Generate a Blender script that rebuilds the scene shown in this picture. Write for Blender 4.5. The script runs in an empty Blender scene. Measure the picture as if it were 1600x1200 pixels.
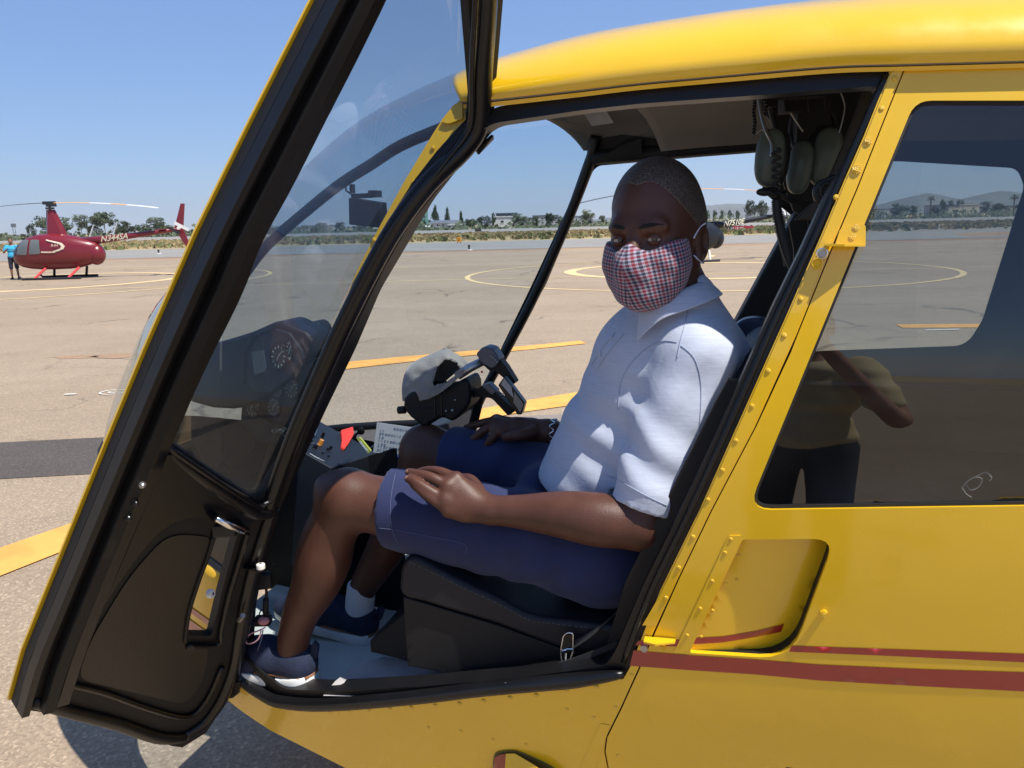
import bpy, bmesh, math, random
import numpy as np
from mathutils import Vector, Matrix
from mathutils.geometry import delaunay_2d_cdt
R = math.radians
scene = bpy.context.scene
col = scene.collection
random.seed(7)
rng = np.random.default_rng(7)

HA_ = Vector((math.cos(R(17)), -math.sin(R(17)), 0)); HL_ = Vector((math.sin(R(17)), math.cos(R(17)), 0))   # axes of the near helicopter
# ------------------------------------------------ camera, sky, sun, exposure
CAMZ, PITCH, ROLL, FOC = 1.7, math.atan(0.2), R(1.375), 1250.0
_f = Vector((0, math.cos(PITCH), -math.sin(PITCH)))
_u0 = Vector((0, math.sin(PITCH), math.cos(PITCH)))
_x = Vector((1, 0, 0))
_r = _x * math.cos(ROLL) - _u0 * math.sin(ROLL)
_u = _u0 * math.cos(ROLL) + _x * math.sin(ROLL)
CAM = Vector((0, 0, CAMZ))
cd = bpy.data.cameras.new('camera')
cam = bpy.data.objects.new('camera', cd)
col.objects.link(cam)
m = Matrix((_r, _u, -_f)).transposed().to_4x4()
m.translation = CAM
cam.matrix_world = m
cd.sensor_width = 36
cd.lens = FOC / 1600 * 36
cd.clip_start = 0.02
cd.clip_end = 30000
scene.camera = cam

SUN = HA_ * .49 + HL_ * -.165 + Vector((0, 0, .855)).normalized()
w = bpy.data.worlds.new('World')
scene.world = w
w.use_nodes = True
nt = w.node_tree
bg = nt.nodes['Background']
sky = nt.nodes.new('ShaderNodeTexSky')
sky.sky_type = 'NISHITA'
sky.sun_disc = False
sky.sun_elevation = math.asin(SUN.z)
sky.sun_rotation = math.atan2(SUN.x, SUN.y)
sky.altitude = 100
sky.air_density = 1.0
sky.dust_density = 0.0
sky.ozone_density = 3.0
tint = nt.nodes.new('ShaderNodeMix'); tint.data_type = 'RGBA'; tint.blend_type = 'MULTIPLY'; tint.inputs[0].default_value = 1
tint.inputs[7].default_value = (.92, .99, 1.12, 1)
nt.links.new(sky.outputs[0], tint.inputs[6]); flatc = nt.nodes.new('ShaderNodeMix'); flatc.data_type = 'RGBA'; flatc.inputs[0].default_value = .38; flatc.inputs[7].default_value = (2.0, 3.7, 7.8, 1)
nt.links.new(tint.outputs[2], flatc.inputs[6]); nt.links.new(flatc.outputs[2], bg.inputs[0])
bg.inputs[1].default_value = 0.085
sl = bpy.data.lights.new('sun', 'SUN')
sl.energy = 5.0
sl.angle = R(0.5)
sl.color = (1.0, 0.95, 0.87)
so = bpy.data.objects.new('sun', sl)
so.rotation_euler = SUN.to_track_quat('Z', 'Y').to_euler()
so.location = (3, -3, 8)
col.objects.link(so)
vs = scene.view_settings
vs.view_transform = 'Standard'
vs.look = 'None'
vs.gamma = 1
vs.exposure = 0.42
vs.use_curve_mapping = False
scene.cycles.max_bounces = 10
scene.cycles.transparent_max_bounces = 16
scene.cycles.use_denoising = True

# ------------------------------------------------ pixel -> ray helpers
def ray(px, py):
    return _f + _r * ((px - 800) / FOC) + _u * ((600 - py) / FOC)
def atY(px, py, Y):
    d = ray(px, py)
    return CAM + d * (Y / d.y)
def G(px, py, z=0.0):
    d = ray(px, py)
    return CAM + d * ((z - CAMZ) / d.z)
def atD(px, py, D):
    return atY(px, py, D)
def proj(p):
    d = Vector(p) - CAM
    z = d.dot(_f)
    return 800 + FOC * d.dot(_r) / z, 600 - FOC * d.dot(_u) / z
PSI = R(17)                     # heading of the yellow helicopter
HO = Vector((0.155, 2.07, 0))
HA = Vector((math.cos(PSI), -math.sin(PSI), 0))     # towards the tail
HL = Vector((math.sin(PSI), math.cos(PSI), 0))      # towards the far side
def H(s, l, z): return HO + HA * s + HL * l + Vector((0, 0, z))
def toH(p):
    q = Vector(p) - HO
    return q.dot(HA), q.dot(HL), q.z
def hw(s, z):                   # half width of the cabin
    y = 0.64
    if s < 0.1: y -= 0.13 * (0.1 - s) ** 2
    if s > 0.75: y -= 0.05 * (s - .75) ** 2
    if z > 1.25: y -= 0.10 * ((z - 1.25) / 0.7) ** 2
    elif z > 0.7: y -= 0.05 * ((1.25 - z) / 0.55) ** 2
    else: y -= 0.05 + 0.18 * (0.7 - z)
    return y
def atL(px, py, l=0.0):
    """point of the pixel ray on the lengthwise plane at lateral offset l"""
    d = ray(px, py)
    return CAM + d * (((HO + HL * l - CAM).dot(HL)) / d.dot(HL))
def _surf(px, py, off, sg):
    l = -0.6 * sg
    for _ in range(16):
        p = atL(px, py, l); s, _l, z = toH(p)
        l = -sg * (hw(s, z)) + off
    return atL(px, py, l)
def S(px, py, off=0.0):
    """point on the near fuselage side; off > 0 is inboard"""
    return _surf(px, py, off, 1)
def SF(px, py, off=0.0):
    return _surf(px, py, off, -1)
def Sin(px, py, off=0.0):       # surface point moved straight inboard
    return _surf(px, py, 0, 1) + HL * off
def mir(p):                     # mirror to the far side
    s, l, z = toH(p); return H(s, -l, z)

# ------------------------------------------------ materials
MATS = {}
def mat(name, color, rough=0.5, metal=0.0, bump=0.0, bscale=200, var=0.0, vscale=8, coat=0.0, spec=0.5, sheen=0.0, detail=4, stretch=None):
    if name in MATS: return MATS[name]
    m = bpy.data.materials.new(name)
    m.use_nodes = True
    n = m.node_tree; b = n.nodes['Principled BSDF']
    c = (*color, 1) if len(color) == 3 else color
    b.inputs['Base Color'].default_value = c
    b.inputs['Roughness'].default_value = rough
    b.inputs['Metallic'].default_value = metal
    b.inputs['Coat Weight'].default_value = coat
    b.inputs['Coat Roughness'].default_value = 0.03
    b.inputs['Specular IOR Level'].default_value = spec
    b.inputs['Sheen Weight'].default_value = sheen
    tc = n.nodes.new('ShaderNodeTexCoord')
    src = tc.outputs['Object']
    if stretch:
        mp = n.nodes.new('ShaderNodeMapping'); mp.inputs['Scale'].default_value = stretch
        n.links.new(src, mp.inputs[0]); src = mp.outputs[0]
    if var > 0:
        t = n.nodes.new('ShaderNodeTexNoise'); t.inputs['Scale'].default_value = vscale; t.inputs['Detail'].default_value = 6
        n.links.new(src, t.inputs['Vector'])
        r = n.nodes.new('ShaderNodeMapRange'); r.inputs[1].default_value = 0.3; r.inputs[2].default_value = 0.7
        r.inputs[3].default_value = 1 - var; r.inputs[4].default_value = 1 + var
        n.links.new(t.outputs['Fac'], r.inputs[0])
        mx = n.nodes.new('ShaderNodeVectorMath'); mx.operation = 'SCALE'
        mx.inputs[0].default_value = c[:3]
        n.links.new(r.outputs[0], mx.inputs['Scale'])
        n.links.new(mx.outputs[0], b.inputs['Base Color'])
    if bump > 0:
        t = n.nodes.new('ShaderNodeTexNoise'); t.inputs['Scale'].default_value = bscale; t.inputs['Detail'].default_value = detail
        n.links.new(src, t.inputs['Vector'])
        bp = n.nodes.new('ShaderNodeBump'); bp.inputs['Strength'].default_value = bump; bp.inputs['Distance'].default_value = 0.002
        n.links.new(t.outputs['Fac'], bp.inputs['Height'])
        n.links.new(bp.outputs[0], b.inputs['Normal'])
    MATS[name] = m
    return m

# ------------------------------------------------ object helpers
def tag(o, label=None, cat=None, group=None, kind=None):
    if label: o['label'] = label
    if cat: o['category'] = cat
    if group: o['group'] = group
    if kind: o['kind'] = kind
    return o
def empty(name, loc, label=None, cat=None, group=None):
    o = bpy.data.objects.new(name, None)
    o.location = loc
    o.empty_display_size = 0.1
    col.objects.link(o)
    bpy.context.view_layer.update()
    return tag(o, label, cat, group)
LOC = {}
def link(name, me, m, parent=None):
    o = bpy.data.objects.new(name, me)
    if m is not None:
        for mm in (m if isinstance(m, (list, tuple)) else [m]): me.materials.append(mm)
    col.objects.link(o)
    if parent:
        o.parent = parent
        # meshes are written in world coordinates: cancel the parents' offsets
        off = Vector((0, 0, 0)); q = parent
        while q: off += q.location; q = q.parent
        o.location = -off
    return o
def mesh(verts, faces, smooth=False):
    me = bpy.data.meshes.new('m')
    me.from_pydata([tuple(v) for v in verts], [], faces)
    me.validate()
    if smooth:
        me.polygons.foreach_set('use_smooth', [True] * len(me.polygons))
    me.update()
    return me
class MB:
    """collects shapes into one mesh"""
    def __init__(s): s.v = []; s.f = []; s.mi = []
    def add(s, v, f, k=0):
        b = len(s.v); s.v += [Vector(x) for x in v]; s.f += [tuple(i + b for i in q) for q in f]; s.mi += [k] * len(f); return s
    def box(s, c, sz, rot=None, k=0):
        c = Vector(c); vs_ = []
        for x in (-.5, .5):
            for y in (-.5, .5):
                for z in (-.5, .5):
                    p = Vector((x * sz[0], y * sz[1], z * sz[2]))
                    if rot is not None: p = rot @ p
                    vs_.append(c + p)
        return s.add(vs_, [(0,1,3,2),(4,6,7,5),(0,4,5,1),(2,3,7,6),(0,2,6,4),(1,5,7,3)], k)
    def tube(s, pts, rad, n=8, k=0, cap=True):
        pts = [Vector(p) for p in pts]
        rs = rad if isinstance(rad, (list, tuple)) else [rad] * len(pts)
        vs_ = []; fs = []
        prev = None
        for i, p in enumerate(pts):
            t = (pts[min(i + 1, len(pts) - 1)] - pts[max(i - 1, 0)])
            if t.length < 1e-9: t = Vector((0, 0, 1))
            t.normalize()
            if prev is None:
                a = Vector((0, 0, 1)) if abs(t.z) < .9 else Vector((1, 0, 0))
                nx = t.cross(a).normalized()
            else:
                nx = (prev - t * prev.dot(t)).normalized()
            prev = nx; ny = t.cross(nx)
            for j in range(n):
                a = 2 * math.pi * j / n
                vs_.append(p + (nx * math.cos(a) + ny * math.sin(a)) * rs[i])
        for i in range(len(pts) - 1):
            for j in range(n):
                a = i * n + j; b = i * n + (j + 1) % n
                fs.append((a, b, b + n, a + n))
        if cap:
            fs.append(tuple(range(n))[::-1]); fs.append(tuple((len(pts) - 1) * n + j for j in range(n)))
        return s.add(vs_, fs, k)
    def strip(s, A, B, k=0):
        n = len(A)
        return s.add(list(A) + list(B), [(i, i + 1, n + i + 1, n + i) for i in range(n - 1)], k)
    def grid(s, rows, k=0, closed=False):
        nr, nc = len(rows), len(rows[0]); v = [p for r_ in rows for p in r_]; f = []
        for i in range(nr - 1):
            for j in range(nc if closed else nc - 1):
                a = i * nc + j; b = i * nc + (j + 1) % nc
                f.append((a, b, b + nc, a + nc))
        return s.add(v, f, k)
    def ell(s, c, r, rot=None, nu=16, nv=10, k=0):
        c = Vector(c); rows = []
        for i in range(nv + 1):
            th = math.pi * i / nv; row = []
            for j in range(nu):
                ph = 2 * math.pi * j / nu
                p = Vector((r[0] * math.sin(th) * math.cos(ph), r[1] * math.sin(th) * math.sin(ph), r[2] * math.cos(th)))
                if rot is not None: p = rot @ p
                row.append(c + p)
            rows.append(row)
        return s.grid(rows, k, True)
    def prism(s, poly, d, k=0):
        """poly: list of 3d points (planar), d: extrusion vector"""
        n = len(poly); d = Vector(d); a = [Vector(p) for p in poly]; b = [p + d for p in a]
        fs = [tuple(range(n))[::-1], tuple(range(n, 2 * n))] + [(i, (i + 1) % n, n + (i + 1) % n, n + i) for i in range(n)]
        return s.add(a + b, fs, k)
    def build(s, name, m, parent=None, smooth=False, bevel=0, seg=2, **kw):
        me = mesh(s.v, s.f, smooth)
        o = link(name, me, m, parent)
        if any(s.mi) and len(me.polygons) == len(s.mi): me.polygons.foreach_set('material_index', s.mi)
        if bevel:
            b = o.modifiers.new('b', 'BEVEL'); b.width = bevel; b.segments = seg; b.limit_method = 'ANGLE'; b.angle_limit = R(35)
            me.polygons.foreach_set('use_smooth', [True] * len(me.polygons))
            o.modifiers.new('w', 'WEIGHTED_NORMAL')
        if kw: tag(o, **kw)
        return o
def dens(poly, step, closed=True):
    out = []; n = len(poly)
    for i in range(n if closed else n - 1):
        a = poly[i]; b = poly[(i + 1) % n]
        L = math.hypot(b[0] - a[0], b[1] - a[1]); k = max(1, int(L / step))
        for j in range(k): out.append((a[0] + (b[0] - a[0]) * j / k, a[1] + (b[1] - a[1]) * j / k))
    if not closed: out.append(tuple(poly[-1]))
    return out
def smoothp(pts, closed=False, sub=5):
    """Catmull-Rom through points of any dimension"""
    P = [np.array(p, float) for p in pts]; n = len(P); out = []
    rngi = range(n) if closed else range(n - 1)
    for i in rngi:
        if closed: a, b, c, d = P[i - 1], P[i], P[(i + 1) % n], P[(i + 2) % n]
        else: a, b, c, d = P[max(i - 1, 0)], P[i], P[i + 1], P[min(i + 2, n - 1)]
        for j in range(sub):
            t = j / sub
            out.append(tuple(0.5 * ((2 * b) + (-a + c) * t + (2 * a - 5 * b + 4 * c - d) * t * t + (-a + 3 * b - 3 * c + d) * t ** 3)))
    if not closed: out.append(tuple(P[-1]))
    return out
def roundc(poly, r, seg=5):
    """round the corners of a 2d polygon"""
    out = []; n = len(poly)
    for i in range(n):
        p = Vector(poly[i][:2]); a = Vector(poly[i - 1][:2]); b = Vector(poly[(i + 1) % n][:2])
        rr = poly[i][2] if len(poly[i]) > 2 else r
        da = a - p; db = b - p
        k = min(rr, da.length * .45, db.length * .45)
        if k < 0.01: out.append(tuple(p)); continue
        s_, e_ = p + da.normalized() * k, p + db.normalized() * k
        for j in range(seg + 1):
            t = j / seg
            out.append(tuple(s_ * (1 - t) ** 2 + p * 2 * t * (1 - t) + e_ * t * t))
    return out
def inside(x, y, poly):
    c = False; n = len(poly); j = n - 1
    for i in range(n):
        xi, yi = poly[i]; xj, yj = poly[j]
        if (yi > y) != (yj > y) and x < (xj - xi) * (y - yi) / (yj - yi) + xi: c = not c
        j = i
    return c
def sheet2d(outline, holes=(), step=20):
    loops = [dens([q[:2] for q in outline], step)] + [dens([q[:2] for q in h], step) for h in holes]
    V = []; E = []
    for L in loops:
        b = len(V); V += L; E += [(b + i, b + (i + 1) % len(L)) for i in range(len(L))]
    x0 = min(v[0] for v in loops[0]); x1 = max(v[0] for v in loops[0]); y0 = min(v[1] for v in loops[0]); y1 = max(v[1] for v in loops[0])
    y = y0 + step * .5; k = 0
    while y < y1:
        x = x0 + step * (.5 if k % 2 else 1)
        while x < x1:
            if inside(x, y, loops[0]) and not any(inside(x, y, h) for h in loops[1:]):
                V.append((x, y))
            x += step
        y += step; k += 1
    r = delaunay_2d_cdt([Vector(v) for v in V], E, [], 0, 1e-6)
    ov, of = [tuple(v) for v in r[0]], []
    for f in r[2]:
        cx = sum(ov[i][0] for i in f) / len(f); cy = sum(ov[i][1] for i in f) / len(f)
        if inside(cx, cy, loops[0]) and not any(inside(cx, cy, h) for h in loops[1:]): of.append(tuple(f))
    return ov, of
def sheet(name, outline, mapf, m, parent=None, holes=(), t=0.0, step=20, smooth=True, **kw):
    """surface patch given by a 2d outline mapped to 3d; t = thickness (mapf(x,y,off))"""
    ov, of = sheet2d(outline, holes, step)
    A = [mapf(x, y, 0.0) for x, y in ov]
    vs_ = list(A); fs = list(of)
    if t:
        n = len(ov); vs_ += [mapf(x, y, t) for x, y in ov]
        fs += [tuple(i + n for i in f)[::-1] for f in of]
        cnt = {}
        for f in of:
            for i in range(len(f)):
                a, b = f[i], f[(i + 1) % len(f)]
                cnt[(a, b)] = 1
        for (a, b) in cnt:
            if (b, a) not in cnt: fs.append((b, a, a + n, b + n))
    me = mesh(vs_, fs, False)
    if smooth:
        me.polygons.foreach_set('use_smooth', [True] * len(me.polygons))
        if t:
            try: me.set_sharp_from_angle(angle=R(40))
            except Exception: pass
    o = link(name, me, m, parent)
    bm = bmesh.new(); bm.from_mesh(me); bmesh.ops.recalc_face_normals(bm, faces=bm.faces); bm.to_mesh(me); bm.free()
    if kw: tag(o, **kw)
    return o
def copyo(o, parent=None):
    c = o.copy(); col.objects.link(c)
    if parent: c.parent = parent
    for ch in [q for q in bpy.data.objects if q.parent == o]: copyo(ch, c)
    return c
def text_mesh(txt, p0, ex, ey, h, name, m, parent, shear=0.0, depth=0.002, bold=0.0, cond=1.0):
    """flat lettering: p0 lower-left, ex, ey unit axes, h letter height"""
    c = bpy.data.curves.new('t', 'FONT'); c.body = txt; c.size = 1.0; c.shear = shear; c.offset = bold; c.resolution_u = 3
    o = bpy.data.objects.new('t', c); col.objects.link(o)
    dg = bpy.context.evaluated_depsgraph_get()
    me0 = bpy.data.meshes.new_from_object(o.evaluated_get(dg))
    bpy.data.objects.remove(o)
    ex = Vector(ex).normalized(); ey = Vector(ey).normalized(); n = ex.cross(ey)
    vs_ = [Vector(p0) + ex * v.co.x * h * 1.4 * cond + ey * v.co.y * h * 1.4 + n * depth for v in me0.vertices]
    fs = [tuple(p.vertices) for p in me0.polygons]
    return link(name, mesh(vs_, fs), m, parent)
# ================================================================ ground
def ground_mat(name, c1, c2, speck=0.5, crack=True, sc=1.0):
    m = bpy.data.materials.new(name); m.use_nodes = True
    n = m.node_tree; b = n.nodes['Principled BSDF']; L = n.links.new
    b.inputs['Roughness'].default_value = 0.9
    b.inputs['Specular IOR Level'].default_value = 0.25
    tc = n.nodes.new('ShaderNodeTexCoord').outputs['Object']
    def noise(s_, d=5, st=None):
        t = n.nodes.new('ShaderNodeTexNoise'); t.inputs['Scale'].default_value = s_; t.inputs['Detail'].default_value = d
        if st:
            mp = n.nodes.new('ShaderNodeMapping'); mp.inputs['Scale'].default_value = st; L(tc, mp.inputs[0]); L(mp.outputs[0], t.inputs['Vector'])
        else: L(tc, t.inputs['Vector'])
        return t.outputs['Fac']
    def ramp(src, a, b_, c, d):
        r = n.nodes.new('ShaderNodeMapRange'); L(src, r.inputs[0])
        for i, v in enumerate((a, b_, c, d)): r.inputs[i + 1].default_value = v
        return r.outputs[0]
    def mix(f, a, b_):
        x = n.nodes.new('ShaderNodeMix'); x.data_type = 'RGBA'
        if isinstance(f, float): x.inputs[0].default_value = f
        else: L(f, x.inputs[0])
        for i, v in ((6, a), (7, b_)):
            if isinstance(v, tuple): x.inputs[i].default_value = (*v, 1)
            else: L(v, x.inputs[i])
        return x.outputs[2]
    big = ramp(noise(0.12 * sc, 5, (1, 2.2, 1)), .35, .65, 0, 1)
    c = mix(big, c1, c2)
    mid = ramp(noise(1.7 * sc, 6), .4, .75, 0, .35)
    c = mix(mid, c, tuple(x * .72 for x in c1))
    # aggregate
    v = n.nodes.new('ShaderNodeTexVoronoi'); v.inputs['Scale'].default_value = 95; L(tc, v.inputs['Vector'])
    sp = n.nodes.new('ShaderNodeSeparateColor'); L(v.outputs['Color'], sp.inputs[0])
    c = mix(ramp(sp.outputs[0], 0, 1, 0, speck), c, tuple(x * .45 for x in c1))
    c = mix(ramp(sp.outputs[1], .8, 1, 0, speck * 1.2), c, tuple(min(.7, x * 1.7) for x in c1))
    if crack:
        for s_, wdt, am in ((0.22, .012, .65), (0.55, .008, .45)):
            vn = n.nodes.new('ShaderNodeTexVoronoi'); vn.feature = 'DISTANCE_TO_EDGE'; vn.inputs['Scale'].default_value = s_
            dn = n.nodes.new('ShaderNodeTexNoise'); dn.inputs['Scale'].default_value = 1.3; dn.inputs['Detail'].default_value = 8; L(tc, dn.inputs['Vector'])
            ad = n.nodes.new('ShaderNodeVectorMath'); ad.operation = 'MULTIPLY_ADD'; L(dn.outputs['Color'], ad.inputs[0]); ad.inputs[1].default_value = (1.2, 1.2, 0); L(tc, ad.inputs[2])
            L(ad.outputs[0], vn.inputs['Vector'])
            k = ramp(vn.outputs['Distance'], 0, wdt, am, 0)
            msk = ramp(noise(.33, 2), .5, .6, 0, 1)
            mm = n.nodes.new('ShaderNodeMath'); mm.operation = 'MULTIPLY'; L(k, mm.inputs[0]); L(msk, mm.inputs[1])
            c = mix(mm.outputs[0], c, (.05, .045, .04))
    L(c, b.inputs['Base Color'])
    bp = n.nodes.new('ShaderNodeBump'); bp.inputs['Strength'].default_value = .6; bp.inputs['Distance'].default_value = .004
    L(v.outputs['Distance'], bp.inputs['Height']); L(bp.outputs[0], b.inputs['Normal'])
    return m
M_apron = ground_mat('apron_asphalt', (.335, .255, .175), (.40, .31, .22))
M_tar = ground_mat('dark_asphalt', (.095, .078, .068), (.13, .11, .095), speck=.5, crack=False)
M_worn = ground_mat('worn_asphalt', (.24, .205, .175), (.28, .24, .205), speck=.3, crack=False)
M_taxi = ground_mat('grey_asphalt', (.27, .255, .23), (.33, .31, .28), crack=False)
M_dirt = ground_mat('red_dirt', (.33, .20, .12), (.42, .30, .19), crack=False)
M_dry = ground_mat('dry_grass_soil', (.36, .27, .14), (.46, .37, .20), crack=False, sc=.6)
M_paint = mat('yellow_line_paint', (.74, .355, .075), .75, var=.18, vscale=3, bump=.4, bscale=120)
M_paint_far = mat('faded_line_paint', (.68, .50, .24), .8, var=.1, vscale=2)
M_white_paint = mat('white_line_paint', (.68, .64, .56), .8, var=.2, vscale=6)

def flat(name, pts, z, m, kind='structure', **kw):
    n = len(pts)
    o = link(name, mesh([(p[0], p[1], z) for p in pts], [tuple(range(n))]), m)
    return tag(o, kind=kind, **kw)
flat('ground', [(-9000, -60), (9000, -60), (9000, 11500), (-9000, 11500)], -0.01, M_dry)
def gp(*L): return [G(x, y) for x, y in L]
def lineY(pxa, ya, pxb, yb, X):     # Y of the ground line through two pixels at a given X
    a, b = G(pxa, ya), G(pxb, yb); t = (X - a.x) / (b.x - a.x); return a.y + (b.y - a.y) * t
def band(name, lo, hi, z, m, x0=-400, x1=400):
    def Y(q, X): return lineY(*q, X)
    return flat(name, [(x0, Y(lo, x0)), (x1, Y(lo, x1)), (x1, Y(hi, x1)), (x0, Y(hi, x0))], z, m)
apron_far = 52.5
flat('apron', [(-120, -40), (120, -40), (120, 53.5), (-120, 51)], 0, M_apron)
flat('dirt_verge', [(-400, 50), (400, 52), (400, 57.5), (-400, 53.8)], -0.005, M_dirt)
flat('taxiway', [(-400, 54), (400, 57.5), (400, 88), (-400, 80)], 0.004, M_taxi)
flat('runway', [(-700, 175), (700, 190), (700, 330), (-700, 300)], 0.004, M_taxi)
flat('dirt_island', [(34, 60), (90, 62), (90, 79), (60, 77), (38, 70)], 0.008, M_dirt)
flat('taxi_link_road', [(30, 86), (110, 90), (110, 186), (24, 180)], 0.008, M_taxi)
# dark repaired strip
a, b = G(0, 692), G(178, 683)
c_, d_ = G(178, 741), G(0, 749)
sl_ = (b.y - a.y) / (b.x - a.x)
flat('tar_strip', [(-60, a.y + sl_ * (-60 - a.x)), (-.9, a.y + sl_ * (-.9 - a.x)), (-1.0, d_.y + sl_ * (-1 - d_.x)), (-60, d_.y + sl_ * (-60 - d_.x))], 0.004, M_tar)
flat('worn_strip', [(-.9, a.y + sl_ * (-.9 - a.x)), (60, a.y + sl_ * (60 - a.x)), (60, d_.y + sl_ * (60 - d_.x)), (-1., d_.y + sl_ * (-1 - d_.x))], 0.004, M_worn)
# painted lines
def paint(name, px, m=M_paint, z=0.008, kw=None):
    o = flat(name, gp(*px), z, m); return o
paint('painted_line', [(528, 567.5), (640, 557), (780, 545), (907, 533), (916, 537.5), (780, 551.5), (640, 566), (528, 579)])
paint('painted_line', [(-60, 879), (0, 858), (126, 814), (260, 766), (246, 798), (118, 855), (0, 902), (-60, 929)])
paint('painted_line', [(640, 663), (690, 652), (745, 641), (820, 627), (887, 616), (1010, 596), (1150, 574), (1150, 592), (1010, 614), (887, 635), (815, 645), (740, 659), (690, 669), (640, 682)])
paint('painted_line', [(1400, 507.5), (1640, 506), (1640, 512), (1410, 513)])
def ring(name, cx, cy, r, w_, m, z=0.008):
    n = 96; A = []; B = []
    for i in range(n + 1):
        a = 2 * math.pi * i / n
        A.append(Vector((cx + (r + w_ / 2) * math.cos(a), cy + (r + w_ / 2) * math.sin(a), z)))
        B.append(Vector((cx + (r - w_ / 2) * math.cos(a), cy + (r - w_ / 2) * math.sin(a), z)))
    return MB().strip(A, B).build(name, m, kind='structure')
ring('painted_circle', 6.3, 26.8, 7.7, .17, M_paint_far)
ring('painted_circle', 6.6, 27.8, 4.5, .42, M_paint_far)
ring('painted_circle', -17.8, 30.0, 5.3, .42, M_paint_far)
ring('painted_circle', -18.2, 29.8, 9.0, .17, M_paint_far)
ring('painted_circle', 7.2, 38.5, 2.4, .3, M_paint_far)
for y0 in (40.5, 33.4, 24.9):
    flat('painted_line', [(-60, y0), (60, y0 + 1.2), (60, y0 + 1.32), (-60, y0 + .12)], .006, M_paint_far)
q = G(110, 617); flat('painted_mark', [(q.x - .06, q.y - .03), (q.x + .06, q.y - .03), (q.x + .06, q.y + .03), (q.x - .06, q.y + .03)], .01, M_white_paint)
q = G(177, 613.5)
o = ring('painted_mark', 0, 0, .13, .022, M_white_paint, 0.01); o.location = (q.x, q.y, 0)
o = ring('painted_mark', 0, 0, .045, .02, M_white_paint, 0.01); o.location = (q.x, q.y, 0)
q = G(1470, 516); flat('painted_mark', [(q.x - .25, q.y - .05), (q.x + .25, q.y - .05), (q.x + .3, q.y + .05), (q.x - .2, q.y + .05)], .01, M_white_paint)
# dirt patches on the apron
q = G(190, 562); 
mb = MB(); 
for k, (px, py, rx, ry) in enumerate([(120, 558, .35, .10), (195, 556, .5, .12), (640, 1000, .2, .1)]):
    q = G(px, py); n = 22
    pts = [q + Vector((rx * math.cos(2*math.pi*i/n) * random.uniform(.6, 1.1), ry * 2.2 * math.sin(2*math.pi*i/n) * random.uniform(.5, 1.1), .0035)) for i in range(n)]
    mb.add(pts, [tuple(range(n))])
mb.build('dirt_stain', M_dirt, kind='structure')

# grass tufts along the verges
def tufts(name, x0, x1, y0, y1, n, m, h=.28):
    mb = MB()
    for _ in range(n):
        x = random.uniform(x0, x1); y = random.uniform(y0, y1); hh = h * random.uniform(.3, 1.4)
        for k in range(3):
            a = random.uniform(0, 3.14); wd = hh * random.uniform(.5, 1.4); dx, dy = math.cos(a) * wd, math.sin(a) * wd
            mb.add([(x - dx, y - dy, 0), (x + dx, y + dy, 0), (x + dx * .7 + random.uniform(-.1, .1), y + dy, hh), (x - dx * .6, y - dy, hh * random.uniform(.6, 1))], [(0, 1, 2, 3)])
    return mb.build(name, m, kind='stuff')
M_tuft = mat('dry_grass', (.36, .29, .15), .9, var=.35, vscale=.8)
M_tuftg = mat('green_grass', (.20, .22, .09), .9, var=.3, vscale=.8)
tag(tufts('dry_grass', -100, 110, 88, 170, 9000, M_tuft), label='dry straw coloured grass between taxiway and runway', cat='grass')
tag(tufts('green_weeds', -100, 110, 84, 120, 700, M_tuftg, .4), label='green weeds scattered in the dry grass strip', cat='weeds')

# hills
def hills(name, pts, D, m, base=-5):
    n = len(pts); rows = [[], [], []]
    for (px, py) in pts:
        p = atY(px, py, D); rows[1].append(Vector((p.x, p.y, p.z)))
        rows[0].append(Vector((p.x, p.y - 900, base))); rows[2].append(Vector((p.x, p.y + 1500, base)))
    return MB().grid(rows).build(name, m, smooth=False, kind='structure')
M_hill = mat('hill_scrub', (.10, .10, .075), .95, var=.25, vscale=.004)
def jag(pts, amp, sub=7):
    o = smoothp(pts, sub=sub); return [(x, y + random.uniform(-amp, amp)) for x, y in o]
hills('hills', jag([(1250, 334), (1330, 326), (1385, 318), (1415, 309), (1440, 304), (1452, 302), (1475, 306), (1500, 311), (1525, 306), (1560, 299), (1585, 300), (1640, 308), (1720, 318)], .5), 7000, M_hill)
hills('hills', jag([(880, 348), (1000, 335), (1060, 330), (1100, 322), (1150, 318), (1210, 324), (1290, 334)], .5), 9000, M_hill)
hills('hills', jag([(-300, 374), (-100, 368), (100, 366), (300, 362), (600, 354), (900, 348)], .5), 9500, M_hill)

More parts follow.
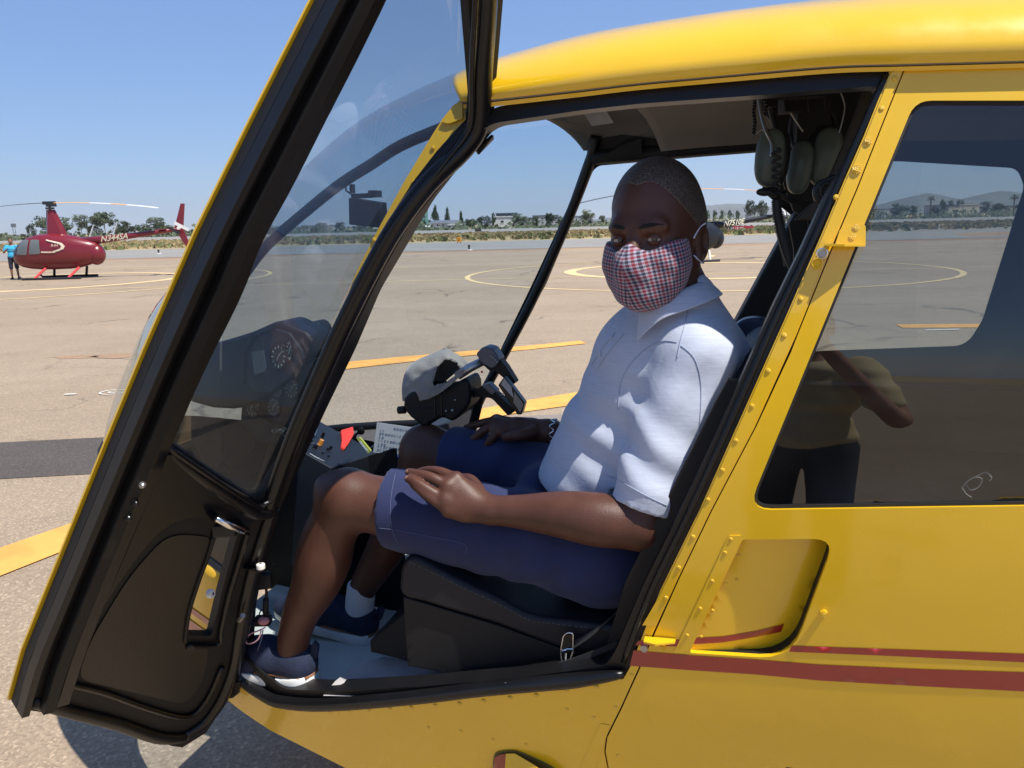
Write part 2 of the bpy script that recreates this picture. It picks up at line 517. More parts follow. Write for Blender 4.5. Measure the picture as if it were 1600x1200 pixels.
# ================================================================ trees
M_bark = mat('bark', (.16, .12, .09), .9, var=.2, vscale=3)
def leafmat(name, c):
    m = mat(name, c, .7, var=.45, vscale=.9)
    m.node_tree.nodes['Principled BSDF'].inputs['Specular IOR Level'].default_value = .2
    return m
LEAF = [leafmat('leaves_grey_green', (.085, .105, .06)), leafmat('leaves_dark', (.045, .07, .035)), leafmat('leaves_olive', (.10, .115, .05))]
def crown_mesh(shape, seed, nc=34, nl=80):
    """unit tree: height 1, radius .5; clumps of leaf faces"""
    r_ = random.Random(seed); v = []; f = []
    for c in range(nc):
        while True:
            x, y, z = r_.uniform(-1, 1), r_.uniform(-1, 1), r_.uniform(-1, 1)
            if x * x + y * y + z * z < 1: break
        if shape == 'cone':
            zz = (z + 1) / 2; k = (1 - zz) * .8 + .12; cx, cy, cz = x * .42 * k, y * .42 * k, .15 + zz * .8; cr = .10 + .07 * (1 - zz)
        elif shape == 'umbrella':
            cx, cy, cz = x * .42, y * .42, .62 + z * .27; cr = r_.uniform(.09, .16)
        else:
            cx, cy, cz = x * .40, y * .40, .48 + z * .38; cr = r_.uniform(.10, .17)
        for l in range(nl):
            a = Vector((r_.gauss(0, 1), r_.gauss(0, 1), r_.gauss(0, 1))).normalized() * cr * r_.uniform(.5, 1.05)
            p = Vector((cx, cy, cz)) + Vector((a.x, a.y, a.z * .75)); s_ = r_.uniform(.012, .028)
            u = Vector((r_.gauss(0, 1), r_.gauss(0, 1), r_.gauss(0, 1))).normalized(); w_ = u.orthogonal().normalized()
            b = len(v); v += [p - u * s_, p + w_ * s_, p + u * s_, p - w_ * s_]; f.append((b, b + 1, b + 2, b + 3))
    me = bpy.data.meshes.new('crown'); me.from_pydata([tuple(q) for q in v], [], f); return me
def trunk_mesh(seed, hgt=.6):
    r_ = random.Random(seed); mb = MB()
    top = Vector((r_.uniform(-.05, .05), 0, hgt)); mb.tube([(0, 0, 0), (r_.uniform(-.02, .02), 0, hgt * .5), top], [.035, .026, .016], 6)
    for k in range(5):
        z = hgt * r_.uniform(.45, .95); a = r_.uniform(0, 6.28); L = r_.uniform(.15, .32)
        mb.tube([(0, 0, z), (math.cos(a) * L * .6, math.sin(a) * L * .6, z + L * .5), (math.cos(a) * L, math.sin(a) * L, z + L * .9)], [.014, .009, .004], 5)
    return mesh(mb.v, mb.f)
CM = {}
def crown(shape, seed, mi):
    k = (shape, seed, mi)
    if k not in CM:
        me = crown_mesh(shape, seed); me.materials.append(LEAF[mi]); CM[k] = me
    return CM[k]
TM = [trunk_mesh(i) for i in range(4)]
for t in TM: t.materials.append(M_bark)
ntree = [0]
def tree(px, base, top, wpx, label, shape='round', mi=0, D=None, name='tree', group='trees beyond the runway'):
    D = D or 330
    g = atY(px, base, D); t = atY(px, top, D)
    h = t.z; wd = wpx / FOC * D
    e = empty(name, (g.x, D, 0), label, 'tree', group)
    i = ntree[0]; ntree[0] += 1
    for nm, me in (('trunk', TM[i % 4]), ('crown', crown(shape, i % 5, mi))):
        o = bpy.data.objects.new(nm, me); o.parent = e; col.objects.link(o)
        o.scale = (wd * (1.0 if nm == 'crown' else .5), wd * (1 if nm == 'crown' else .5), h); o.rotation_euler.z = i * 1.3
    return e
T = tree
T(85, 367, 329, 62, 'broad grey green tree behind the mast of the red helicopter', 'round', 0)
T(128, 367, 331, 30, 'thin airy tree just right of the red helicopter mast', 'umbrella', 0)
T(165, 366, 325, 44, 'tallest rounded tree above the tail boom of the red helicopter', 'umbrella', 0)
T(148, 366, 346, 26, 'low round tree left of the tallest tree by the tail boom', 'round', 2)
T(196, 365, 342, 36, 'low spreading tree right of the tallest tree by the tail boom', 'round', 0)
T(225, 365, 346, 30, 'small round tree between two taller ones behind the tail boom', 'round', 1)
T(245, 364, 336, 34, 'rounded tree left of the red tail fin', 'umbrella', 0)
T(262, 364, 347, 24, 'small tree just left of the red tail fin', 'round', 2)
T(50, 368, 345, 16, 'small pale tree left of the broad tree, behind the red cabin', 'round', 0)
T(285, 364, 350, 24, 'small tree behind the red tail fin', 'round', 1)
T(440, 364, 350, 24, 'low tree at left edge seen through the door glass', 'round', 1)
T(503, 360, 345, 22, 'round tree seen through the middle of the door glass', 'round', 1)
T(533, 360, 343, 18, 'small dark tree below the hanging box behind the door glass', 'round', 1)
T(610, 358, 340, 14, 'thin tree beside the yellow front pillar', 'round', 1)
T(681, 357, 317, 19, 'taller dark conifer behind the white houses', 'cone', 1, 380)
T(700, 357, 321, 15, 'shorter dark conifer right beside the taller one', 'cone', 1, 380)
T(721, 357, 328, 12, 'smallest lone conifer right of the conifer pair', 'cone', 1, 380)
T(737, 360.5, 338, 24, 'left dark bushy tree in front of the white hangar', 'round', 0)
T(757, 360.5, 334, 26, 'second dark bushy tree left of the white hangar wall', 'round', 0)
T(772, 359, 329, 9, 'narrow tree at the left end of the flat dark roof', 'round', 1)
T(813, 360, 328, 34, 'big bushy tree in front of the grey building', 'round', 0)
T(838, 359, 335, 13, 'thin tree right of the big bushy tree', 'round', 0)
T(860, 358, 327, 19, 'tall tree just left of the black windshield post', 'round', 1)
T(656, 361, 343, 22, 'bushy palm like tree beside the black door frame', 'umbrella', 1)
T(876, 357, 335, 14, 'tree half hidden by the black windshield post', 'round', 0)
T(919, 352, 322, 28, 'dense round tree left of the man, right of the post', 'round', 2)
T(941, 352, 334, 15, 'pale small tree just left of the man', 'round', 0)
T(1173, 345, 304, 24, 'tall tree above the tail boom of the black helicopter', 'round', 0)
T(1190, 345, 308, 19, 'smaller tree beside the tall one above the black tail boom', 'round', 0)
for k, px in enumerate((1106, 1117, 1128, 1140, 1152)):
    e = T(px, 341, 326 - (k % 2) * 2, 8, ('first', 'second', 'third', 'fourth', 'fifth')[k] + ' from the left of the tiny far trees above the black tail boom', 'round', 1, 600, group='far row of tiny trees')
T(1400, 335, 314, 22, 'dark tree at the left edge of the rear window', 'round', 1, 420)
T(1412, 335, 316, 18, 'tree beside the yellow rear pillar in the rear window', 'round', 0, 420)
T(1427, 335, 318, 17, 'low green tree left of the palm in the rear window', 'round', 0, 420)
T(1459, 335, 319, 17, 'low green tree just under the palm in the rear window', 'round', 2, 420)
T(1472, 334, 307, 12, 'first tall tree right of the palm', 'round', 1, 420)
T(1485, 334, 309, 15, 'second tall tree above the beige hangar', 'round', 1, 420)
T(1499, 334, 306, 13, 'third tall tree above the beige hangar', 'round', 1, 420)
T(1540, 333, 311, 22, 'tree right of the beige hangar', 'round', 0, 420)
T(1558, 333, 313, 24, 'wide tree between the beige hangar and the window post', 'round', 2, 420)
T(1592, 333, 317, 22, 'tree at the right edge of the rear window', 'round', 1, 420)
T(1520, 333, 318, 14, 'small tree rising behind the beige hangar', 'round', 1, 430)
def palm(px, base, top, D, label):
    g = atY(px, base, D); t = atY(px, top, D)
    e = empty('palm_tree', (g.x, D, 0), label, 'palm tree', 'palm trees beyond the runway')
    h = t.z
    MB().tube([(g.x, D, 0), (g.x + .1, D, h * .88)], [.45, .3], 6).build('trunk', M_bark, e)
    mb = MB()
    for k in range(26):
        a = k * 2.4; el = random.uniform(-.6, 1.0); L = random.uniform(2.2, 3)
        d = Vector((math.cos(a) * math.cos(el), math.sin(a) * math.cos(el), math.sin(el)))
        s_ = Vector((-math.sin(a), math.cos(a), 0)) * .35
        p = Vector((g.x, D, h * .88)); q = p + d * L * .6; r = q + Vector((d.x * L * .4, d.y * L * .4, -L * .3))
        mb.add([p, q + s_, r, q - s_], [(0, 1, 2, 3)])
    mb.build('crown', LEAF[1], e)
palm(1453, 335, 306, 420, 'tall palm left of the beige hangar in the rear window')
palm(1583, 333, 304, 420, 'tall palm near the right edge of the rear window')
mb = MB()
for k in range(9000):
    x = random.uniform(-330, 330); D = random.uniform(300, 345); z = random.uniform(0, 1) ** 1.6 * (2.0 + 1.2 * math.sin(x * .31) + math.sin(x * .9)); s_ = random.uniform(.35, .9)
    u = Vector((random.gauss(0, 1), random.gauss(0, 1), random.gauss(0, 1))).normalized(); v = u.orthogonal().normalized(); p = Vector((x, D, z))
    mb.add([p - u * s_, p + v * s_, p + u * s_, p - v * s_], [(0, 1, 2, 3)])
mb.build('bushes', LEAF[0], label='low grey green scrub along the far side of the runway', cat='bushes', kind='stuff')

# ================================================================ far buildings
M_wallw = mat('white_render', (.62, .61, .57), .8, var=.06, vscale=.2)
M_wallb = mat('beige_render', (.50, .46, .38), .8, var=.06, vscale=.2)
M_wallg = mat('grey_cladding', (.40, .40, .40), .8, var=.1, vscale=.2)
M_roofg = mat('roof_sheet', (.14, .15, .17), .6)
M_teal = mat('teal_cladding', (.08, .24, .20), .6)
M_win = mat('dark_window', (.03, .035, .04), .15)
M_wht = mat('white_metal', (.8, .8, .78), .4)
def building(x0, x1, top, D, m, label, roof=None, wins=(), depth=14, base=0, gable=False):
    a, b = atY(x0, top, D), atY(x1, top, D); h = (a.z + b.z) / 2
    e = empty('building', ((a.x + b.x) / 2, D + depth / 2, 0), label, 'building', 'low buildings beyond the runway')
    cx = (a.x + b.x) / 2; W = b.x - a.x
    if gable:
        hb = h * .7; y0, y1 = D, D + depth
        MB().prism([(a.x, y0, 0), (b.x, y0, 0), (b.x, y0, hb), (a.x, y0, hb)], (0, depth, 0)).build('wall', m, e)
        MB().prism([(a.x - .4, y0 - .5, hb + .01), (a.x - .4, D + depth / 2, h), (a.x - .4, y1 + .5, hb + .01)], (W + .8, 0, 0)).build('roof', roof or M_roofg, e)
    else:
        MB().box((cx, D + depth / 2, (h - .35) / 2), (W, depth, h - .35)).build('wall', m, e)
        MB().box((cx, D + depth / 2, h - .17), (W + .6, depth + .6, .34)).build('roof', roof or M_roofg, e)
    for (u, v, wu, wv) in wins:
        wx = a.x + W * u; wz = h * v; ww = W * wu; wh = h * wv
        o = MB().box((wx, D - .02, wz), (ww, .12, wh)).build('window', M_wht if wv > .3 else M_win, e)
        if wv <= .3:
            MB().box((wx, D - .1, wz - wh / 2 - .08), (ww + .3, .16, .14)).build('window_sill', M_wht, o)
    return e
def row(n, v, wu, wv, a=.08, b=.92): return [(a + (b - a) * i / (n - 1), v, wu, wv) for i in range(n)]
building(400, 470, 356, 350, M_wallw, 'long low white building at the left of the door glass', wins=row(5, .5, .05, .3))
building(470, 520, 352, 352, M_wallg, 'grey hangar seen through the door glass', wins=row(4, .5, .08, .3))
building(560, 600, 350, 352, M_wallw, 'white building behind the yellow front pillar', wins=row(3, .5, .1, .3))
building(600, 652, 351, 350, M_wallw, 'white building behind the black door frame', wins=row(4, .5, .08, .3))
building(651, 664, 327, 420, M_teal, 'tall teal glazed tower by the black door frame', wins=row(3, .8, .2, .08) + row(3, .6, .2, .08))
building(650, 672, 352, 348, M_wallw, 'small white house with bright end wall by the door frame', roof=M_wallw, wins=[(.4, .45, .12, .3)], gable=True)
building(672, 712, 344, 352, M_wallw, 'long cream house with grey roof below the conifers', wins=row(5, .45, .05, .25), gable=True)
building(700, 730, 350, 345, M_wallw, 'low white shed with bright flat roof', roof=M_wht, wins=row(3, .5, .1, .28))
building(768, 801, 338, 350, M_wallw, 'white hangar wall with one dark window', roof=M_wallw, wins=[(.5, .55, .14, .18)])
building(775, 808, 332.5, 368, M_roofg, 'building with flat dark overhanging roof behind the white hangar', wins=row(4, .85, .1, .1))
building(801, 834, 340, 353, M_wallg, 'grey building behind the big bushy tree', wins=row(4, .5, .08, .2))
building(834, 872, 336, 352, M_wallg, 'tall grey building left of the windshield post', wins=row(4, .7, .08, .12) + row(4, .35, .08, .12))
building(872, 905, 344, 352, M_wallw, 'stepped white building right of the windshield post', wins=row(4, .6, .07, .2))
building(893, 918, 337, 360, M_wallw, 'upper white block of the stepped building', wins=row(3, .8, .1, .1))
building(905, 935, 343, 345, M_wallw, 'white house with bright gable left of the man', wins=row(2, .45, .1, .25), gable=True)
building(1466, 1484, 320, 420, M_wallg, 'small grey block left of the beige hangar', wins=row(2, .5, .16, .2))
building(1483, 1500, 321.5, 415, M_wallb, 'lower beige annex at the left of the hangar', wins=[(.5, .5, .2, .25)])
building(1499, 1531, 319, 416, M_wallb, 'beige block hangar in the rear window', roof=M_wallb, wins=[(.2, .4, .12, .22), (.8, .4, .12, .22)])
building(1575, 1605, 321, 420, M_wallb, 'beige wall at the right edge of the rear window', wins=row(2, .5, .1, .25))
building(1383, 1410, 326, 420, M_wallw, 'low white shed at the left of the rear window', wins=row(3, .5, .08, .3))
building(205, 262, 355, 345, M_wallw, 'pale buildings behind the red tail boom', wins=row(5, .6, .05, .2))
# white silos, tower, signs, markers
for px0, px1, top, base, D, lb in ((311, 317, 342, 366, 300, 'wider white pole like silo right of the red tail fin'), (320.5, 325, 340, 366, 300, 'narrow taller white silo beside the wider one')):
    a, b = atY(px0, top, D), atY(px1, top, D); r = (b.x - a.x) / 2
    e = empty('silo', ((a.x + b.x) / 2, D, 0), lb, 'silo', 'white silos')
    MB().tube([((a.x + b.x) / 2, D, 0), ((a.x + b.x) / 2, D, a.z)], r, 16).build('body', M_wht, e, smooth=False)
    MB().tube([((a.x + b.x) / 2, D, a.z + .003), ((a.x + b.x) / 2, D, a.z + .35)], [r * .96, r * .3], 16).build('cap', M_wallg, e)
D = 300; a = atY(18, 349.5, D); b = atY(24, 355, D)
e = empty('tower', ((a.x + b.x) / 2, D, 0), 'small dark box on a post above the bushes at the far left', 'tower')
MB().box(((a.x + b.x) / 2, D, (a.z + b.z) / 2), (b.x - a.x, 1.2, a.z - b.z)).build('cabin', M_roofg, e)
mb = MB()
for dx in (-.4, .4): mb.tube([((a.x + b.x) / 2 + dx * 1.2, D, 0), ((a.x + b.x) / 2 + dx, D, b.z)], .09, 5)
mb.build('mast', M_roofg, e)
# light masts behind the red helicopter
for (x0, y0, x1, y1, lb) in ((138, 366, 146, 352, 'thin pale pole leaning behind the red tail boom, left one'), (174, 366, 183, 347, 'thin pale pole leaning behind the red tail boom, right one')):
    a, b = atY(x0, y0, 290), atY(x1, y1, 290)
    e = empty('pole', (a.x, 290, 0), lb, 'pole', 'leaning poles')
    MB().tube([(a.x, 290, 0), b], [.28, .2], 6).build('shaft', M_wallw, e)
    MB().box(b, (.9, .5, .3)).build('lamp_head', M_wallg, e)
# taxiway guidance sign
M_signred = mat('sign_red', (.38, .03, .04), .5)
M_signdark = mat('sign_back', (.05, .04, .03), .5)
M_signyel = mat('sign_yellow', (.75, .5, .05), .5)
M_orange = mat('sign_orange', (.85, .33, .02), .5)
def gsign(px0, px1, top, base, lb, mats, txt, tm):
    a = G((px0 + px1) / 2, base); D = a.y
    p0, p1 = atY(px0, top, D), atY(px1, top, D); h = (p0.z + p1.z) / 2
    e = empty('airfield_sign', (a.x, D, 0), lb, 'sign')
    n = len(mats); W = (p1.x - p0.x)
    for i, mm in enumerate(mats):
        MB().box((p0.x + W * (i + .5) / n, D, h * .58), (W / n - .02, .15, h * .8)).build('panel', mm, e)
    for k in (.15, .85): MB().tube([(p0.x + W * k, D, 0), (p0.x + W * k, D, h * .2)], .04, 6).build('leg', M_signdark, e)
    if txt: text_mesh(txt, (p0.x + W * .07, D - .08, h * .36), (1, 0, 0), (0, 0, 1), h * .42, 'lettering', tm, e, cond=W * .86 / (h * .42 * 1.4 * len(txt) * .62))
    return e
gsign(1134, 1177, 353, 361.5, 'long red airfield sign with pale characters right of the man', [M_signdark, M_signred, M_signred, M_signred], '1 10 19 28L', M_wht)
gsign(713.5, 720.5, 370, 380, 'small orange board standing in the dry grass', [M_orange], '2', M_signdark)
gsign(1423, 1431, 336, 340.5, 'small orange sign by the runway in the rear window', [M_orange], '', None)
gsign(1488, 1499, 334.5, 338.5, 'dark airfield sign below the beige hangar', [M_signdark], '', None)
gsign(1577, 1587, 331.5, 335.5, 'dark airfield sign near the right edge of the rear window', [M_signdark], '', None)
gsign(742, 752, 358, 362.5, 'dark low board in front of the bushy trees', [M_signdark], '', None)
q = G(733, 391)
e = empty('taxiway_light', (q.x, q.y, 0), 'small dark marker light on a pale base at the taxiway edge', 'marker light')
MB().tube([(q.x, q.y, 0), (q.x, q.y, .06)], .22, 12).build('base', M_wht, e)
MB().tube([(q.x, q.y, .06), (q.x, q.y, .36)], [.06, .09], 8).build('lamp', M_signdark, e)
q = G(248, 396.5)
e = empty('taxiway_light', (q.x, q.y, 0), 'small marker on a white base left of the red tail fin', 'marker light')
MB().tube([(q.x, q.y, 0), (q.x, q.y, .06)], .22, 12).build('base', M_wht, e)
MB().tube([(q.x, q.y, .06), (q.x, q.y, .34)], [.06, .09], 8).build('lamp', M_signdark, e)
# rings of wire / tyres by the dirt island
M_rub = mat('black_rubber', (.02, .02, .02), .7)
for px, py, lb in ((1203, 358, 'pair of dark hoops on the dirt beside the headset cable'), (1546, 349.5, 'pair of dark hoops on the dirt island in the rear window')):
    q = G(px, py); e = empty('cable_hoops', (q.x, q.y, 0), lb, 'hoops')
    r = .0046 * q.y * .5
    for k in (-1, 1):
        c = q + Vector((k * r * 1.05, 0, r * 1.0)); MB().tube([c + Vector((math.cos(t) * r, 0, math.sin(t) * r * .75)) for t in np.linspace(0, 6.283, 20)], r * .16, 5).build('hoop', M_rub, e)

# ================================================================ distant helicopters
def spline_w(ts, xs):  # interpolate rows
    return lambda t: float(np.interp(t, ts, xs))
def small_heli(name, px_mast, py_base, hub_px, label, mats, reg, lean, s=1.0, blades=((-1, 5.2), (1, 4.9)), yaw=0.0):
    """helicopter with its nose to the left; mats: body, stripe, skid, text"""
    g = G(px_mast, py_base); D = g.y
    root = empty(name, (g.x, D, 0), label, 'helicopter')
    X0, Y0 = g.x, D
    MBODY, MSK, MTXT = mats
    def P(x, y, z):
        x *= .83; y *= .85; z *= .89
        return Vector((X0 + x * math.cos(yaw) - y * math.sin(yaw), Y0 + y * math.cos(yaw) + x * math.sin(yaw), z))
    # fuselage sections: x, z low, z high, half width, (nose at -2.0)
    sec = [(-1.98, .93, 1.02, .05), (-1.93, .78, 1.18, .22), (-1.8, .66, 1.38, .40), (-1.55, .53, 1.62, .54), (-1.2, .45, 1.84, .62), (-.7, .41, 1.96, .65), (-.1, .40, 1.99, .65), (.5, .41, 1.93, .64), (1.0, .46, 1.82, .58), (1.45, .58, 1.68, .46), (1.8, .72, 1.56, .33), (1.95, .85, 1.42, .16), (2.0, 1.0, 1.3, .05)]
    rows = []
    for x, zl, zh, hw in sec:
        row_ = []
        for j in range(20):
            a = 2 * math.pi * j / 20; ca, sa = math.cos(a), math.sin(a)
            yy = hw * math.copysign(abs(ca) ** .75, ca); zz = (zl + zh) / 2 + (zh - zl) / 2 * math.copysign(abs(sa) ** .8, sa)
            row_.append(P(x, yy, zz))
        rows.append(row_)
    mb = MB().grid(rows, closed=True); mb.add(rows[0], [tuple(range(20))]); mb.add(rows[-1], [tuple(range(20))[::-1]])
    body = mb.build('fuselage', MBODY, root, smooth=True)
    def side(x, z):   # half width at x,z
        zl = np.interp(x, [q[0] for q in sec], [q[1] for q in sec]); zh = np.interp(x, [q[0] for q in sec], [q[2] for q in sec]); hw = np.interp(x, [q[0] for q in sec], [q[3] for q in sec])
        k = max(0, 1 - abs((z - (zl + zh) / 2) / ((zh - zl) / 2)) ** 2.5); return -hw * k ** .3 - .02
    def patch(nm, poly, m, lift=0.0):
        me = sheet2d(poly, step=.08)
        vs_ = [P(x, side(x, z) - lift, z) for x, z in me[0]]
        link(nm, mesh(vs_, me[1], True), m, body)
    M_hg = mat('helicopter_window', (.05, .07, .08), .08)
    M_hg2 = mat('helicopter_pale_window', (.13, .145, .145), .12)
    patch('windshield', roundc([(-1.88, 1.28), (-1.6, 1.60), (-1.42, 1.76), (-1.72, 1.05), (-1.9, 1.02)], .05), M_hg)
    patch('window', roundc([(-1.66, 1.10), (-1.40, 1.72), (-.98, 1.74), (-1.12, 1.08)], .08), M_hg2)
    patch('window', roundc([(-1.02, 1.10), (-.90, 1.74), (-.50, 1.72), (-.50, 1.12)], .08), M_hg2)
    M_cream = mat('cream_stripe', (.7, .58, .45), .5)
    if lean:
        patch('stripe', [(-.46, 1.16), (.1, 1.14), (.55, 1.30), (.62, 1.42), (.5, 1.56), (-.2, 1.73), (-.2, 1.68), (.36, 1.52), (.46, 1.42), (.40, 1.32), (.02, 1.20), (-.46, 1.22)], M_cream, .006)
        text_mesh('R44', P(.0, -.68, 1.40), (math.cos(yaw), math.sin(yaw), 0), (0, 0, 1), .12, 'lettering', M_cream, root, shear=.3)
    # cowl for exhaust
    MB().ell(P(1.72, 0, 1.02), (.36, .34, .42)).build('engine_cowl', MBODY, root, smooth=True)
    # mast fairing
    mb = MB(); z0, z1 = 1.9, 3.0
    A = [(-.42, .12), (-.1, .20), (.5, .08)]; rws = []
    for zz, xa, xb, hw in ((1.85, -.42, .56, .2), (2.4, -.36, .36, .15), (3.0, -.28, .12, .1)):
        rws.append([P(xa, 0, zz), P(xa + .12, -hw, zz), P(xb - .2, -hw * .8, zz), P(xb, 0, zz), P(xb - .2, hw * .8, zz), P(xa + .12, hw, zz)])
    mb.grid(rws, closed=True); mb.add(rws[-1], [(0, 1, 2, 3, 4, 5)]); mb.build('mast_fairing', MBODY, root)
    M_dk = mat('dark_metal', (.05, .05, .055), .45, .6)
    mb = MB().tube([P(-.1, 0, 2.95), P(-.1, 0, 3.3)], .05, 8).tube([P(-.1, 0, 3.02), P(-.1, 0, 3.10)], .16, 10).box(P(-.1, 0, 3.29), (.42, .22, .12)).box(P(.02, -.1, 3.18), (.4, .06, .1))
    mb.build('rotor_hub', M_dk, root)
    M_bw = mat('blade_white', (.8, .8, .78), .5); M_bo = mat('blade_orange', (.78, .42, .14), .5); M_bd = mat('blade_dark', (.06, .06, .07), .5)
    for sgn, L in blades:
        n = 20; rw = []; 
        for i in range(n + 1):
            t = i / n; x = -.1 + sgn * (.2 + t * L); z = 3.28 - (.55 if sgn < 0 else .33) * t ** 2 * (L / 5) ; dy = 1.5 * t * lean * sgn * 0
            Q = lambda a_, b_, c_: Vector((X0 + a_ * .83, Y0 + b_ * .85, c_ * .89))
            rw.append([Q(x, -.11, z - .012), Q(x, .11, z + .012), Q(x, .11, z + .03), Q(x, -.11, z + .008)])
        mb = MB().grid(rw, closed=True); 
        o = mb.build('rotor_blade', [M_bw, M_bo, M_bd], root)
        for pi, p in enumerate(o.data.polygons):
            t = (pi // 4) / n
            p.material_index = 2 if sgn < 0 else (1 if t < .32 or .52 < t < .68 or t > .95 else 0)
    # tail boom
    tb = [(1.0, 1.60, .16), (2.2, 1.66, .14), (4.2, 1.88, .095), (5.6, 2.02, .065)]
    MB().tube([P(x, 0, z) for x, z, r in tb], [r for x, z, r in tb], 12).build('tail_boom', MBODY, root, smooth=True)
    fin = MB().prism([P(5.45, 0, 2.1), P(5.85, 0, 2.1), P(6.02, 0, 3.15), P(5.84, 0, 3.15)], (0, .05, 0)); fin.build('upper_fin', MBODY, root)
    MB().prism([P(5.45, 0, 2.06), P(5.85, 0, 2.06), P(6.10, 0, 1.25), P(5.9, 0, 1.25)], (0, .05, 0)).build('lower_fin', MBODY, root)
    MB().prism([P(4.75, -.5, 2.0), P(5.1, -.5, 2.02), P(5.1, .5, 2.02), P(4.75, .5, 2.0)], (0, 0, .04)).build('stabilizer', MBODY, root)
    MB().tube([P(5.95, 0, 1.25), P(6.1, 0, 1.12), P(6.32, 0, 1.10)], .02, 6).build('tail_skid', M_dk, root)
    MB().tube([P(5.7, -.05, 2.08), P(5.7, -.28, 2.08)], .06, 8).build('tail_rotor_hub', M_bw, root)
    MB().box(P(5.86, -.25, 2.15), (.62, .02, .12), Matrix.Rotation(.5, 3, 'Y')).build('tail_rotor_blade', M_bw, root)
    MB().box(P(5.5, -.25, 1.98), (.5, .02, .1), Matrix.Rotation(.5, 3, 'Y')).build('tail_rotor_blade', M_dk, root)
    text_mesh(reg, P(2.05, -.165, 1.56), (math.cos(yaw) * 1, math.sin(yaw), .105), (0, 0, 1), .22, 'registration_number', MTXT, root, shear=.3, bold=.02)
    # skids
    for y in (-1.0, 1.0):
        MB().tube([P(-1.55 + .15, y, .16), P(-1.3, y, .06), P(1.3, y, .05)], .045, 8).build('skid_tube', M_dk, root)
        for x in (-.75, .75):
            MB().tube([P(x + .3, y * .45, .48), P(x, y, .07)], .05, 8).build('skid_strut', MSK if y < 0 else M_dk, root)
    return root
M_red = mat('red_helicopter_paint', (.17, .012, .02), .3, coat=.25, var=.08, vscale=2)
M_redskid = mat('red_skid_paint', (.65, .06, .06), .4)
M_txt1 = mat('cream_lettering', (.62, .55, .40), .5)
small_heli('helicopter', 96, 435, 315, 'dark red helicopter with one person standing at its nose', (M_red, M_redskid, M_txt1), 'N344SA', 1.0, yaw=R(6))
M_blk = mat('black_helicopter_paint', (.012, .014, .02), .45, coat=.1, spec=.3)
M_lsk = mat('pale_skid_paint', (.6, .58, .5), .4)
small_heli('helicopter', 1071, 409, 283, 'black helicopter with white registration behind the man', (M_blk, M_lsk, mat('pale_lettering', (.75, .72, .55), .5)), 'N7510E', 0.0, yaw=R(20))

# ---- air
mh = bpy.data.materials.new('pale_air'); mh.use_nodes = True; n_ = mh.node_tree; n_.nodes.clear()
ho_ = n_.nodes.new('ShaderNodeOutputMaterial'); pv = n_.nodes.new('ShaderNodeVolumePrincipled'); pv.inputs['Color'].default_value = (.86, .92, 1, 1); pv.inputs['Density'].default_value = 6.5e-5; pv.inputs['Anisotropy'].default_value = .2
n_.links.new(pv.outputs[0], ho_.inputs['Volume'])
HZ = MB().box((0, 5750, 195), (19000, 12000, 402)).build('haze', mh, kind='stuff', label='thin pale summer air fading the far hills', cat='haze')
# ================================================================ yellow helicopter
def paintmat(name, c, rough=.22, coat=.9):
    m = mat(name, c, rough, coat=coat, var=.035, vscale=3)
    n = m.node_tree; b = n.nodes['Principled BSDF']; L = n.links.new
    tc = n.nodes.new('ShaderNodeTexCoord').outputs['Object']
    t = n.nodes.new('ShaderNodeTexNoise'); t.inputs['Scale'].default_value = 2.6; t.inputs['Detail'].default_value = 3; L(tc, t.inputs['Vector'])
    t2 = n.nodes.new('ShaderNodeTexNoise'); t2.inputs['Scale'].default_value = 260; L(tc, t2.inputs['Vector'])
    ml = n.nodes.new('ShaderNodeMath'); ml.operation = 'MULTIPLY_ADD'; L(t2.outputs['Fac'], ml.inputs[0]); ml.inputs[1].default_value = .012; L(t.outputs['Fac'], ml.inputs[2])
    bp = n.nodes.new('ShaderNodeBump'); bp.inputs['Strength'].default_value = .5; bp.inputs['Distance'].default_value = .006
    L(ml.outputs[0], bp.inputs['Height']); L(bp.outputs[0], b.inputs['Normal']); L(bp.outputs[0], b.inputs['Coat Normal'])
    # dust and smears in the gloss
    t3 = n.nodes.new('ShaderNodeTexNoise'); t3.inputs['Scale'].default_value = 7; t3.inputs['Detail'].default_value = 8; L(tc, t3.inputs['Vector'])
    r = n.nodes.new('ShaderNodeMapRange'); L(t3.outputs['Fac'], r.inputs[0]); r.inputs[1].default_value = .35; r.inputs[2].default_value = .75; r.inputs[3].default_value = rough * .7; r.inputs[4].default_value = rough * 1.9
    L(r.outputs[0], b.inputs['Roughness'])
    return m
M_yel = paintmat('yellow_paint', (.79, .478, .010))
M_redp = paintmat('red_stripe_paint', (.30, .012, .008))
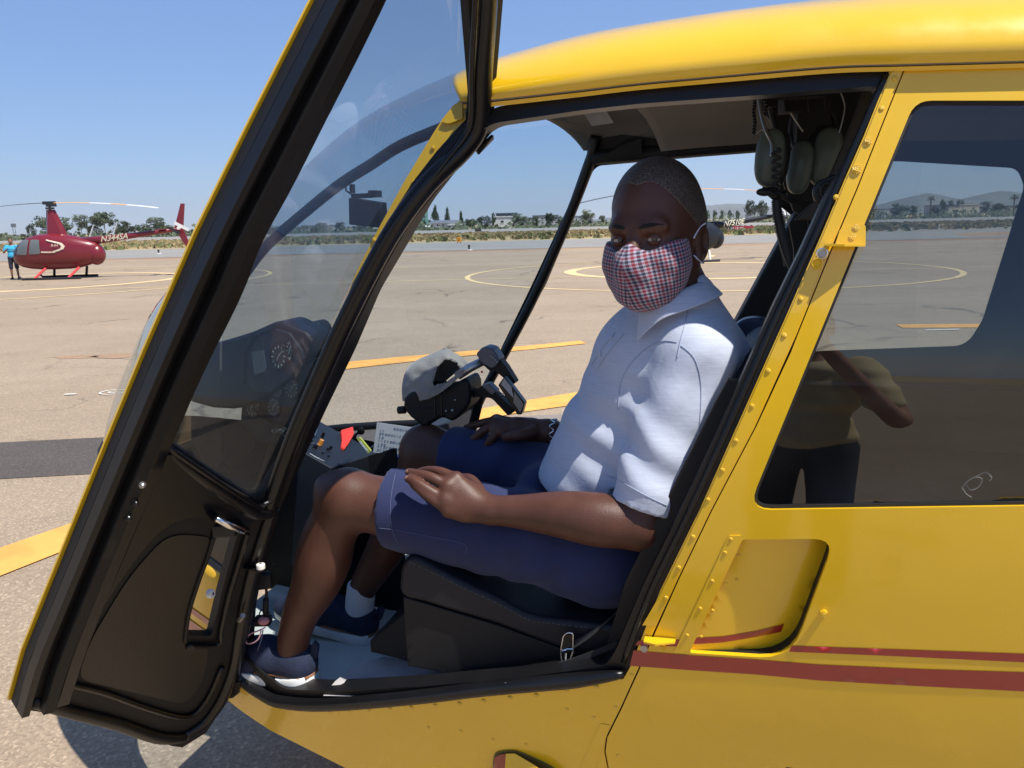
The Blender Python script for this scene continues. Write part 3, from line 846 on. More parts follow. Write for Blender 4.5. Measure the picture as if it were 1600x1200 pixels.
def wornblack(name, rough, worn=.0, c=(.008, .008, .009)):
    m = mat(name, c, rough, spec=.38, bump=.25, bscale=500, var=.2, vscale=9)
    if worn:
        n = m.node_tree; b = n.nodes['Principled BSDF']; L = n.links.new
        tc = n.nodes.new('ShaderNodeTexCoord').outputs['Object']
        t = n.nodes.new('ShaderNodeTexNoise'); t.inputs['Scale'].default_value = 34; t.inputs['Detail'].default_value = 10; t.inputs['Roughness'].default_value = .7
        mp = n.nodes.new('ShaderNodeMapping'); mp.inputs['Scale'].default_value = (.5, .5, 2.5); L(tc, mp.inputs[0]); L(mp.outputs[0], t.inputs['Vector'])
        r = n.nodes.new('ShaderNodeMapRange'); L(t.outputs['Fac'], r.inputs[0]); r.inputs[1].default_value = 1 - worn; r.inputs[2].default_value = 1 - worn + .02
        src = b.inputs['Base Color'].links[0].from_socket
        x = n.nodes.new('ShaderNodeMix'); x.data_type = 'RGBA'; L(r.outputs[0], x.inputs[0]); L(src, x.inputs[6]); x.inputs[7].default_value = (.5, .5, .48, 1); L(x.outputs[2], b.inputs['Base Color'])
    return m
M_bgloss = wornblack('gloss_black', .2, .0)
M_bsat = wornblack('satin_black', .38, .29)
M_bmat = wornblack('matt_black', .6)
M_int = mat('black_interior_plastic', (.008, .008, .009), .5, spec=.3, bump=.3, bscale=900)
M_sill = wornblack('sill_black', .25, .31)
M_seal = mat('rubber_seal', (.012, .012, .012), .6)
M_chrome = mat('chrome', (.8, .8, .8), .12, 1.0)
M_steel = mat('steel', (.45, .45, .44), .35, .9)
M_nylon = mat('white_nylon', (.78, .77, .70), .35)
M_liner = mat('headliner', (.20, .18, .16), .85, bump=.4, bscale=300, var=.08, vscale=3)
M_carpet = mat('grey_carpet', (.50, .48, .48), .95, bump=.8, bscale=700, var=.1, vscale=14)
M_floor = mat('floor_paint', (.56, .58, .54), .6, var=.1, vscale=9, bump=.3, bscale=300)
M_leather = mat('dark_leather', (.011, .012, .017), .5, spec=.35, bump=.5, bscale=420, var=.15, vscale=12)
M_vinylb = mat('blue_vinyl', (.05, .075, .13), .35, bump=.3, bscale=300)
M_dash = mat('dash_black', (.012, .014, .019), .45, spec=.4, bump=.3, bscale=700)
def glassmat(name, tint, rmin=.05, rough=.0, dirt=0.0):
    m = bpy.data.materials.new(name); m.use_nodes = True; n = m.node_tree; n.nodes.clear(); L = n.links.new
    out = n.nodes.new('ShaderNodeOutputMaterial'); tr = n.nodes.new('ShaderNodeBsdfTransparent'); tr.inputs[0].default_value = (*tint, 1)
    gl = n.nodes.new('ShaderNodeBsdfGlossy'); gl.inputs['Roughness'].default_value = rough; gl.inputs[0].default_value = (1, 1, 1, 1)
    fr = n.nodes.new('ShaderNodeLayerWeight'); fr.inputs[0].default_value = .5
    pw = n.nodes.new('ShaderNodeMath'); pw.operation = 'POWER'; L(fr.outputs['Facing'], pw.inputs[0]); pw.inputs[1].default_value = 5
    mr = n.nodes.new('ShaderNodeMath'); mr.operation = 'MULTIPLY_ADD'; L(pw.outputs[0], mr.inputs[0]); mr.inputs[1].default_value = .9; mr.inputs[2].default_value = rmin; mr.use_clamp = True
    mx = n.nodes.new('ShaderNodeMixShader'); L(mr.outputs[0], mx.inputs[0]); L(tr.outputs[0], mx.inputs[1]); L(gl.outputs[0], mx.inputs[2])
    last = mx.outputs[0]
    if dirt:
        df = n.nodes.new('ShaderNodeBsdfDiffuse'); df.inputs[0].default_value = (.6, .58, .55, 1)
        tc = n.nodes.new('ShaderNodeTexCoord').outputs['Object']
        t = n.nodes.new('ShaderNodeTexNoise'); t.inputs['Scale'].default_value = 5; t.inputs['Detail'].default_value = 9; L(tc, t.inputs['Vector'])
        r = n.nodes.new('ShaderNodeMapRange'); L(t.outputs['Fac'], r.inputs[0]); r.inputs[1].default_value = .4; r.inputs[2].default_value = .8; r.inputs[3].default_value = dirt * .4; r.inputs[4].default_value = dirt * 1.6
        m2 = n.nodes.new('ShaderNodeMixShader'); L(r.outputs[0], m2.inputs[0]); L(last, m2.inputs[1]); L(df.outputs[0], m2.inputs[2]); last = m2.outputs[0]
    L(last, out.inputs[0])
    return m
M_glass = glassmat('tinted_door_glass', (.66, .69, .70), .10, dirt=.012)
M_wsglass = glassmat('tinted_windshield', (.74, .82, .88), .04, dirt=.01)
M_rglass = glassmat('tinted_rear_glass', (.50, .52, .50), .075, dirt=.012)

HELI = empty('yellow_helicopter', H(.3, 0, 0), 'yellow helicopter with its front door swung open and red stripes on its flank', 'helicopter')

# ---- roof
low = [(724, 163), (775, 159), (910, 144), (1000, 133.5), (1150, 120), (1300, 107.5), (1413, 104), (1600, 99), (1850, 92)]
sil = [(730, 133), (777, 112), (900, 77), (1000, 58), (1150, 36), (1300, 19), (1437, 9), (1600, 3), (1850, -4)]
low = smoothp(low, sub=4); sil = smoothp(sil, sub=4)
half = []
for a_, b_ in zip(low, sil):
    P0 = S(*a_, -.006); s0, l0, z0 = toH(P0)
    P1 = atL(b_[0], b_[1], l0 + .27); s1, l1, z1 = toH(P1)
    colm = [(s0, l0, z0)]
    for k in range(1, 9):
        u = k / 8; colm.append((s0 + (s1 - s0) * u, l0 + (l1 - l0) * (1 - math.cos(u * math.pi / 2)) , z0 + (z1 - z0) * math.sin(u * math.pi / 2)))
    for k in range(1, 5):
        u = k / 4; colm.append((s1, l1 + (0 - l1) * u, z1 + .006 * u))
    half.append(colm)
rows = []
for c in half:
    rows.append([H(*q) for q in c] + [H(q[0], -q[1], q[2]) for q in c[-2::-1]])
IF = next(i for i, q in enumerate(low) if q[0] > 925)
mb = MB().grid(rows); NCR = len(rows[0])
mb.f = [f for f in mb.f if not (f[0] // NCR < IF and 8 <= f[0] % NCR < NCR - 9)]
roof = mb.build('roof', [M_liner, M_yel], HELI, smooth=True)
so_ = roof.modifiers.new('s', 'SOLIDIFY'); so_.thickness = .012; so_.offset = -1; so_.material_offset = 1
# drip rail below the roof edge
A = [S(x, y, -.010) for x, y in low]; B = [S(x, y + 7, -.004) for x, y in low]; C_ = [S(x, y + 7, .02) for x, y in low]
MB().grid([A, B, C_]).build('drip_rail', M_yel, roof, smooth=False)
# headliner
def hl(k): return [H(q[0], q[1] + (.05 if q[1] < 0 else -.05), q[2] - .035) for q in k]
hcs = half[IF:] + [[(q[0] + 1.2, q[1], q[2] - .02) for q in half[-1]]]
rws = [[p - Vector((0, 0, .014)) for p in (lambda c: [H(c[0][0], c[0][1] + .02, c[0][2] - .002)] + [H(q[0], q[1], q[2]) for q in c[2::2]] + [H(q[0], -q[1], q[2]) for q in c[-2::-2]])(half[IF])]] + [[H(c[0][0], c[0][1] + .05, c[0][2] - .015)] + [H(q[0], q[1] * .93, q[2] - .05) for q in c[2::2]] + [H(q[0], -q[1] * .93, q[2] - .05) for q in c[-2::-2]] for c in hcs]
MB().grid(rws).build('headliner', M_liner, HELI, smooth=True)

# ---- rear side panel with window and air scoop
seam = [(1413, 108), (1376, 201), (1339, 295), (1301, 385), (1245, 524), (1235, 550), (1180, 668), (1112, 797), (1060, 905), (1022, 990), (1009, 1020), (1000, 1042), (970, 1108), (948, 1152), (945, 1174), (950, 1200), (965, 1260), (975, 1330)]
panel_o = seam + [(1300, 1330), (1850, 1330), (1850, 90), (1600, 100)]
win_r = roundc([(1430, 157, 26), (1850, 157, 10), (1850, 787, 10), (1168, 797, 38)], 20)
scoop = roundc([(1160, 843, 3), (1305, 842, 34), (1236, 1030, 50), (1077, 1020, 6)], 10)
panel_o2 = [(x + (1.2 if i < len(seam) else 0), y) for i, (x, y) in enumerate(panel_o)]
PAN = sheet('side_panel', panel_o2, Sin, M_yel, HELI, holes=[win_r, scoop], t=.012, step=26)
# window: seal, glass
def scalep(poly, cx, cy, k): return [(cx + (x - cx) * k, cy + (y - cy) * k) for x, y in poly]
def offp(poly, d):
    """offset closed polygon outward by d pixels"""
    n = len(poly); ar = sum(poly[i][0] * poly[(i + 1) % n][1] - poly[(i + 1) % n][0] * poly[i][1] for i in range(n)); sg = 1 if ar > 0 else -1; out = []
    for i in range(n):
        a, p, b = Vector(poly[i - 1]), Vector(poly[i]), Vector(poly[(i + 1) % n])
        d1 = (p - a); d2 = (b - p)
        if d1.length < 1e-6: d1 = d2
        if d2.length < 1e-6: d2 = d1
        n1 = Vector((d1.y, -d1.x)).normalized(); n2 = Vector((d2.y, -d2.x)).normalized(); q = (n1 + n2)
        q = q.normalized() if q.length > 1e-6 else n1
        k = 1 / max(.5, q.dot(n1)); out.append(tuple(p + q * d * sg * k))
    return out
sheet('window_seal', offp(win_r, 1), lambda x, y, o: Sin(x, y, .006 + o), M_seal, PAN, holes=[offp(win_r, -5)], t=.006, step=30)
sheet('window', offp(win_r, 0), lambda x, y, o: Sin(x, y, .009 + o), M_rglass, PAN, step=26)
# scoop: ramp and dark wall
x0s, x1s = 1077, 1305
def scoopmap(x, y, o):
    # depth grows to the right edge
    lx = 1160 - (y - 843) * (83 / 177); rx = 1303 - max(0, (y - 880)) * .43
    u = min(1, max(0, (x - lx) / max(30, rx - lx)))
    return Sin(x, y, .012 + .034 * u ** 1.4)
sheet('scoop_floor', offp(scoop, 0), scoopmap, M_yel, PAN, step=14)
n = len(scoop)
A = [Sin(x, y, .0115) for x, y in scoop] ; B = [scoopmap(x, y, 0) + HL * .004 for x, y in scoop]
MB().strip(A + [A[0]], B + [B[0]]).build('scoop_wall', M_bmat, PAN)
# red stripes: sheets lying 0.8 mm proud of the skin
def stripe(up, dn, lift=-.0009, parent=PAN, mp=Sin):
    poly = up + dn[::-1]
    return sheet('stripe', poly, lambda x, y, o: mp(x, y, lift), M_redp, parent, step=16)
stripe([(1237, 1008.5), (1400, 1014), (1600, 1021), (1850, 1030)], [(1233, 1018), (1400, 1025), (1600, 1034.5), (1850, 1045)])
stripe([(1001, 1017), (1079, 1023.5), (1180, 1030), (1280, 1038), (1440, 1045), (1600, 1050), (1850, 1060)], [(997, 1041), (1080, 1047), (1180, 1053.5), (1280, 1063), (1440, 1072), (1600, 1080), (1850, 1094)])
stripe([(1008, 1000), (1057, 999), (1078, 1002)], [(1005, 1008), (1057, 1010), (1076, 1012)])
stripe([(1079, 1001), (1130, 1001), (1180, 997), (1226, 990)], [(1076, 1011), (1130, 1011), (1180, 1007), (1221, 1003)], mp=lambda x, y, o: scoopmap(x, y, 0) - HL * .0009)
# hinge strip of the scoop panel
hs = roundc([(1139, 836, 3), (1158, 836, 3), (1077, 1019, 3), (1053, 1019, 3)], 3)
sheet('hinge_strip', hs, lambda x, y, o: Sin(x, y, -.0022 + o), M_yel, PAN, t=.002, step=14)
# door strap of the rear door (pivot strip)
strip_o = [(1395, 112), (1412, 109), (1375, 201), (1338, 295), (1300, 385), (1244, 524), (1179, 668), (1111, 797), (1059, 905), (1021, 989), (987, 1037), (975, 1060), (985, 1042), (1031, 924), (1093, 797), (1160, 647), (1230, 490), (1279, 377), (1320, 280), (1350, 212)]
strip_o = [(1391, 109), (1412, 108.5), (1375, 201), (1338, 295), (1300, 385), (1244, 524), (1179, 668), (1111, 797), (1059, 905), (1021, 988), (1008, 1019), (999, 1041), (969, 1107), (947, 1151), (944, 1174), (949, 1200), (960, 1250), (975, 1330), (955, 1330), (560, 1330), (560, 1216), (538, 1199), (484, 1172), (422, 1141), (380, 1113), (352, 1091), (352, 1056), (371, 1051), (396, 1079), (441, 1103), (515, 1109), (655, 1096), (760, 1082), (900, 1070), (974, 1061), (985, 1042), (1031, 924), (1093, 797), (1160, 647), (1230, 490), (1279, 377), (1320, 280), (1350, 212)]
FRP = sheet('front_panel', strip_o, Sin, M_yel, HELI, t=.012, step=20)
# raised reinforcing strip with bolts along the rear jamb
rs = [(1393, 113), (1409, 110), (1371, 202), (1335, 293), (1297, 383), (1241, 522), (1176, 666), (1108, 796), (1056, 903), (1024, 976), (1004, 976), (1034, 924), (1096, 797), (1163, 647), (1233, 490), (1282, 377), (1323, 280), (1353, 212)]
sheet('jamb_strip', rs, lambda x, y, o: Sin(x, y, -.003 + o), M_yel, FRP, t=.0028, step=18)
stripe([(990, 1016), (1007.5, 1017)], [(984, 1040), (998.5, 1041)], parent=FRP)
stripe([(998, 1001), (1013, 1000)], [(993, 1008), (1010, 1008)], parent=FRP)
# belly under the lower silhouette
bel = [(350, 1091), (380, 1113), (422, 1141), (484, 1172), (538, 1199), (560, 1216)]
rws = []
for x, y in bel + []:
    p = Sin(x, y); s_, l_, z_ = toH(p); r_ = []
    for k in range(9):
        u = k / 8; r_.append(H(s_, l_ * (1 - u), z_ - .05 * math.sin(u * math.pi / 2) - .0))
    rws.append(r_ + [H(s_, l_ * -(1 - (8 - k) / 8), z_ - .05 * math.sin((8 - k) / 8 * math.pi / 2)) for k in range(1, 9)])
p0 = rws[-1]
rws.append([q + HA * .5 + Vector((0, 0, -.12)) for q in p0]); rws.append([q + HA * 1.6 + Vector((0, 0, -.14)) for q in p0])
MB().grid(rws).build('belly', M_yel, HELI, smooth=True)
# seam shadow gap filler (dark, set back)
gp_ = []
for (x, y) in seam: gp_.append((x, y))
A = [Sin(x - 7, y, .0135) for x, y in gp_]; B = [Sin(x + 7, y, .0135) for x, y in gp_]
MB().strip(A, B).build('seam_backing', M_bmat, HELI)

# ---- rivets and bolts
def head_mesh(kind):
    mb = MB()
    if kind == 'dome': mb.ell((0, 0, 0), (1, 1, .55), nu=10, nv=6)
    elif kind == 'hex':
        mb.tube([(0, 0, -.2), (0, 0, .9)], 1, 6); mb.tube([(0, 0, .9), (0, 0, 1.2)], .55, 10)
    elif kind == 'ring':
        mb.tube([(0, 0, -.1), (0, 0, .25)], 1.0, 16); mb.tube([(0, 0, .25), (0, 0, .5)], .6, 12)
    return mesh(mb.v, mb.f, kind == 'dome')
HEADS = {k: head_mesh(k) for k in ('dome', 'hex', 'ring')}
for v_ in HEADS.values(): v_.materials.append(M_yel)
HEADS['screw'] = head_mesh('ring'); HEADS['screw'].materials.append(M_yel)
def rivet(px, py, r, kind='dome', parent=PAN, mp=Sin, lift=-.0022, nm='rivet', sq=1.0):
    p = mp(px, py, lift); e1 = mp(px + 3, py, lift) - p; e2 = mp(px, py - 3, lift) - p
    nrm = e1.cross(e2).normalized()
    if nrm.dot(CAM - p) < 0: nrm = -nrm
    q = nrm.to_track_quat('Z', 'Y'); rr = r / FOC * (p - CAM).length
    o = bpy.data.objects.new(nm, HEADS[kind]); col.objects.link(o); o.parent = parent
    off = Vector((0, 0, 0)); k = parent
    while k: off += k.location; k = k.parent
    o.location = p - off; o.rotation_mode = 'QUATERNION'; o.rotation_quaternion = q; rr *= .88; o.scale = (rr, rr, rr * sq * .8)
    return o
for x, y in [(1397, 123), (1377, 170), (1356, 221), (1175, 634), (1150, 688), (1129, 734), (1106, 780), (1083, 838), (1061, 886), (1041, 933)]:
    rivet(x, y, 4.2, 'dome', FRP, lift=-.0035)
for x, y in [(1306, 308), (1251, 467), (1225, 524), (1200, 579)]: rivet(x, y, 4.6, 'dome', FRP, lift=-.0035)
rivet(1338, 265, 7.5, 'hex', FRP, lift=-.003, nm='bolt', sq=.6)
rivet(1356, 221, 5.5, 'hex', FRP, lift=-.003, nm='bolt', sq=.7)
rivet(1281, 377, 0.1, 'dome', FRP)
for x, y in [(1142, 842), (1133, 863), (1113, 907), (1094, 950), (1074, 992)]: rivet(x, y, 3.6, 'dome', PAN, lift=-.0025)
for x, y in [(1154, 872), (1151, 911), (1133, 917), (1113, 959)]: rivet(x, y, 3.4, 'dome', PAN, mp=lambda a, b, c: scoopmap(a, b, 0), lift=0)
rivet(1095, 1000, 3, 'dome', PAN, mp=lambda a, b, c: scoopmap(a, b, 0))
rivet(1287, 957, 6, 'hex', PAN, lift=-.001, nm='bolt', sq=1.3)
for x, y in [(1062, 1016), (966, 1181)]: rivet(x, y, 3, 'dome', PAN, lift=-.0002)
for x, y in [(1331, 19), (1422, 60), (1419, 84), (1437, 20), (1440, 3)]:
    pass
for x, y in [(516, 1111), (545, 1110), (576, 1109), (609, 1107), (643, 1105), (680, 1102), (718, 1099), (756, 1095), (797, 1090), (838, 1086), (885, 1079), (932, 1073)]:
    rivet(x, y, 3.3 + (x - 516) * .0025, 'dome', FRP, lift=-.0008)
for x, y in [(886, 1108), (987, 1054), (962, 1105), (944, 1137), (936, 1158), (928, 1179), (928, 1121), (770, 1155), (822, 1163), (720, 1142), (670, 1137)]: rivet(x, y, 3.3, 'dome', FRP, lift=-.0003, sq=.5)
pl = roundc([(938, 1130, 4), (954, 1133, 3), (930, 1200, 3), (908, 1240, 2), (888, 1240, 2)], 3)
sheet('patch_plate', pl, lambda x, y, o: Sin(x, y, -.0012 + o), M_yel, FRP, t=.001, step=16)
# ---- hinge brackets of the rear door
def bracket(cx, cy, sc, parent, red=False):
    base = roundc([(cx - 6 * sc, cy - 30 * sc, 3), (cx + 36 * sc, cy - 38 * sc, 6), (cx + 36 * sc, cy - 4 * sc, 2), (cx - 14 * sc, cy - 4 * sc, 2)], 3)
    o = sheet('hinge_bracket', base, lambda x, y, o: Sin(x, y, -.0042 + o), M_yel, parent, t=.004, step=10)
    lip = [Sin(cx - 38 * sc, cy - 4 * sc), Sin(cx + 36 * sc, cy - 3 * sc)]
    a = [Sin(cx - 30 * sc, cy - 6 * sc, -.004), Sin(cx + 34 * sc, cy - 5 * sc, -.004)]
    d = -HL
    mbb = MB()
    pts = [a[0], a[1], a[1] + d * .012, a[0] + (a[1] - a[0]) * .45 + d * .026, a[0] + d * .024]
    mbb.prism(pts, (0, 0, -.0035)); mbb.build('bracket_lip', M_yel, o)
    for k, (dx, dy) in enumerate(((-36, 10), (-44, 26))):
        c = Sin(cx + dx * sc, cy + dy * sc, -.006)
        mbb = MB().tube([c + HL * .008, c - HL * .004], .0062 * sc, 14); 
        mbb.build('hinge_knuckle', M_steel if k == 0 else M_yel, o)
        rr = []
        for t in np.linspace(0, 2 * math.pi, 18): rr.append(c - HL * .005 + HA * math.cos(t) * .0085 * sc + Vector((0, 0, math.sin(t) * .0085 * sc)))
        MB().tube(rr, .0013, 5).build('washer', M_chrome if k == 0 else M_yel, o)
    return o
br = bracket(1318, 386, .95, FRP)
for x, y in [(1337, 355), (1331, 370)]: rivet(x, y, 5.2, 'screw', FRP, lift=-.0048, nm='screw', sq=.6)
# small lip bracket at the lower hinge
a = [Sin(1008, 993, -.003), Sin(1056, 997, -.003)]
LB = MB().prism([a[0], a[1], a[1] - HL * .012, a[0] + (a[1] - a[0]) * .4 - HL * .026, a[0] - HL * .02], (0, 0, -.0035)).build('hinge_bracket', M_yel, FRP)
c = Sin(1007, 1011, -.004); MB().tube([c + HL * .006, c - HL * .004], .007, 14).build('hinge_knuckle', M_steel, LB)
c = Sin(1037, 1011, -.003); MB().tube([c + HL * .004, c - HL * .003], .005, 14).build('hinge_knuckle', M_yel, LB)
# red and yellow step light fairing at the bottom
fo = smoothp([(774, 1181), (782, 1175), (806, 1174), (838, 1187), (868, 1203), (900, 1230), (880, 1250), (780, 1250), (773, 1205)], closed=True, sub=3)
sheet('light_seal', offp(fo, 2.0), lambda x, y, o: Sin(x, y, -.002 + o), mat('olive_sealant', (.16, .12, .03), .5), FRP, t=.002, step=16)
M_lens = mat('red_lens', (.30, .02, .01), .1, coat=1)
def bul(x, y, o):
    u = min(1, max(0, (x - 770) / 130)); return Sin(x, y, -.004 - .022 * math.sin(math.pi * min(1, .12 + .8 * u)) * min(1, max(0, (y - 1172) / 30 + .1)))
sheet('step_fairing', [q for q in [(792, 1174.5), (806, 1174), (838, 1187), (868, 1203), (900, 1230), (880, 1250), (794, 1250)]], bul, M_yel, FRP, step=10)
sheet('marker_lens', [(774, 1181), (782, 1176), (792, 1174.8), (794, 1250), (780, 1250), (773, 1205)], bul, M_lens, FRP, step=8)

# ---- door jamb rim (black) round the opening
O_ = [(735, 190), (775, 165), (910, 150), (1000, 140), (1150, 127), (1300, 114), (1392, 110), (1350, 212), (1320, 280), (1279, 377), (1230, 490), (1160, 647), (1093, 797), (1031, 924), (985, 1042), (974, 1061), (900, 1069.5), (760, 1081.5), (655, 1095.5), (515, 1108.5), (441, 1102.5), (396, 1078.5), (370, 1050), (352, 1000), (358, 930), (380, 840), (425, 735), (470, 640), (515, 545), (555, 442), (645, 296), (712, 202)]
I_ = [(767, 192), (910, 171), (1000, 161), (1180, 148), (1290, 139), (1374, 133), (1344, 200), (1317, 259), (1285, 315), (1253, 387), (1205, 485), (1135, 645), (1066, 793), (1003, 920), (960, 1022), (945, 1044), (900, 1050), (795, 1064), (655, 1076), (515, 1083), (441, 1080), (410, 1057), (375, 1022), (378, 960), (398, 860), (440, 755), (487, 650), (535, 550), (575, 455), (660, 310), (735, 215)]
O_ = roundc(O_, 12, 3); I_ = roundc(I_, 12, 3)
JR = sheet('door_jamb', O_, lambda x, y, o: Sin(x, y, .008 + o), M_bsat, HELI, holes=[I_], t=.05, step=16)
# bright sill bead
mb = MB(); pts = [Sin(x, y, -.002) for x, y in smoothp([(352, 1020), (362, 1038), (382, 1063), (410, 1083), (441, 1096), (515, 1100), (655, 1088), (760, 1075), (900, 1062), (975, 1052)], sub=4)]
mb.tube(pts, [.016] * (len(pts) - 4) + [.014, .012, .010, .006], 10); mb.build('door_sill', M_sill, HELI, smooth=True)
pts = [Sin(x, y, .004) for x, y in smoothp([(1386, 116), (1346, 206), (1302, 306), (1266, 386), (1217, 487), (1148, 645), (1080, 795), (1018, 922), (974, 1036)], sub=4)]
MB().tube(pts, .006, 8).build('jamb_seal', M_bgloss, HELI, smooth=True)
# yellow front pillar
ap = [(724, 150), (692, 185), (677, 208), (632, 283), (587, 365), (556, 427), (520, 520), (480, 615), (435, 715), (392, 810), (372, 880), (352, 960), (342, 1045), (349, 1092), (372, 1056), (356, 1000), (362, 930), (386, 840), (430, 735), (475, 640), (520, 545), (552, 442), (645, 297), (712, 203), (728, 186)]
FP = sheet('front_pillar', ap, Sin, M_yel, HELI, t=.012, step=12)
for x, y in [(706, 182), (677, 231), (646, 285), (585, 375)]: rivet(x, y, 4.2, 'dome', FP, lift=-.002)
hb = roundc([(690, 190, 3), (712, 163, 3), (724, 162, 2), (724, 186, 2), (702, 194, 5)], 3)
sheet('hinge_plate', hb, lambda x, y, o: Sin(x, y, -.006 + o), M_yel, FP, t=.005, step=8)

# ---- far side of the cabin
ffo = [(923, 204), (917, 240), (888, 322), (831, 445), (777, 556), (727, 655), (700, 700), (640, 800), (600, 900), (700, 980), (1100, 980), (1800, 900), (1800, 200), (1300, 210), (1100, 226)]
f_door = roundc([(936, 259), (1186, 237), (1192, 300), (1238, 338), (1141, 516), (1020, 760), (760, 720), (741, 660), (786, 569), (834, 478), (853, 445), (905, 322), (927, 266)], 6)
f_win = roundc([(1340, 252, 10), (1405, 252, 8), (1590, 263, 20), (1600, 292, 8), (1535, 500, 8), (1510, 540, 26), (1287, 548, 8), (1240, 552, 10)], 12)
SFi = lambda x, y, o: SF(x, y, o)
FAR = sheet('far_side_panel', ffo, SFi, [M_bmat], HELI, holes=[f_door, f_win], t=.03, step=26)
sheet('far_outer_skin', offp(ffo, -7), lambda x, y, o: SF(x, y, .035 + o), M_yel, HELI, holes=[offp(f_door, 5), offp(f_win, 5)], t=.008, step=30)
sheet('far_window', offp(f_win, 1), lambda x, y, o: SF(x, y, .015), M_wsglass, HELI, step=40)
# far post reads bevelled
pts = [SF(x, y, -.012) for x, y in smoothp([(931, 212), (922, 253), (893, 330), (840, 452), (783, 562), (735, 652)], sub=4)]
MB().tube(pts, .017, 8).build('far_door_post', M_bsat, HELI, smooth=True)
pts = [SF(x, y, -.012) for x, y in [(922, 247), (985, 243), (1100, 233), (1190, 226), (1300, 222)]]
MB().tube(pts, .022, 8).build('far_roof_rail', M_bmat, HELI, smooth=True)
pts = [(978, 224), (1002, 216), (1003, 240), (938, 254), (934, 248)]
sheet('rail_cover', pts, lambda x, y, o: SF(x, y, -.04 + o), M_bmat, HELI, t=.02, step=12)
# duct tape patch on the headliner
M_tape = mat('silver_tape', (.36, .34, .32), .4, bump=.5, bscale=60, var=.2, vscale=30)
tp = [(909, 173), (944, 168), (959, 192), (925, 197)]
sheet('tape_patch', tp, lambda x, y, o: SF(x, y, -.115 + o), M_tape, HELI, t=.002, step=6)

# ---- windshield and nose: loft from near pillar over the centre line to the far pillar
Npx = [(724, 152), (677, 210), (632, 285), (558, 425), (502, 540), (457, 640), (410, 745), (372, 850), (350, 950), (342, 1040), (350, 1090)]
Cpx = [(745, 124), (660, 156), (570, 205), (452, 305), (350, 388), (276, 462), (232, 545), (198, 630), (182, 735), (205, 850), (262, 955)]
Nn = [toH(Sin(*q)) for q in smoothp(Npx, sub=4)]; Cc = [toH(atL(*q, .0)) for q in smoothp(Cpx, sub=4)]
rws = []
Fpx = [(926, 200), (917, 240), (888, 322), (848, 412), (800, 508), (757, 596), (727, 655), (700, 700), (660, 760), (640, 830), (640, 900)]
Ff = [toH(SF(*q)) for q in smoothp(Fpx, sub=4)]
for a_, b_, f_ in zip(Nn, Cc, Ff):
    r_ = []
    for k in range(13):
        u = k / 12; w_ = math.sin(u * math.pi / 2) ** .9
        r_.append(H(a_[0] + (b_[0] - a_[0]) * w_, a_[1] * (1 - u), a_[2] + (b_[2] - a_[2]) * (math.sin(u * math.pi / 2) ** .8)))
    for k in range(11, -1, -1):
        u = k / 12; w_ = math.sin(u * math.pi / 2) ** .9; r_.append(H(f_[0] + (b_[0] - f_[0]) * w_, f_[1] * (1 - u), f_[2] + (b_[2] - f_[2]) * (math.sin(u * math.pi / 2) ** .8)))
    rws.append(r_)
cut = 30
Cc0 = rws[0]
MB().grid([Cc0] + [r_[8:-8] if False else [r_[8 + int(round(j * (len(r_) - 17) / 24))] for j in range(25)] for r_ in rows[:IF + 1]]).build('windshield_top', M_wsglass, HELI, smooth=True)
NL = MB().grid([[H(*(lambda q: (q[0] + .03, q[1] * .95, q[2]))(toH(p))) for p in r_] for r_ in rws[cut - 1:]]).build('nose_lining', M_int, HELI, smooth=True)
WS = MB().grid(rws[:cut + 1]).build('windshield', M_wsglass, HELI, smooth=True)
NS = MB().grid(rws[cut:]).build('nose', M_yel, HELI, smooth=True)
sd = NS.modifiers.new('s', 'SOLIDIFY'); sd.thickness = .01
e_ = [p + Vector((0, 0, .004)) for p in rws[cut]]
MB().tube(e_, .010, 6).build('windshield_trim', M_bmat, HELI)
def rowpt(i, j): return rws[i][j]
# red stripe wrapping the nose
def nosepatch(i0, i1, j0, j1):
    def at(i, j):
        k = int(i); p = rws[k][j].lerp(rws[k + 1][j], i - k); return p + (p - H(-.2, 0, .8)).normalized() * .003
    g = [[at(i, j) for j in range(j0, j1)] for i in np.linspace(i0, i1, 4)]
    return MB().grid(g).build('stripe', M_redp, NS, smooth=True)
nosepatch(34.1, 35.3, 0, 10); nosepatch(33.3, 33.65, 0, 10)

# centre bow of the windshield
bow = [(712, 192), (679, 205), (625, 228), (580, 257), (531, 288), (475, 333), (419, 382), (385, 425), (350, 480), (330, 530)]
pts = [atL(x, y, .06) for x, y in smoothp(bow, sub=4)]
A = [p - HL * .016 for p in pts]
mb = MB().tube(pts, [.016] * len(pts), 8); mb.build('windshield_bow', M_bmat, HELI, smooth=True)
# box hanging from the bow
bc = [atL(544, 309, .0), atL(592, 316, .0), atL(595, 356, .0), atL(545, 351, .0)]
BX = MB().prism(bc, HL * .05).build('compass', M_int, HELI, bevel=.003)
MB().tube([atL(550, 288, .03), atL(551, 302, .03)], .008, 8).tube([atL(540, 291, .03), atL(541, 298, .03), atL(548, 303, .03)], .003, 6).box(atL(566, 306, .03), (.05, .035, .012), Matrix.Rotation(-PSI, 3, 'Z')).box(atL(586, 303, .03), (.022, .04, .018), Matrix.Rotation(-PSI, 3, 'Z')).build('bracket', M_int, BX)

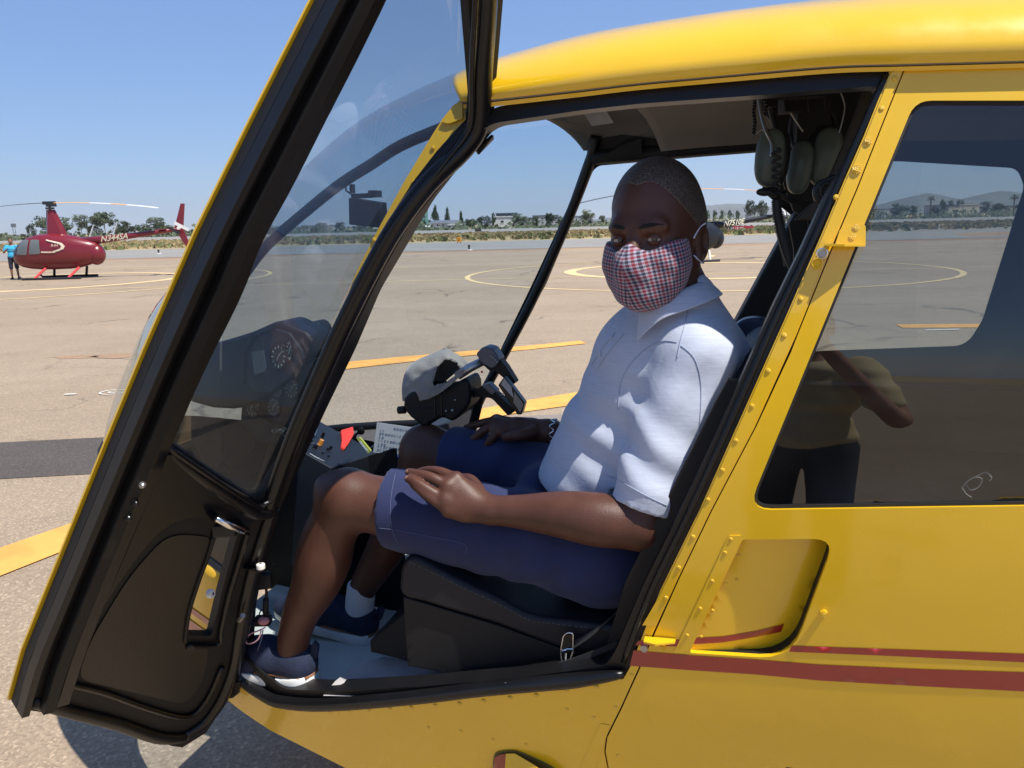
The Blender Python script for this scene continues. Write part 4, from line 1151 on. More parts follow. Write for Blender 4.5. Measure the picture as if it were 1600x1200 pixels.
# ================================================================ open door
H0, H1 = S(365, 1075), S(710, 185)
dax = (H1 - H0).normalized()
v = S(1000, 600) - H0; v = (v - dax * v.dot(dax)).normalized(); n0 = dax.cross(v)
if n0.y > 0: n0 = -n0
TH = R(98)
ddir = v * math.cos(TH) + n0 * math.sin(TH)
H0 = H0 - HL * .03; H1 = H1 - HL * .115; dax2 = (H1 - H0).normalized(); ddir = (ddir - dax2 * ddir.dot(dax2)).normalized()
DN = dax2.cross(ddir).normalized()
if DN.dot(CAM - H0) < 0: DN = -DN
def DP(px, py, off=0.0):
    """point on the plane of the open door; off > 0 is away from the camera"""
    r = ray(px, py); p = CAM + r * ((H0 - CAM).dot(DN) / r.dot(DN)); return p - DN * off
DOOR = empty('door', (0, 0, 0)); DOOR.parent = HELI; DOOR.location = H(-.5, -.6, .9) - HELI.location
leftY = [(20, 1107), (42, 1029), (76, 945), (110, 862), (180, 690), (234, 560), (317, 372), (400, 204), (505, -2), (560, -110), (640, -260)]
rightE = [(780, -260), (790, -110), (786, 0), (775, 130), (770, 205), (742, 238), (690, 290), (640, 350), (600, 420), (555, 512), (520, 590), (480, 680), (452, 760), (436, 800), (425, 835), (405, 900), (388, 960), (376, 1040), (352, 1100), (322, 1145), (285, 1168)]
bottomE = [(270, 1166), (205, 1147), (140, 1126), (60, 1112)]
glass_h = [(586, 0), (545, 84), (500, 172), (448, 276), (400, 364), (372, 440), (310, 566), (258, 684), (330, 735), (395, 777), (407, 776), (415, 765), (448, 686), (500, 560), (546, 450), (587, 375), (640, 292), (677, 244), (712, 205), (724, 187), (727, 150), (731, 0), (735, -110), (733, -200), (700, -215), (680, -190), (632, -98)]
slot_h = roundc([(341, 834, 3), (371, 833, 3), (346, 925, 4), (330, 993, 4), (294, 993, 4), (297, 960, 10), (317, 900, 10)], 4, 2)
glass_w = [(x + (15 if i >= 12 and i <= 20 else 0), y) for i, (x, y) in enumerate(glass_h)]
def shift(poly, dx, dy=0): return [(x + dx, y + dy) for x, y in poly]
DO = leftY + rightE + bottomE
DK = shift(leftY, 5) + rightE + bottomE
sheet('door_skin', DO, lambda x, y, o: DP(x, y, .022 + o), M_yel, DOOR, holes=[offp(glass_w, 5), offp(slot_h, 4)], t=.004, step=30)
sheet('door_panel', DK, DP, M_bmat, DOOR, holes=[offp(glass_w, .5), offp(slot_h, .5)], t=.020, step=26)
DG = sheet('door_glass', offp(glass_w, 7), lambda x, y, o: DP(x, y, .012 + .0 * o), M_glass, DOOR, step=30)
# raised mouldings
lg = [(586, 0), (545, 84), (500, 172), (448, 276), (400, 364), (372, 440), (310, 566), (258, 684)]
lg = [(690, -210), (632, -98)] + lg
def band2(a0, b0, u0, u1):
    """strip between the two polylines, fractions u0..u1"""
    A = smoothp(a0, sub=3); B = smoothp(b0, sub=3); n = 40
    def res(P, n):
        d = [0]
        for i in range(1, len(P)): d.append(d[-1] + math.hypot(P[i][0] - P[i-1][0], P[i][1] - P[i-1][1]))
        return [(np.interp(k / n * d[-1], d, [p[0] for p in P]), np.interp(k / n * d[-1], d, [p[1] for p in P])) for k in range(n + 1)]
    A = res(A, n); B = res(B, n)
    L1 = [(a[0] + (b[0] - a[0]) * u0, a[1] + (b[1] - a[1]) * u0) for a, b in zip(A, B)]
    L2 = [(a[0] + (b[0] - a[0]) * u1, a[1] + (b[1] - a[1]) * u1) for a, b in zip(A, B)]
    return L1, L2
lyk = [(25, 1108), (47, 1029), (81, 945), (115, 862), (185, 690), (239, 560), (322, 372), (405, 204), (510, -2), (565, -110), (640, -240)]
inner_edge = [(100, 1088), (125, 1010), (158, 925), (188, 850), (252, 700), (306, 574), (368, 448), (396, 372), (444, 284), (496, 180), (541, 92), (582, 8), (628, -90), (690, -210)]
for (u0, u1, lift, th, mm) in ((.0, .16, -.024, .024, M_bsat), (.16, .42, -.008, .008, M_bsat), (.42, .66, -.030, .030, M_bmat), (.66, .74, -.016, .016, M_bmat), (.74, 1.0, -.022, .022, M_bgloss)):
    L1, L2 = band2(lyk, inner_edge, u0, u1)
    o = sheet('frame_moulding', L1 + L2[::-1], lambda x, y, o: DP(x, y, lift + o), mm, DOOR, t=th - .0005, step=24)
    b = o.modifiers.new('b', 'BEVEL'); b.width = .003; b.segments = 2; b.limit_method = 'ANGLE'; b.angle_limit = R(50)
def dtube(name, path, r, m, flat_=1.0, off=0.0, sub=4, n=14):
    P = smoothp(path, sub=sub); pts = [DP(x, y, off) for x, y in P]
    rs = [np.interp(i / (len(pts) - 1), np.linspace(0, 1, len(r)), r) for i in range(len(pts))] if isinstance(r, list) else r
    mb = MB().tube(pts, rs, n)
    if flat_ != 1.0:
        for i, v_ in enumerate(mb.v):
            q = i // n if i < len(pts) * n else None
            if q is not None:
                d = (v_ - pts[q]).dot(DN); mb.v[i] = v_ - DN * d * (1 - flat_)
    return mb.build(name, m, DOOR, smooth=True)
dtube('frame_tube', [(757, -200), (760, -110), (758, 0), (750, 110), (746, 190), (722, 232), (668, 284), (618, 350), (578, 420), (532, 512), (496, 592), (458, 680), (432, 750), (418, 792)], [.018, .020, .023, .022, .021, .020, .020, .019, .018], M_bgloss, .8, -.004)
dtube('frame_lip', [(736, -200), (739, -110), (735, 0), (730, 110), (730, 172), (722, 205), (690, 246), (654, 294), (601, 377), (558, 455), (511, 563), (458, 688), (424, 766), (409, 782), (393, 784), (328, 742), (256, 692)], .0055, M_bgloss, 1, -.012)
dtube('lower_rail', [(262, 706), (300, 734), (350, 768), (395, 795), (420, 796)], [.010, .013, .017, .021, .020], M_bgloss, .8, -.004)
dtube('hinge_column', [(424, 796), (412, 835), (398, 880), (386, 930), (376, 985), (366, 1040), (346, 1090), (318, 1128), (285, 1150)], [.016, .020, .020, .020, .019, .019, .017, .016], M_bgloss, .7, -.004)
dtube('slot_rim', [(352, 826), (382, 824), (378, 850), (356, 925), (343, 980), (338, 1004), (290, 1006)], .006, M_bgloss, .9, -.008)
dtube('slot_rim', [(332, 834), (322, 868), (309, 903), (293, 955), (287, 1000)], .0045, M_bmat, .9, -.006)
dtube('bottom_rail', [(48, 1092), (110, 1110), (180, 1128), (245, 1150), (285, 1150)], [.012, .013, .014, .015, .014], M_bsat, .8, -.006)
dtube('bottom_lip', [(103, 1066), (160, 1080), (230, 1105), (290, 1118), (322, 1090), (345, 1040)], .007, M_bgloss, .8, -.006)
U = smoothp([(257, 704), (330, 752), (392, 796), (372, 822), (340, 812), (318, 806), (296, 803), (272, 808), (246, 824), (221, 850), (180, 905), (150, 955), (122, 1020), (103, 1086)], sub=3) + [(112, 1050), (150, 958), (186, 872), (226, 776)]
o = sheet('upper_moulding', U, lambda x, y, o: DP(x, y, -.012 + o), M_bgloss, DOOR, t=.0115, step=14)
b = o.modifiers.new('b', 'BEVEL'); b.width = .005; b.segments = 3; b.limit_method = 'ANGLE'; b.angle_limit = R(50)
pk = roundc([(262, 832, 30), (330, 838, 14), (318, 880, 6), (296, 940, 6), (284, 1000, 6), (325, 1010, 10), (318, 1060, 30), (290, 1100, 20), (120, 1060, 20), (140, 1000, 30), (200, 900, 60)], 14, 4)
sheet('pocket_panel', pk, lambda x, y, o: DP(x, y, -.003 + o), mat('brown_black_panel', (.02, .017, .012), .42, bump=.3, bscale=400), DOOR, t=.0025, step=20)
# handle
HD = MB().tube([DP(322, 793, -.035), DP(340, 800, -.042), DP(358, 808, -.042), DP(373, 816, -.036)], [.0055, .0075, .0075, .005], 10).build('handle', M_chrome, DOOR, smooth=True)
MB().tube([DP(324, 796, -.004), DP(324, 795, -.034)], .008, 10).tube([DP(368, 816, -.004), DP(368, 814, -.03)], .008, 10).build('handle_post', M_bgloss, HD)
MB().box(DP(345, 822, -.012), (.05, .02, .03)).build('latch_box', M_bgloss, DOOR, bevel=.006)
for x, y, r, mm in ((207, 740, .0062, M_steel), (197, 768, .007, M_bgloss), (186, 791, .0072, M_bgloss)):
    c = DP(x, y, -.030); MB().tube([c, c + DN * .004], r, 14).ell(c + DN * .004, (r * .75,) * 3, nu=10, nv=6).build('bolt', mm, DOOR, smooth=False)
for k, (x, y) in enumerate(((393, 869), (321, 918))):
    c = DP(x, y, -.035 if k == 0 else -.02); ax_ = (Vector((0, 0, 1)) if k == 0 else (HA + Vector((0, 0, .1))).normalized())
    ro = MB().tube([c - ax_ * .006, c + ax_ * .006], .0095, 18).build('latch_roller', M_nylon, DOOR, bevel=.002)
    MB().tube([c - ax_ * .009, c + ax_ * .0075], .003, 8).build('roller_pin', M_steel, ro)
    if k == 0: MB().prism([c - ax_ * .007 + HA * .008, c - ax_ * .007 - HL * .01, DP(378, 886, 0), DP(398, 882, 0)], (0, 0, -.003)).build('roller_arm', M_bsat, ro)
# lower hinge bracket
hb = [(356, 1064), (384, 1058), (381, 1076), (372, 1083), (356, 1086)]
HBk = sheet('hinge_bracket', hb, lambda x, y, o: Sin(x, y, -.022 + o), M_bsat, DOOR, t=.006, step=8)
c = Sin(367, 1073, -.024); MB().ell(c, (.005, .004, .005), nu=10, nv=6).build('hinge_bolt', M_steel, HBk)
o = MB().tube([DP(366, 960, -.02), DP(368, 948, -.03)], .006, 8).build('catch_pin', M_steel, DOOR)
# scuffed paint flecks are in the material; top catch
MB().prism([DP(768, 210, 0), DP(774, 219, .01), DP(745, 240, 0), DP(742, 232, 0)], DN * .006).build('hinge_tab', M_bsat, DOOR)
# ================================================================ cabin interior
INT = HELI
lv = H
# floor and raised seat pan
def zf(px, py, l): return toH(atL(px, py, l))
FZ = .567
flo = [(-.50, -.50), (.55, -.55), (.55, .55), (-.50, .50), (-.78, .44), (-1.0, .36), (-1.0, -.36), (-.78, -.44)]
MB().add([H(s, l, FZ) for s, l in flo], [tuple(range(8))]).build('floor', M_floor, INT)
# carpeted step in front of the seat
stp = [atL(515, 1086, -.53), atL(552, 1046, -.50), atL(602, 1026, -.42), atL(636, 1030, -.40)]
cp = [toH(Sin(x, y, .05)) for x, y in [(505, 1090), (655, 1078), (795, 1066), (950, 1048)]]
zs = .672
pts = [H(cp[0][0] + .00, cp[0][1], FZ + .004), H(cp[1][0], cp[1][1], zs), H(cp[3][0], cp[3][1], zs + .06), H(.4, .1, zs + .06), H(cp[1][0] - .02, .1, zs), H(cp[0][0] + .14, -.30, FZ + .004)]
def PL(px, py, z):       # point on a horizontal plane
    return G(px, py, z)
q = [(505, 1087, .62), (524, 1064, .64), (560, 1036, .655), (600, 1026, .66), (637, 1032, .66), (700, 1048, .665), (800, 1062, .68), (800, 1068, .69), (700, 1077, .675), (620, 1084, .66), (560, 1088, .645)]
mb = MB(); P_ = [PL(x, y, z) for x, y, z in q]; mb.add(P_, [tuple(range(len(P_)))]); mb.build('carpet', M_carpet, INT, smooth=True)
# low black tunnel between the seats
bx = [atL(578, 1001, -.28), atL(634, 955, -.28), atL(640, 1034, -.30), (atL(640, 1034, -.30) * 0 + atL(578, 1018, -.30))]
MB().prism([atL(578, 1001, -.40), atL(640, 950, -.40), atL(640, 1034, -.42), atL(578, 1019, -.42)], HL * .6).build('control_tunnel', M_int, INT, bevel=.004)
o = MB().prism([atL(603, 995, -.4), atL(632, 962, -.4), atL(634, 965, -.4), atL(606, 998, -.4)], HL * .05).build('tunnel_trim', M_steel, INT)
# seat box
l0 = -.515
sb = [(629, 932), (636, 1041), (700, 1052), (793, 1066), (975, 1066), (975, 1010), (878, 1014), (778, 977)]
SEAT = empty('pilot_seat', (0, 0, 0)); SEAT.parent = HELI; SEAT.location = H(.2, -.35, .75) - HELI.location
MB().prism([atL(x, y, l0) for x, y in sb], HL * .50).build('seat_base', M_bmat, SEAT, bevel=.004)
for x, y in ((641, 1008), (641, 1028)): MB().ell(atL(x, y, l0 - .001), (.003, .002, .003), nu=8, nv=5).build('screw', M_bgloss, SEAT)
cu = smoothp([(627, 932), (624, 905), (627, 884), (637, 871), (654, 873), (690, 893), (725, 911), (780, 936), (825, 960), (870, 968), (919, 974), (990, 985), (1010, 1000), (1000, 1018), (940, 1020), (878, 1015), (778, 977), (700, 954), (660, 941)], closed=True, sub=2)
o = MB().prism([atL(x, y, l0 - .012) for x, y in cu], HL * .50).build('seat_cushion', M_leather, SEAT, bevel=.012, seg=3)
st = [atL(x, y, l0 - .0135) for x, y in smoothp([(640, 878), (690, 901), (725, 919), (780, 944), (825, 968), (870, 975), (919, 981)], sub=6)]
M_thread = mat('thread', (.10, .12, .16), .7)
mb = MB()
for i in range(0, len(st) - 1, 1):
    a, b = st[i], st[i] + (st[i + 1] - st[i]) * .55; mb.tube([a, b], .0007, 4)
mb.build('stitching', M_thread, o)
# seat back (near seat): slanted slab behind the man
bkp = smoothp([(1192, 556), (1208, 560), (1222, 575), (1010, 1030), (955, 1010), (985, 960), (1030, 860), (1085, 735), (1140, 610), (1165, 570)], closed=True, sub=2)
MB().prism([atL(x, y, -.50) for x, y in bkp], HL * .44).build('seat_back', M_leather, SEAT, bevel=.012, seg=3)
# far seat
FS = empty('passenger_seat', (0, 0, 0)); FS.parent = HELI; FS.location = H(.2, .35, .75) - HELI.location
fb = [(1243, 330), (1262, 332), (1268, 420), (1200, 620), (1090, 860), (1040, 860), (1100, 660), (1141, 517)]
MB().prism([atL(x, y, .34) for x, y in fb], HL * .22).build('seat_back', M_bmat, FS, bevel=.01)
fr = smoothp([(1143, 520), (1155, 503), (1175, 497), (1197, 500), (1205, 520), (1200, 560), (1150, 600), (1143, 560)], closed=True, sub=3)
MB().prism([atL(x, y, -.02) for x, y in fr], HL * .05).prism([atL(x, y, -.01) for x, y in smoothp([(1141, 560), (1150, 555), (1178, 558), (1180, 600), (1140, 640)], closed=True, sub=2)], HL * .06).build('shoulder_pad', M_vinylb, FS, bevel=.012, seg=3)
MB().prism([atL(x, y, -.045) for x, y in smoothp([(1152, 545), (1164, 528), (1186, 524), (1200, 530), (1198, 600), (1150, 600)], closed=True, sub=2)], HL * .05).build('pad_front', M_leather, FS, bevel=.01)
# rear bulkhead behind the front seats, rear bench, rear wall
sB = toH(atL(1215, 600, -.4))[0]
bw = [(sB + .12, 1.0), (sB + .02, .75), (sB + .02, .60), (1.5, .60), (1.5, 1.0)]
MB().prism([H(s, -.585, z) for s, z in bw], HL * 1.17).build('rear_bench', M_leather, INT, bevel=.02)
MB().box(H(1.55, 0, 1.35), (.06, 1.15, 1.3), Matrix.Rotation(-PSI, 3, 'Z')).build('rear_bulkhead', M_int, INT)
MB().box(H(1.05, .50, 1.2), (1.0, .05, .02), Matrix.Rotation(-PSI, 3, 'Z')).build('arm_ledge', M_bmat, INT)
# dark upright at the top between front and rear cabin (headset hook area)
ub = [(1176, 146), (1392, 120), (1345, 212), (1290, 345), (1262, 345), (1240, 330), (1225, 290), (1210, 200)]
MB().prism([atL(x, y, .02) for x, y in ub], HL * .03).build('mast_cover', M_bmat, INT)
ub = [(1350, 140), (1392, 120), (1348, 212), (1300, 320), (1270, 345), (1240, 345), (1285, 300), (1322, 215)]
MB().prism([atL(x, y, -.30) for x, y in ub], HL * .03).build('harness_frame', mat('brown_shade_plastic', (.03, .026, .02), .6), INT, bevel=.005)
# inner rear jamb band (dark channel between opening and rear cabin)
jb = [(1160, 606), (1143, 645), (1074, 795), (1011, 922), (965, 1030), (935, 1046), (970, 930), (1040, 790), (1112, 645), (1135, 604)]
sheet('inner_jamb', jb, lambda x, y, o: Sin(x, y, .06 + o), M_bmat, INT, t=.02, step=22)
# belt
M_belt = mat('seat_belt_webbing', (.02, .02, .021), .65, bump=.6, bscale=600, stretch=(1, 1, 8))
def ribbon(name, pts, wv, m, parent, th=.0015):
    n = len(pts); rows = []
    for i, p in enumerate(pts):
        t = (pts[min(i + 1, n - 1)] - pts[max(i - 1, 0)]).normalized(); w_ = wv[i] if isinstance(wv, list) else wv
        nn = t.cross(w_).normalized() * th
        rows.append([p - w_ - nn, p + w_ - nn, p + w_ + nn, p - w_ + nn])
    return MB().grid(rows, closed=True).build(name, m, parent, smooth=False)
bp = [atL(x, y, l) for x, y, l in [(1068, 800, -.55), (1035, 860, -.55), (990, 925, -.55), (945, 975, -.55), (905, 1003, -.545), (888, 1012, -.54)]]
bp = [Vector(q) for q in smoothp(bp, sub=4)]
ribbon('seat_belt', bp, Vector((HA.x, HA.y, 0)) * .016 + Vector((0, 0, .020)), M_belt, INT)
bp = [Vector(q) for q in smoothp([atL(x, y, -.56) for x, y in [(1060, 850), (1030, 930), (990, 990), (930, 1020), (870, 1042), (800, 1060)]], sub=4)]
ribbon('belt_tail', bp, HA * .012 + Vector((0, 0, .014)), M_belt, INT)
bk = roundc([(887, 988, 5), (896, 990, 5), (895, 1018, 3), (889, 1036, 4), (878, 1037, 4), (876, 1020, 3), (880, 994, 4)], 3)
B_ = [atL(x, y, -.552) for x, y in bk]
BKO = MB().tube(B_ + [B_[0]], .0016, 6).build('belt_buckle', M_chrome, INT, smooth=True)
B2 = [atL(x, y, -.553) for x, y in [(879, 1017), (886, 1014), (895, 1014)]]
MB().tube(B2, .0016, 6).tube([atL(884, 1020, -.553), atL(883, 1032, -.553)], .0022, 6).build('buckle_tongue', M_chrome, BKO)
MB().prism([atL(x, y, -.550) for x, y in [(881, 992), (894, 992), (893, 1012), (879, 1014)]], HL * .006).build('buckle_body', M_bgloss, BKO)

# ---- instrument console
LG = atL
# hood of the panel: prism outline on two lateral planes
hood_n = [(300, 560), (330, 540), (365, 529), (392, 519), (408, 510), (437, 502), (485, 525), (500, 500), (512, 505), (522, 525), (520, 545), (440, 600), (420, 640), (395, 665), (330, 640), (290, 600)]
def ext(poly, l, t, name, m, parent, bev=.006):
    return MB().prism([atL(x, y, l) for x, y in poly], HL * t).build(name, m, parent, bevel=bev)
CON = empty('instrument_console', (0, 0, 0)); CON.parent = HELI; CON.location = H(-.6, 0, .8) - HELI.location
h1 = smoothp([(262, 590), (290, 556), (315, 542), (350, 532), (392, 519), (417, 508), (437, 502), (460, 512), (485, 525), (482, 560), (445, 600), (400, 630), (360, 640), (300, 630)], closed=True, sub=2)
ext(h1, -.16, .12, 'glare_shield', M_dash, CON, .012)
h2 = smoothp([(470, 527), (482, 507), (492, 502), (502, 511), (505, 530), (490, 560), (460, 580)], closed=True, sub=2)
ext(h2, -.04, .06, 'side_shield', M_dash, CON, .008)
# face with gauges: plane through pixels at lateral -.16 .. .1, turned to the pilot
fc = [(385, 590), (388, 548), (398, 530), (430, 514), (452, 520), (470, 545), (476, 560), (452, 592), (420, 615), (393, 612)]
FCO = MB().prism([atL(x, y, -.17) for x, y in fc], HL * .012).build('panel_face', mat('panel_face_black', (.022, .025, .032), .5), CON, bevel=.004)
edge = [atL(x, y, -.172) for x, y in smoothp([(382, 600), (383, 560), (390, 538), (402, 524), (428, 512)], sub=4)]
MB().tube(edge, .003, 6).build('panel_edge', M_bgloss, CON, smooth=True)
M_gface = mat('gauge_face', (.03, .034, .04), .3); M_mark = mat('gauge_mark', (.55, .58, .5), .5); M_screen = mat('screen_grey', (.10, .115, .13), .12)
MB().prism([atL(x, y, -.176) for x, y in roundc([(393, 550, 3), (411, 547, 3), (416, 580, 3), (397, 586, 3)], 2)], HL * .005).build('display', M_screen, CON)
def gauge(cx, cy, rx, ry, l, parent, lit=True):
    c = [atL(cx + rx * math.cos(t), cy + ry * math.sin(t), l) for t in np.linspace(0, 2 * math.pi, 25)[:-1]]
    g = MB().prism(c, HL * .012).build('gauge', M_gface, parent)
    ri = [atL(cx + rx * 1.06 * math.cos(t), cy + ry * 1.06 * math.sin(t), l - .001) for t in np.linspace(0, 2 * math.pi, 25)]
    MB().tube(ri, .0022, 6).build('bezel', M_bgloss, g, smooth=True)
    mb = MB()
    for k in range(12):
        t = k * math.pi / 6; a = atL(cx + rx * .66 * math.cos(t), cy + ry * .66 * math.sin(t), l - .0012); b = atL(cx + rx * .86 * math.cos(t), cy + ry * .86 * math.sin(t), l - .0012); mb.tube([a, b], .0009 if k % 3 else .0014, 4)
    mb.tube([atL(cx, cy, l - .002), atL(cx + rx * .5, cy - ry * .45, l - .002)], .0012, 4)
    mb.tube([atL(cx - rx * .2, cy + ry * .3, l - .002), atL(cx + rx * .1, cy - ry * .2, l - .002)], .001, 4)
    mb.build('gauge_marks', M_mark, g)
    return g
gauge(435, 557, 12.5, 20, -.176, CON)
gauge(452, 548, 5, 17, -.172, CON)
# lower instrument cluster below the hood
cl = [(378, 600), (420, 590), (470, 560), (500, 560), (505, 600), (480, 660), (440, 700), (400, 690), (375, 660)]
ext(cl, -.13, .07, 'lower_cluster', M_dash, CON, .006)
gauge(394, 633, 12, 19, -.138, CON); gauge(427, 636, 10, 15, -.138, CON); gauge(455, 607, 11, 16, -.138, CON); gauge(432, 610, 9, 12, -.138, CON)
MB().tube([atL(416, 608, -.145), atL(428, 602, -.145), atL(434, 600, -.145)], .0025, 6).build('red_knob', mat('red_plastic', (.7, .04, .02), .35), CON)
gauge(434, 673, 12, 5, -.15, CON)
# lower sloping switch console
zt = lambda px, py, l: atL(px, py, l)
tl, tr = atL(489, 652, .10), atL(598, 717, .10)
A0, A1, A2, A3 = atL(468, 703, -.17), atL(517, 731, -.17), atL(592, 708, .04), atL(489, 652, .10)
top = [A0, A1, A2, A3]
dn_ = Vector((0, 0, -.34)); 
mb = MB(); mb.add([A0, A1, A2, A3, A0 + dn_ - HA * .06, A1 + dn_ - HA * .02, A2 + dn_, A3 + dn_ - HA * .1], [(0, 1, 2, 3), (0, 4, 5, 1), (1, 5, 6, 2), (2, 6, 7, 3), (3, 7, 4, 0)])
lefte = [atL(430, 660, -.12), atL(486, 650, .10)]
SW = mb.build('switch_console', M_dash, CON, bevel=.004)
mb = MB(); mb.add([atL(395, 640, -.15), atL(468, 703, -.172), atL(489, 652, .10), atL(430, 600, .10)], [(0, 1, 2, 3)]); mb.build('console_slope', M_dash, CON)
un = (A1 - A0).cross(A3 - A0).normalized()
if un.z < 0: un = -un
ex_ = (A1 - A0).normalized(); ey_ = un.cross(ex_).normalized()
def onTop(px, py, h=.0):
    r = ray(px, py); return CAM + r * ((A0 - CAM).dot(un) / r.dot(un)) + un * h
def quad_on(name, px, m, h=.001, th=.001):
    return MB().prism([onTop(x, y, h) for x, y in px], un * th).build(name, m, SW)
M_gscr = mat('blue_grey_screen', (.06, .09, .13), .15)
M_silk = mat('white_silkscreen', (.6, .6, .58), .6)
quad_on('radio_display', roundc([(489, 668, 2), (507, 676, 2), (499, 686, 2), (486, 679, 2)], 1), M_gscr, .002)
quad_on('radio_display', roundc([(512, 671, 2), (533, 681, 2), (526, 692, 2), (505, 683, 2)], 1), M_gscr, .002)
mb = MB()
def silk(pts, w_=.0009):
    P_ = [onTop(x, y, .0012) for x, y in pts]; mb.tube(P_, w_, 4)
silk([(478, 700), (484, 693), (500, 700), (514, 706), (508, 713), (490, 706), (478, 700)]); silk([(484, 709), (492, 714), (506, 721), (512, 722), (524, 709), (531, 704)])
for x, y in [(503, 706), (509, 709), (504, 712), (510, 714), (518, 708), (523, 711), (517, 713), (490, 699), (497, 703), (521, 716), (493, 690), (505, 689), (485, 684), (513, 695), (519, 698)]:
    silk([(x, y), (x + 2.6, y + 1.2)], .0012)
for k in range(6): silk([(515 + k * 2.2, 690 + k * .8), (513.5 + k * 2.2, 693 + k * .8)], .0007)
mb.build('lettering', M_silk, SW)
def knob(px, py, r, h, m, nm='knob'):
    a = onTop(px, py, 0); return MB().tube([a, a + un * h * .25, a + un * h * .3, a + un * h], [r * 1.2, r * 1.2, r, r * .85], 12).build(nm, m, SW, smooth=False)
knob(499, 697, .0075, .020, mat('amber_lamp', (.75, .28, .02), .2, coat=1), 'amber_lamp'); knob(502, 686, .005, .022, M_int); knob(491, 702, .0068, .016, M_bgloss); knob(510, 707, .0045, .016, M_int); knob(514, 706, .0045, .02, M_bgloss)
for x, y in ((503, 711), (512, 716), (486, 692)): knob(x, y, .0036, .010, M_bgloss, 'switch')
gg = MB().tube([onTop(481, 691, .001), onTop(481, 691, .004)], .018, 20).build('round_dial', M_gface, SW)
rg = MB(); c0 = onTop(536, 696, .0)
rp = [(528, 683, .012), (545, 682, .022), (546, 694, .024), (540, 704, .012), (534, 711, .008), (529, 707, .004), (531, 694, .004)]
MB().prism([onTop(x, y, h) for x, y, h in rp], un * .014).build('switch_guard', mat('red_guard', (.80, .05, .02), .35), SW, bevel=.003)
# key with yellow tag
KEY = empty('key', onTop(556, 690), 'key with a yellow plastic tag hanging from the switch console', 'key')
a = onTop(553, 684, .012); MB().tube([a - un * .012, a], .006, 10).tube([a, a + un * .012 + ex_ * .01], .004, 8).ell(a + un * .018 + ex_ * .012, (.012, .004, .012)).build('key_head', M_bgloss, KEY)
tg = [atL(x, y, -.12) for x, y in roundc([(557, 685, 2), (562, 683, 2), (580, 705, 2), (575, 709, 2)], 1)]
M_tagy = mat('yellow_tag', (.50, .55, .08), .35, coat=.6)
MB().prism(tg, HL * .005).build('tag', M_tagy, KEY)
MB().prism([atL(x, y, -.1205) for x, y in [(561, 690), (563, 689), (575, 704), (573, 705)]], -HL * .0005).build('tag_label', mat('paper_white', (.75, .76, .74), .7), KEY)
# side wall of the foot well and front plate
mb = MB()
mb.add([atL(432, 735, .0), atL(520, 728, -.02), atL(620, 700, .0), atL(640, 960, .0), atL(395, 905, .0), atL(380, 800, .0)], [tuple(range(6))])
mb.build('pedestal_side', mat('pedestal_black', (.009, .010, .011), .6, spec=.3, bump=.3, bscale=500), CON)
MB().prism([atL(575, 700, .1), atL(700, 660, .1), atL(720, 740, .1), atL(640, 800, .1), atL(560, 770, .1)], HL * .2).build('radio_box', M_dash, CON, bevel=.005)
# screws of the console
for x, y in ((457, 775), (428, 880), (418, 892), (460, 822), (572, 712)): MB().ell(atL(x, y, -.002), (.002,) * 3, nu=8, nv=5).build('screw', M_steel, CON)
# far sill below the windshield
pts = [atL(x, y, .42) for x, y in [(500, 672), (540, 668), (600, 664), (650, 662), (700, 660), (735, 664)]]
MB().tube(pts, .014, 8).build('lower_window_rail', M_bmat, CON, smooth=True)
# paper card and blue folder
BK = empty('checklist_folder', atL(610, 700, .05), 'white printed card standing in a blue folder behind the knee', 'folder')
MB().prism([atL(x, y, .04) for x, y in [(584, 711), (640, 716), (650, 760), (580, 760)]], HL * .02).build('folder', mat('blue_plastic', (.03, .07, .30), .35), BK, bevel=.003)
cardp = [atL(589, 660, .03), atL(645, 668, .03), atL(640, 712, .03), atL(583, 707, .03)]
CARD = MB().prism(cardp, HL * .001).build('card', mat('paper_white', (.75, .76, .74), .7), BK)
M_ink = mat('ink', (.08, .09, .14), .7)
mb = MB(); ux = (cardp[1] - cardp[0]).normalized(); uy = (cardp[3] - cardp[0])
for fy, a_, b_ in ((.10, .5, .85), (.22, .12, .28), (.32, .12, .8), (.44, .12, .26), (.54, .12, .7), (.66, .12, .3), (.74, .12, .85), (.86, .12, .5)):
    L_ = (cardp[1] - cardp[0])
    k = a_
    while k < b_:
        p = cardp[0] + L_ * k + uy * fy - HL * .0006; q_ = p + L_ * random.uniform(.02, .06); mb.tube([p, q_], .0007, 4); k += .08
mb.build('printed_lines', M_ink, CARD)
text_mesh('Pilot Checklist', atL(597, 717, .036), (cardp[1] - cardp[0]), (0, 0, 1), .008, 'lettering', mat('paper_white', (.75, .76, .74), .7), BK)
# microphone stalk by the key
MB().tube([atL(577, 718, .0), atL(590, 712, .0), atL(603, 705, .0), atL(612, 703, .0)], .0025, 8).ell(atL(614, 703, 0), (.011, .006, .005)).build('switch_stalk', M_int, CON, smooth=True)

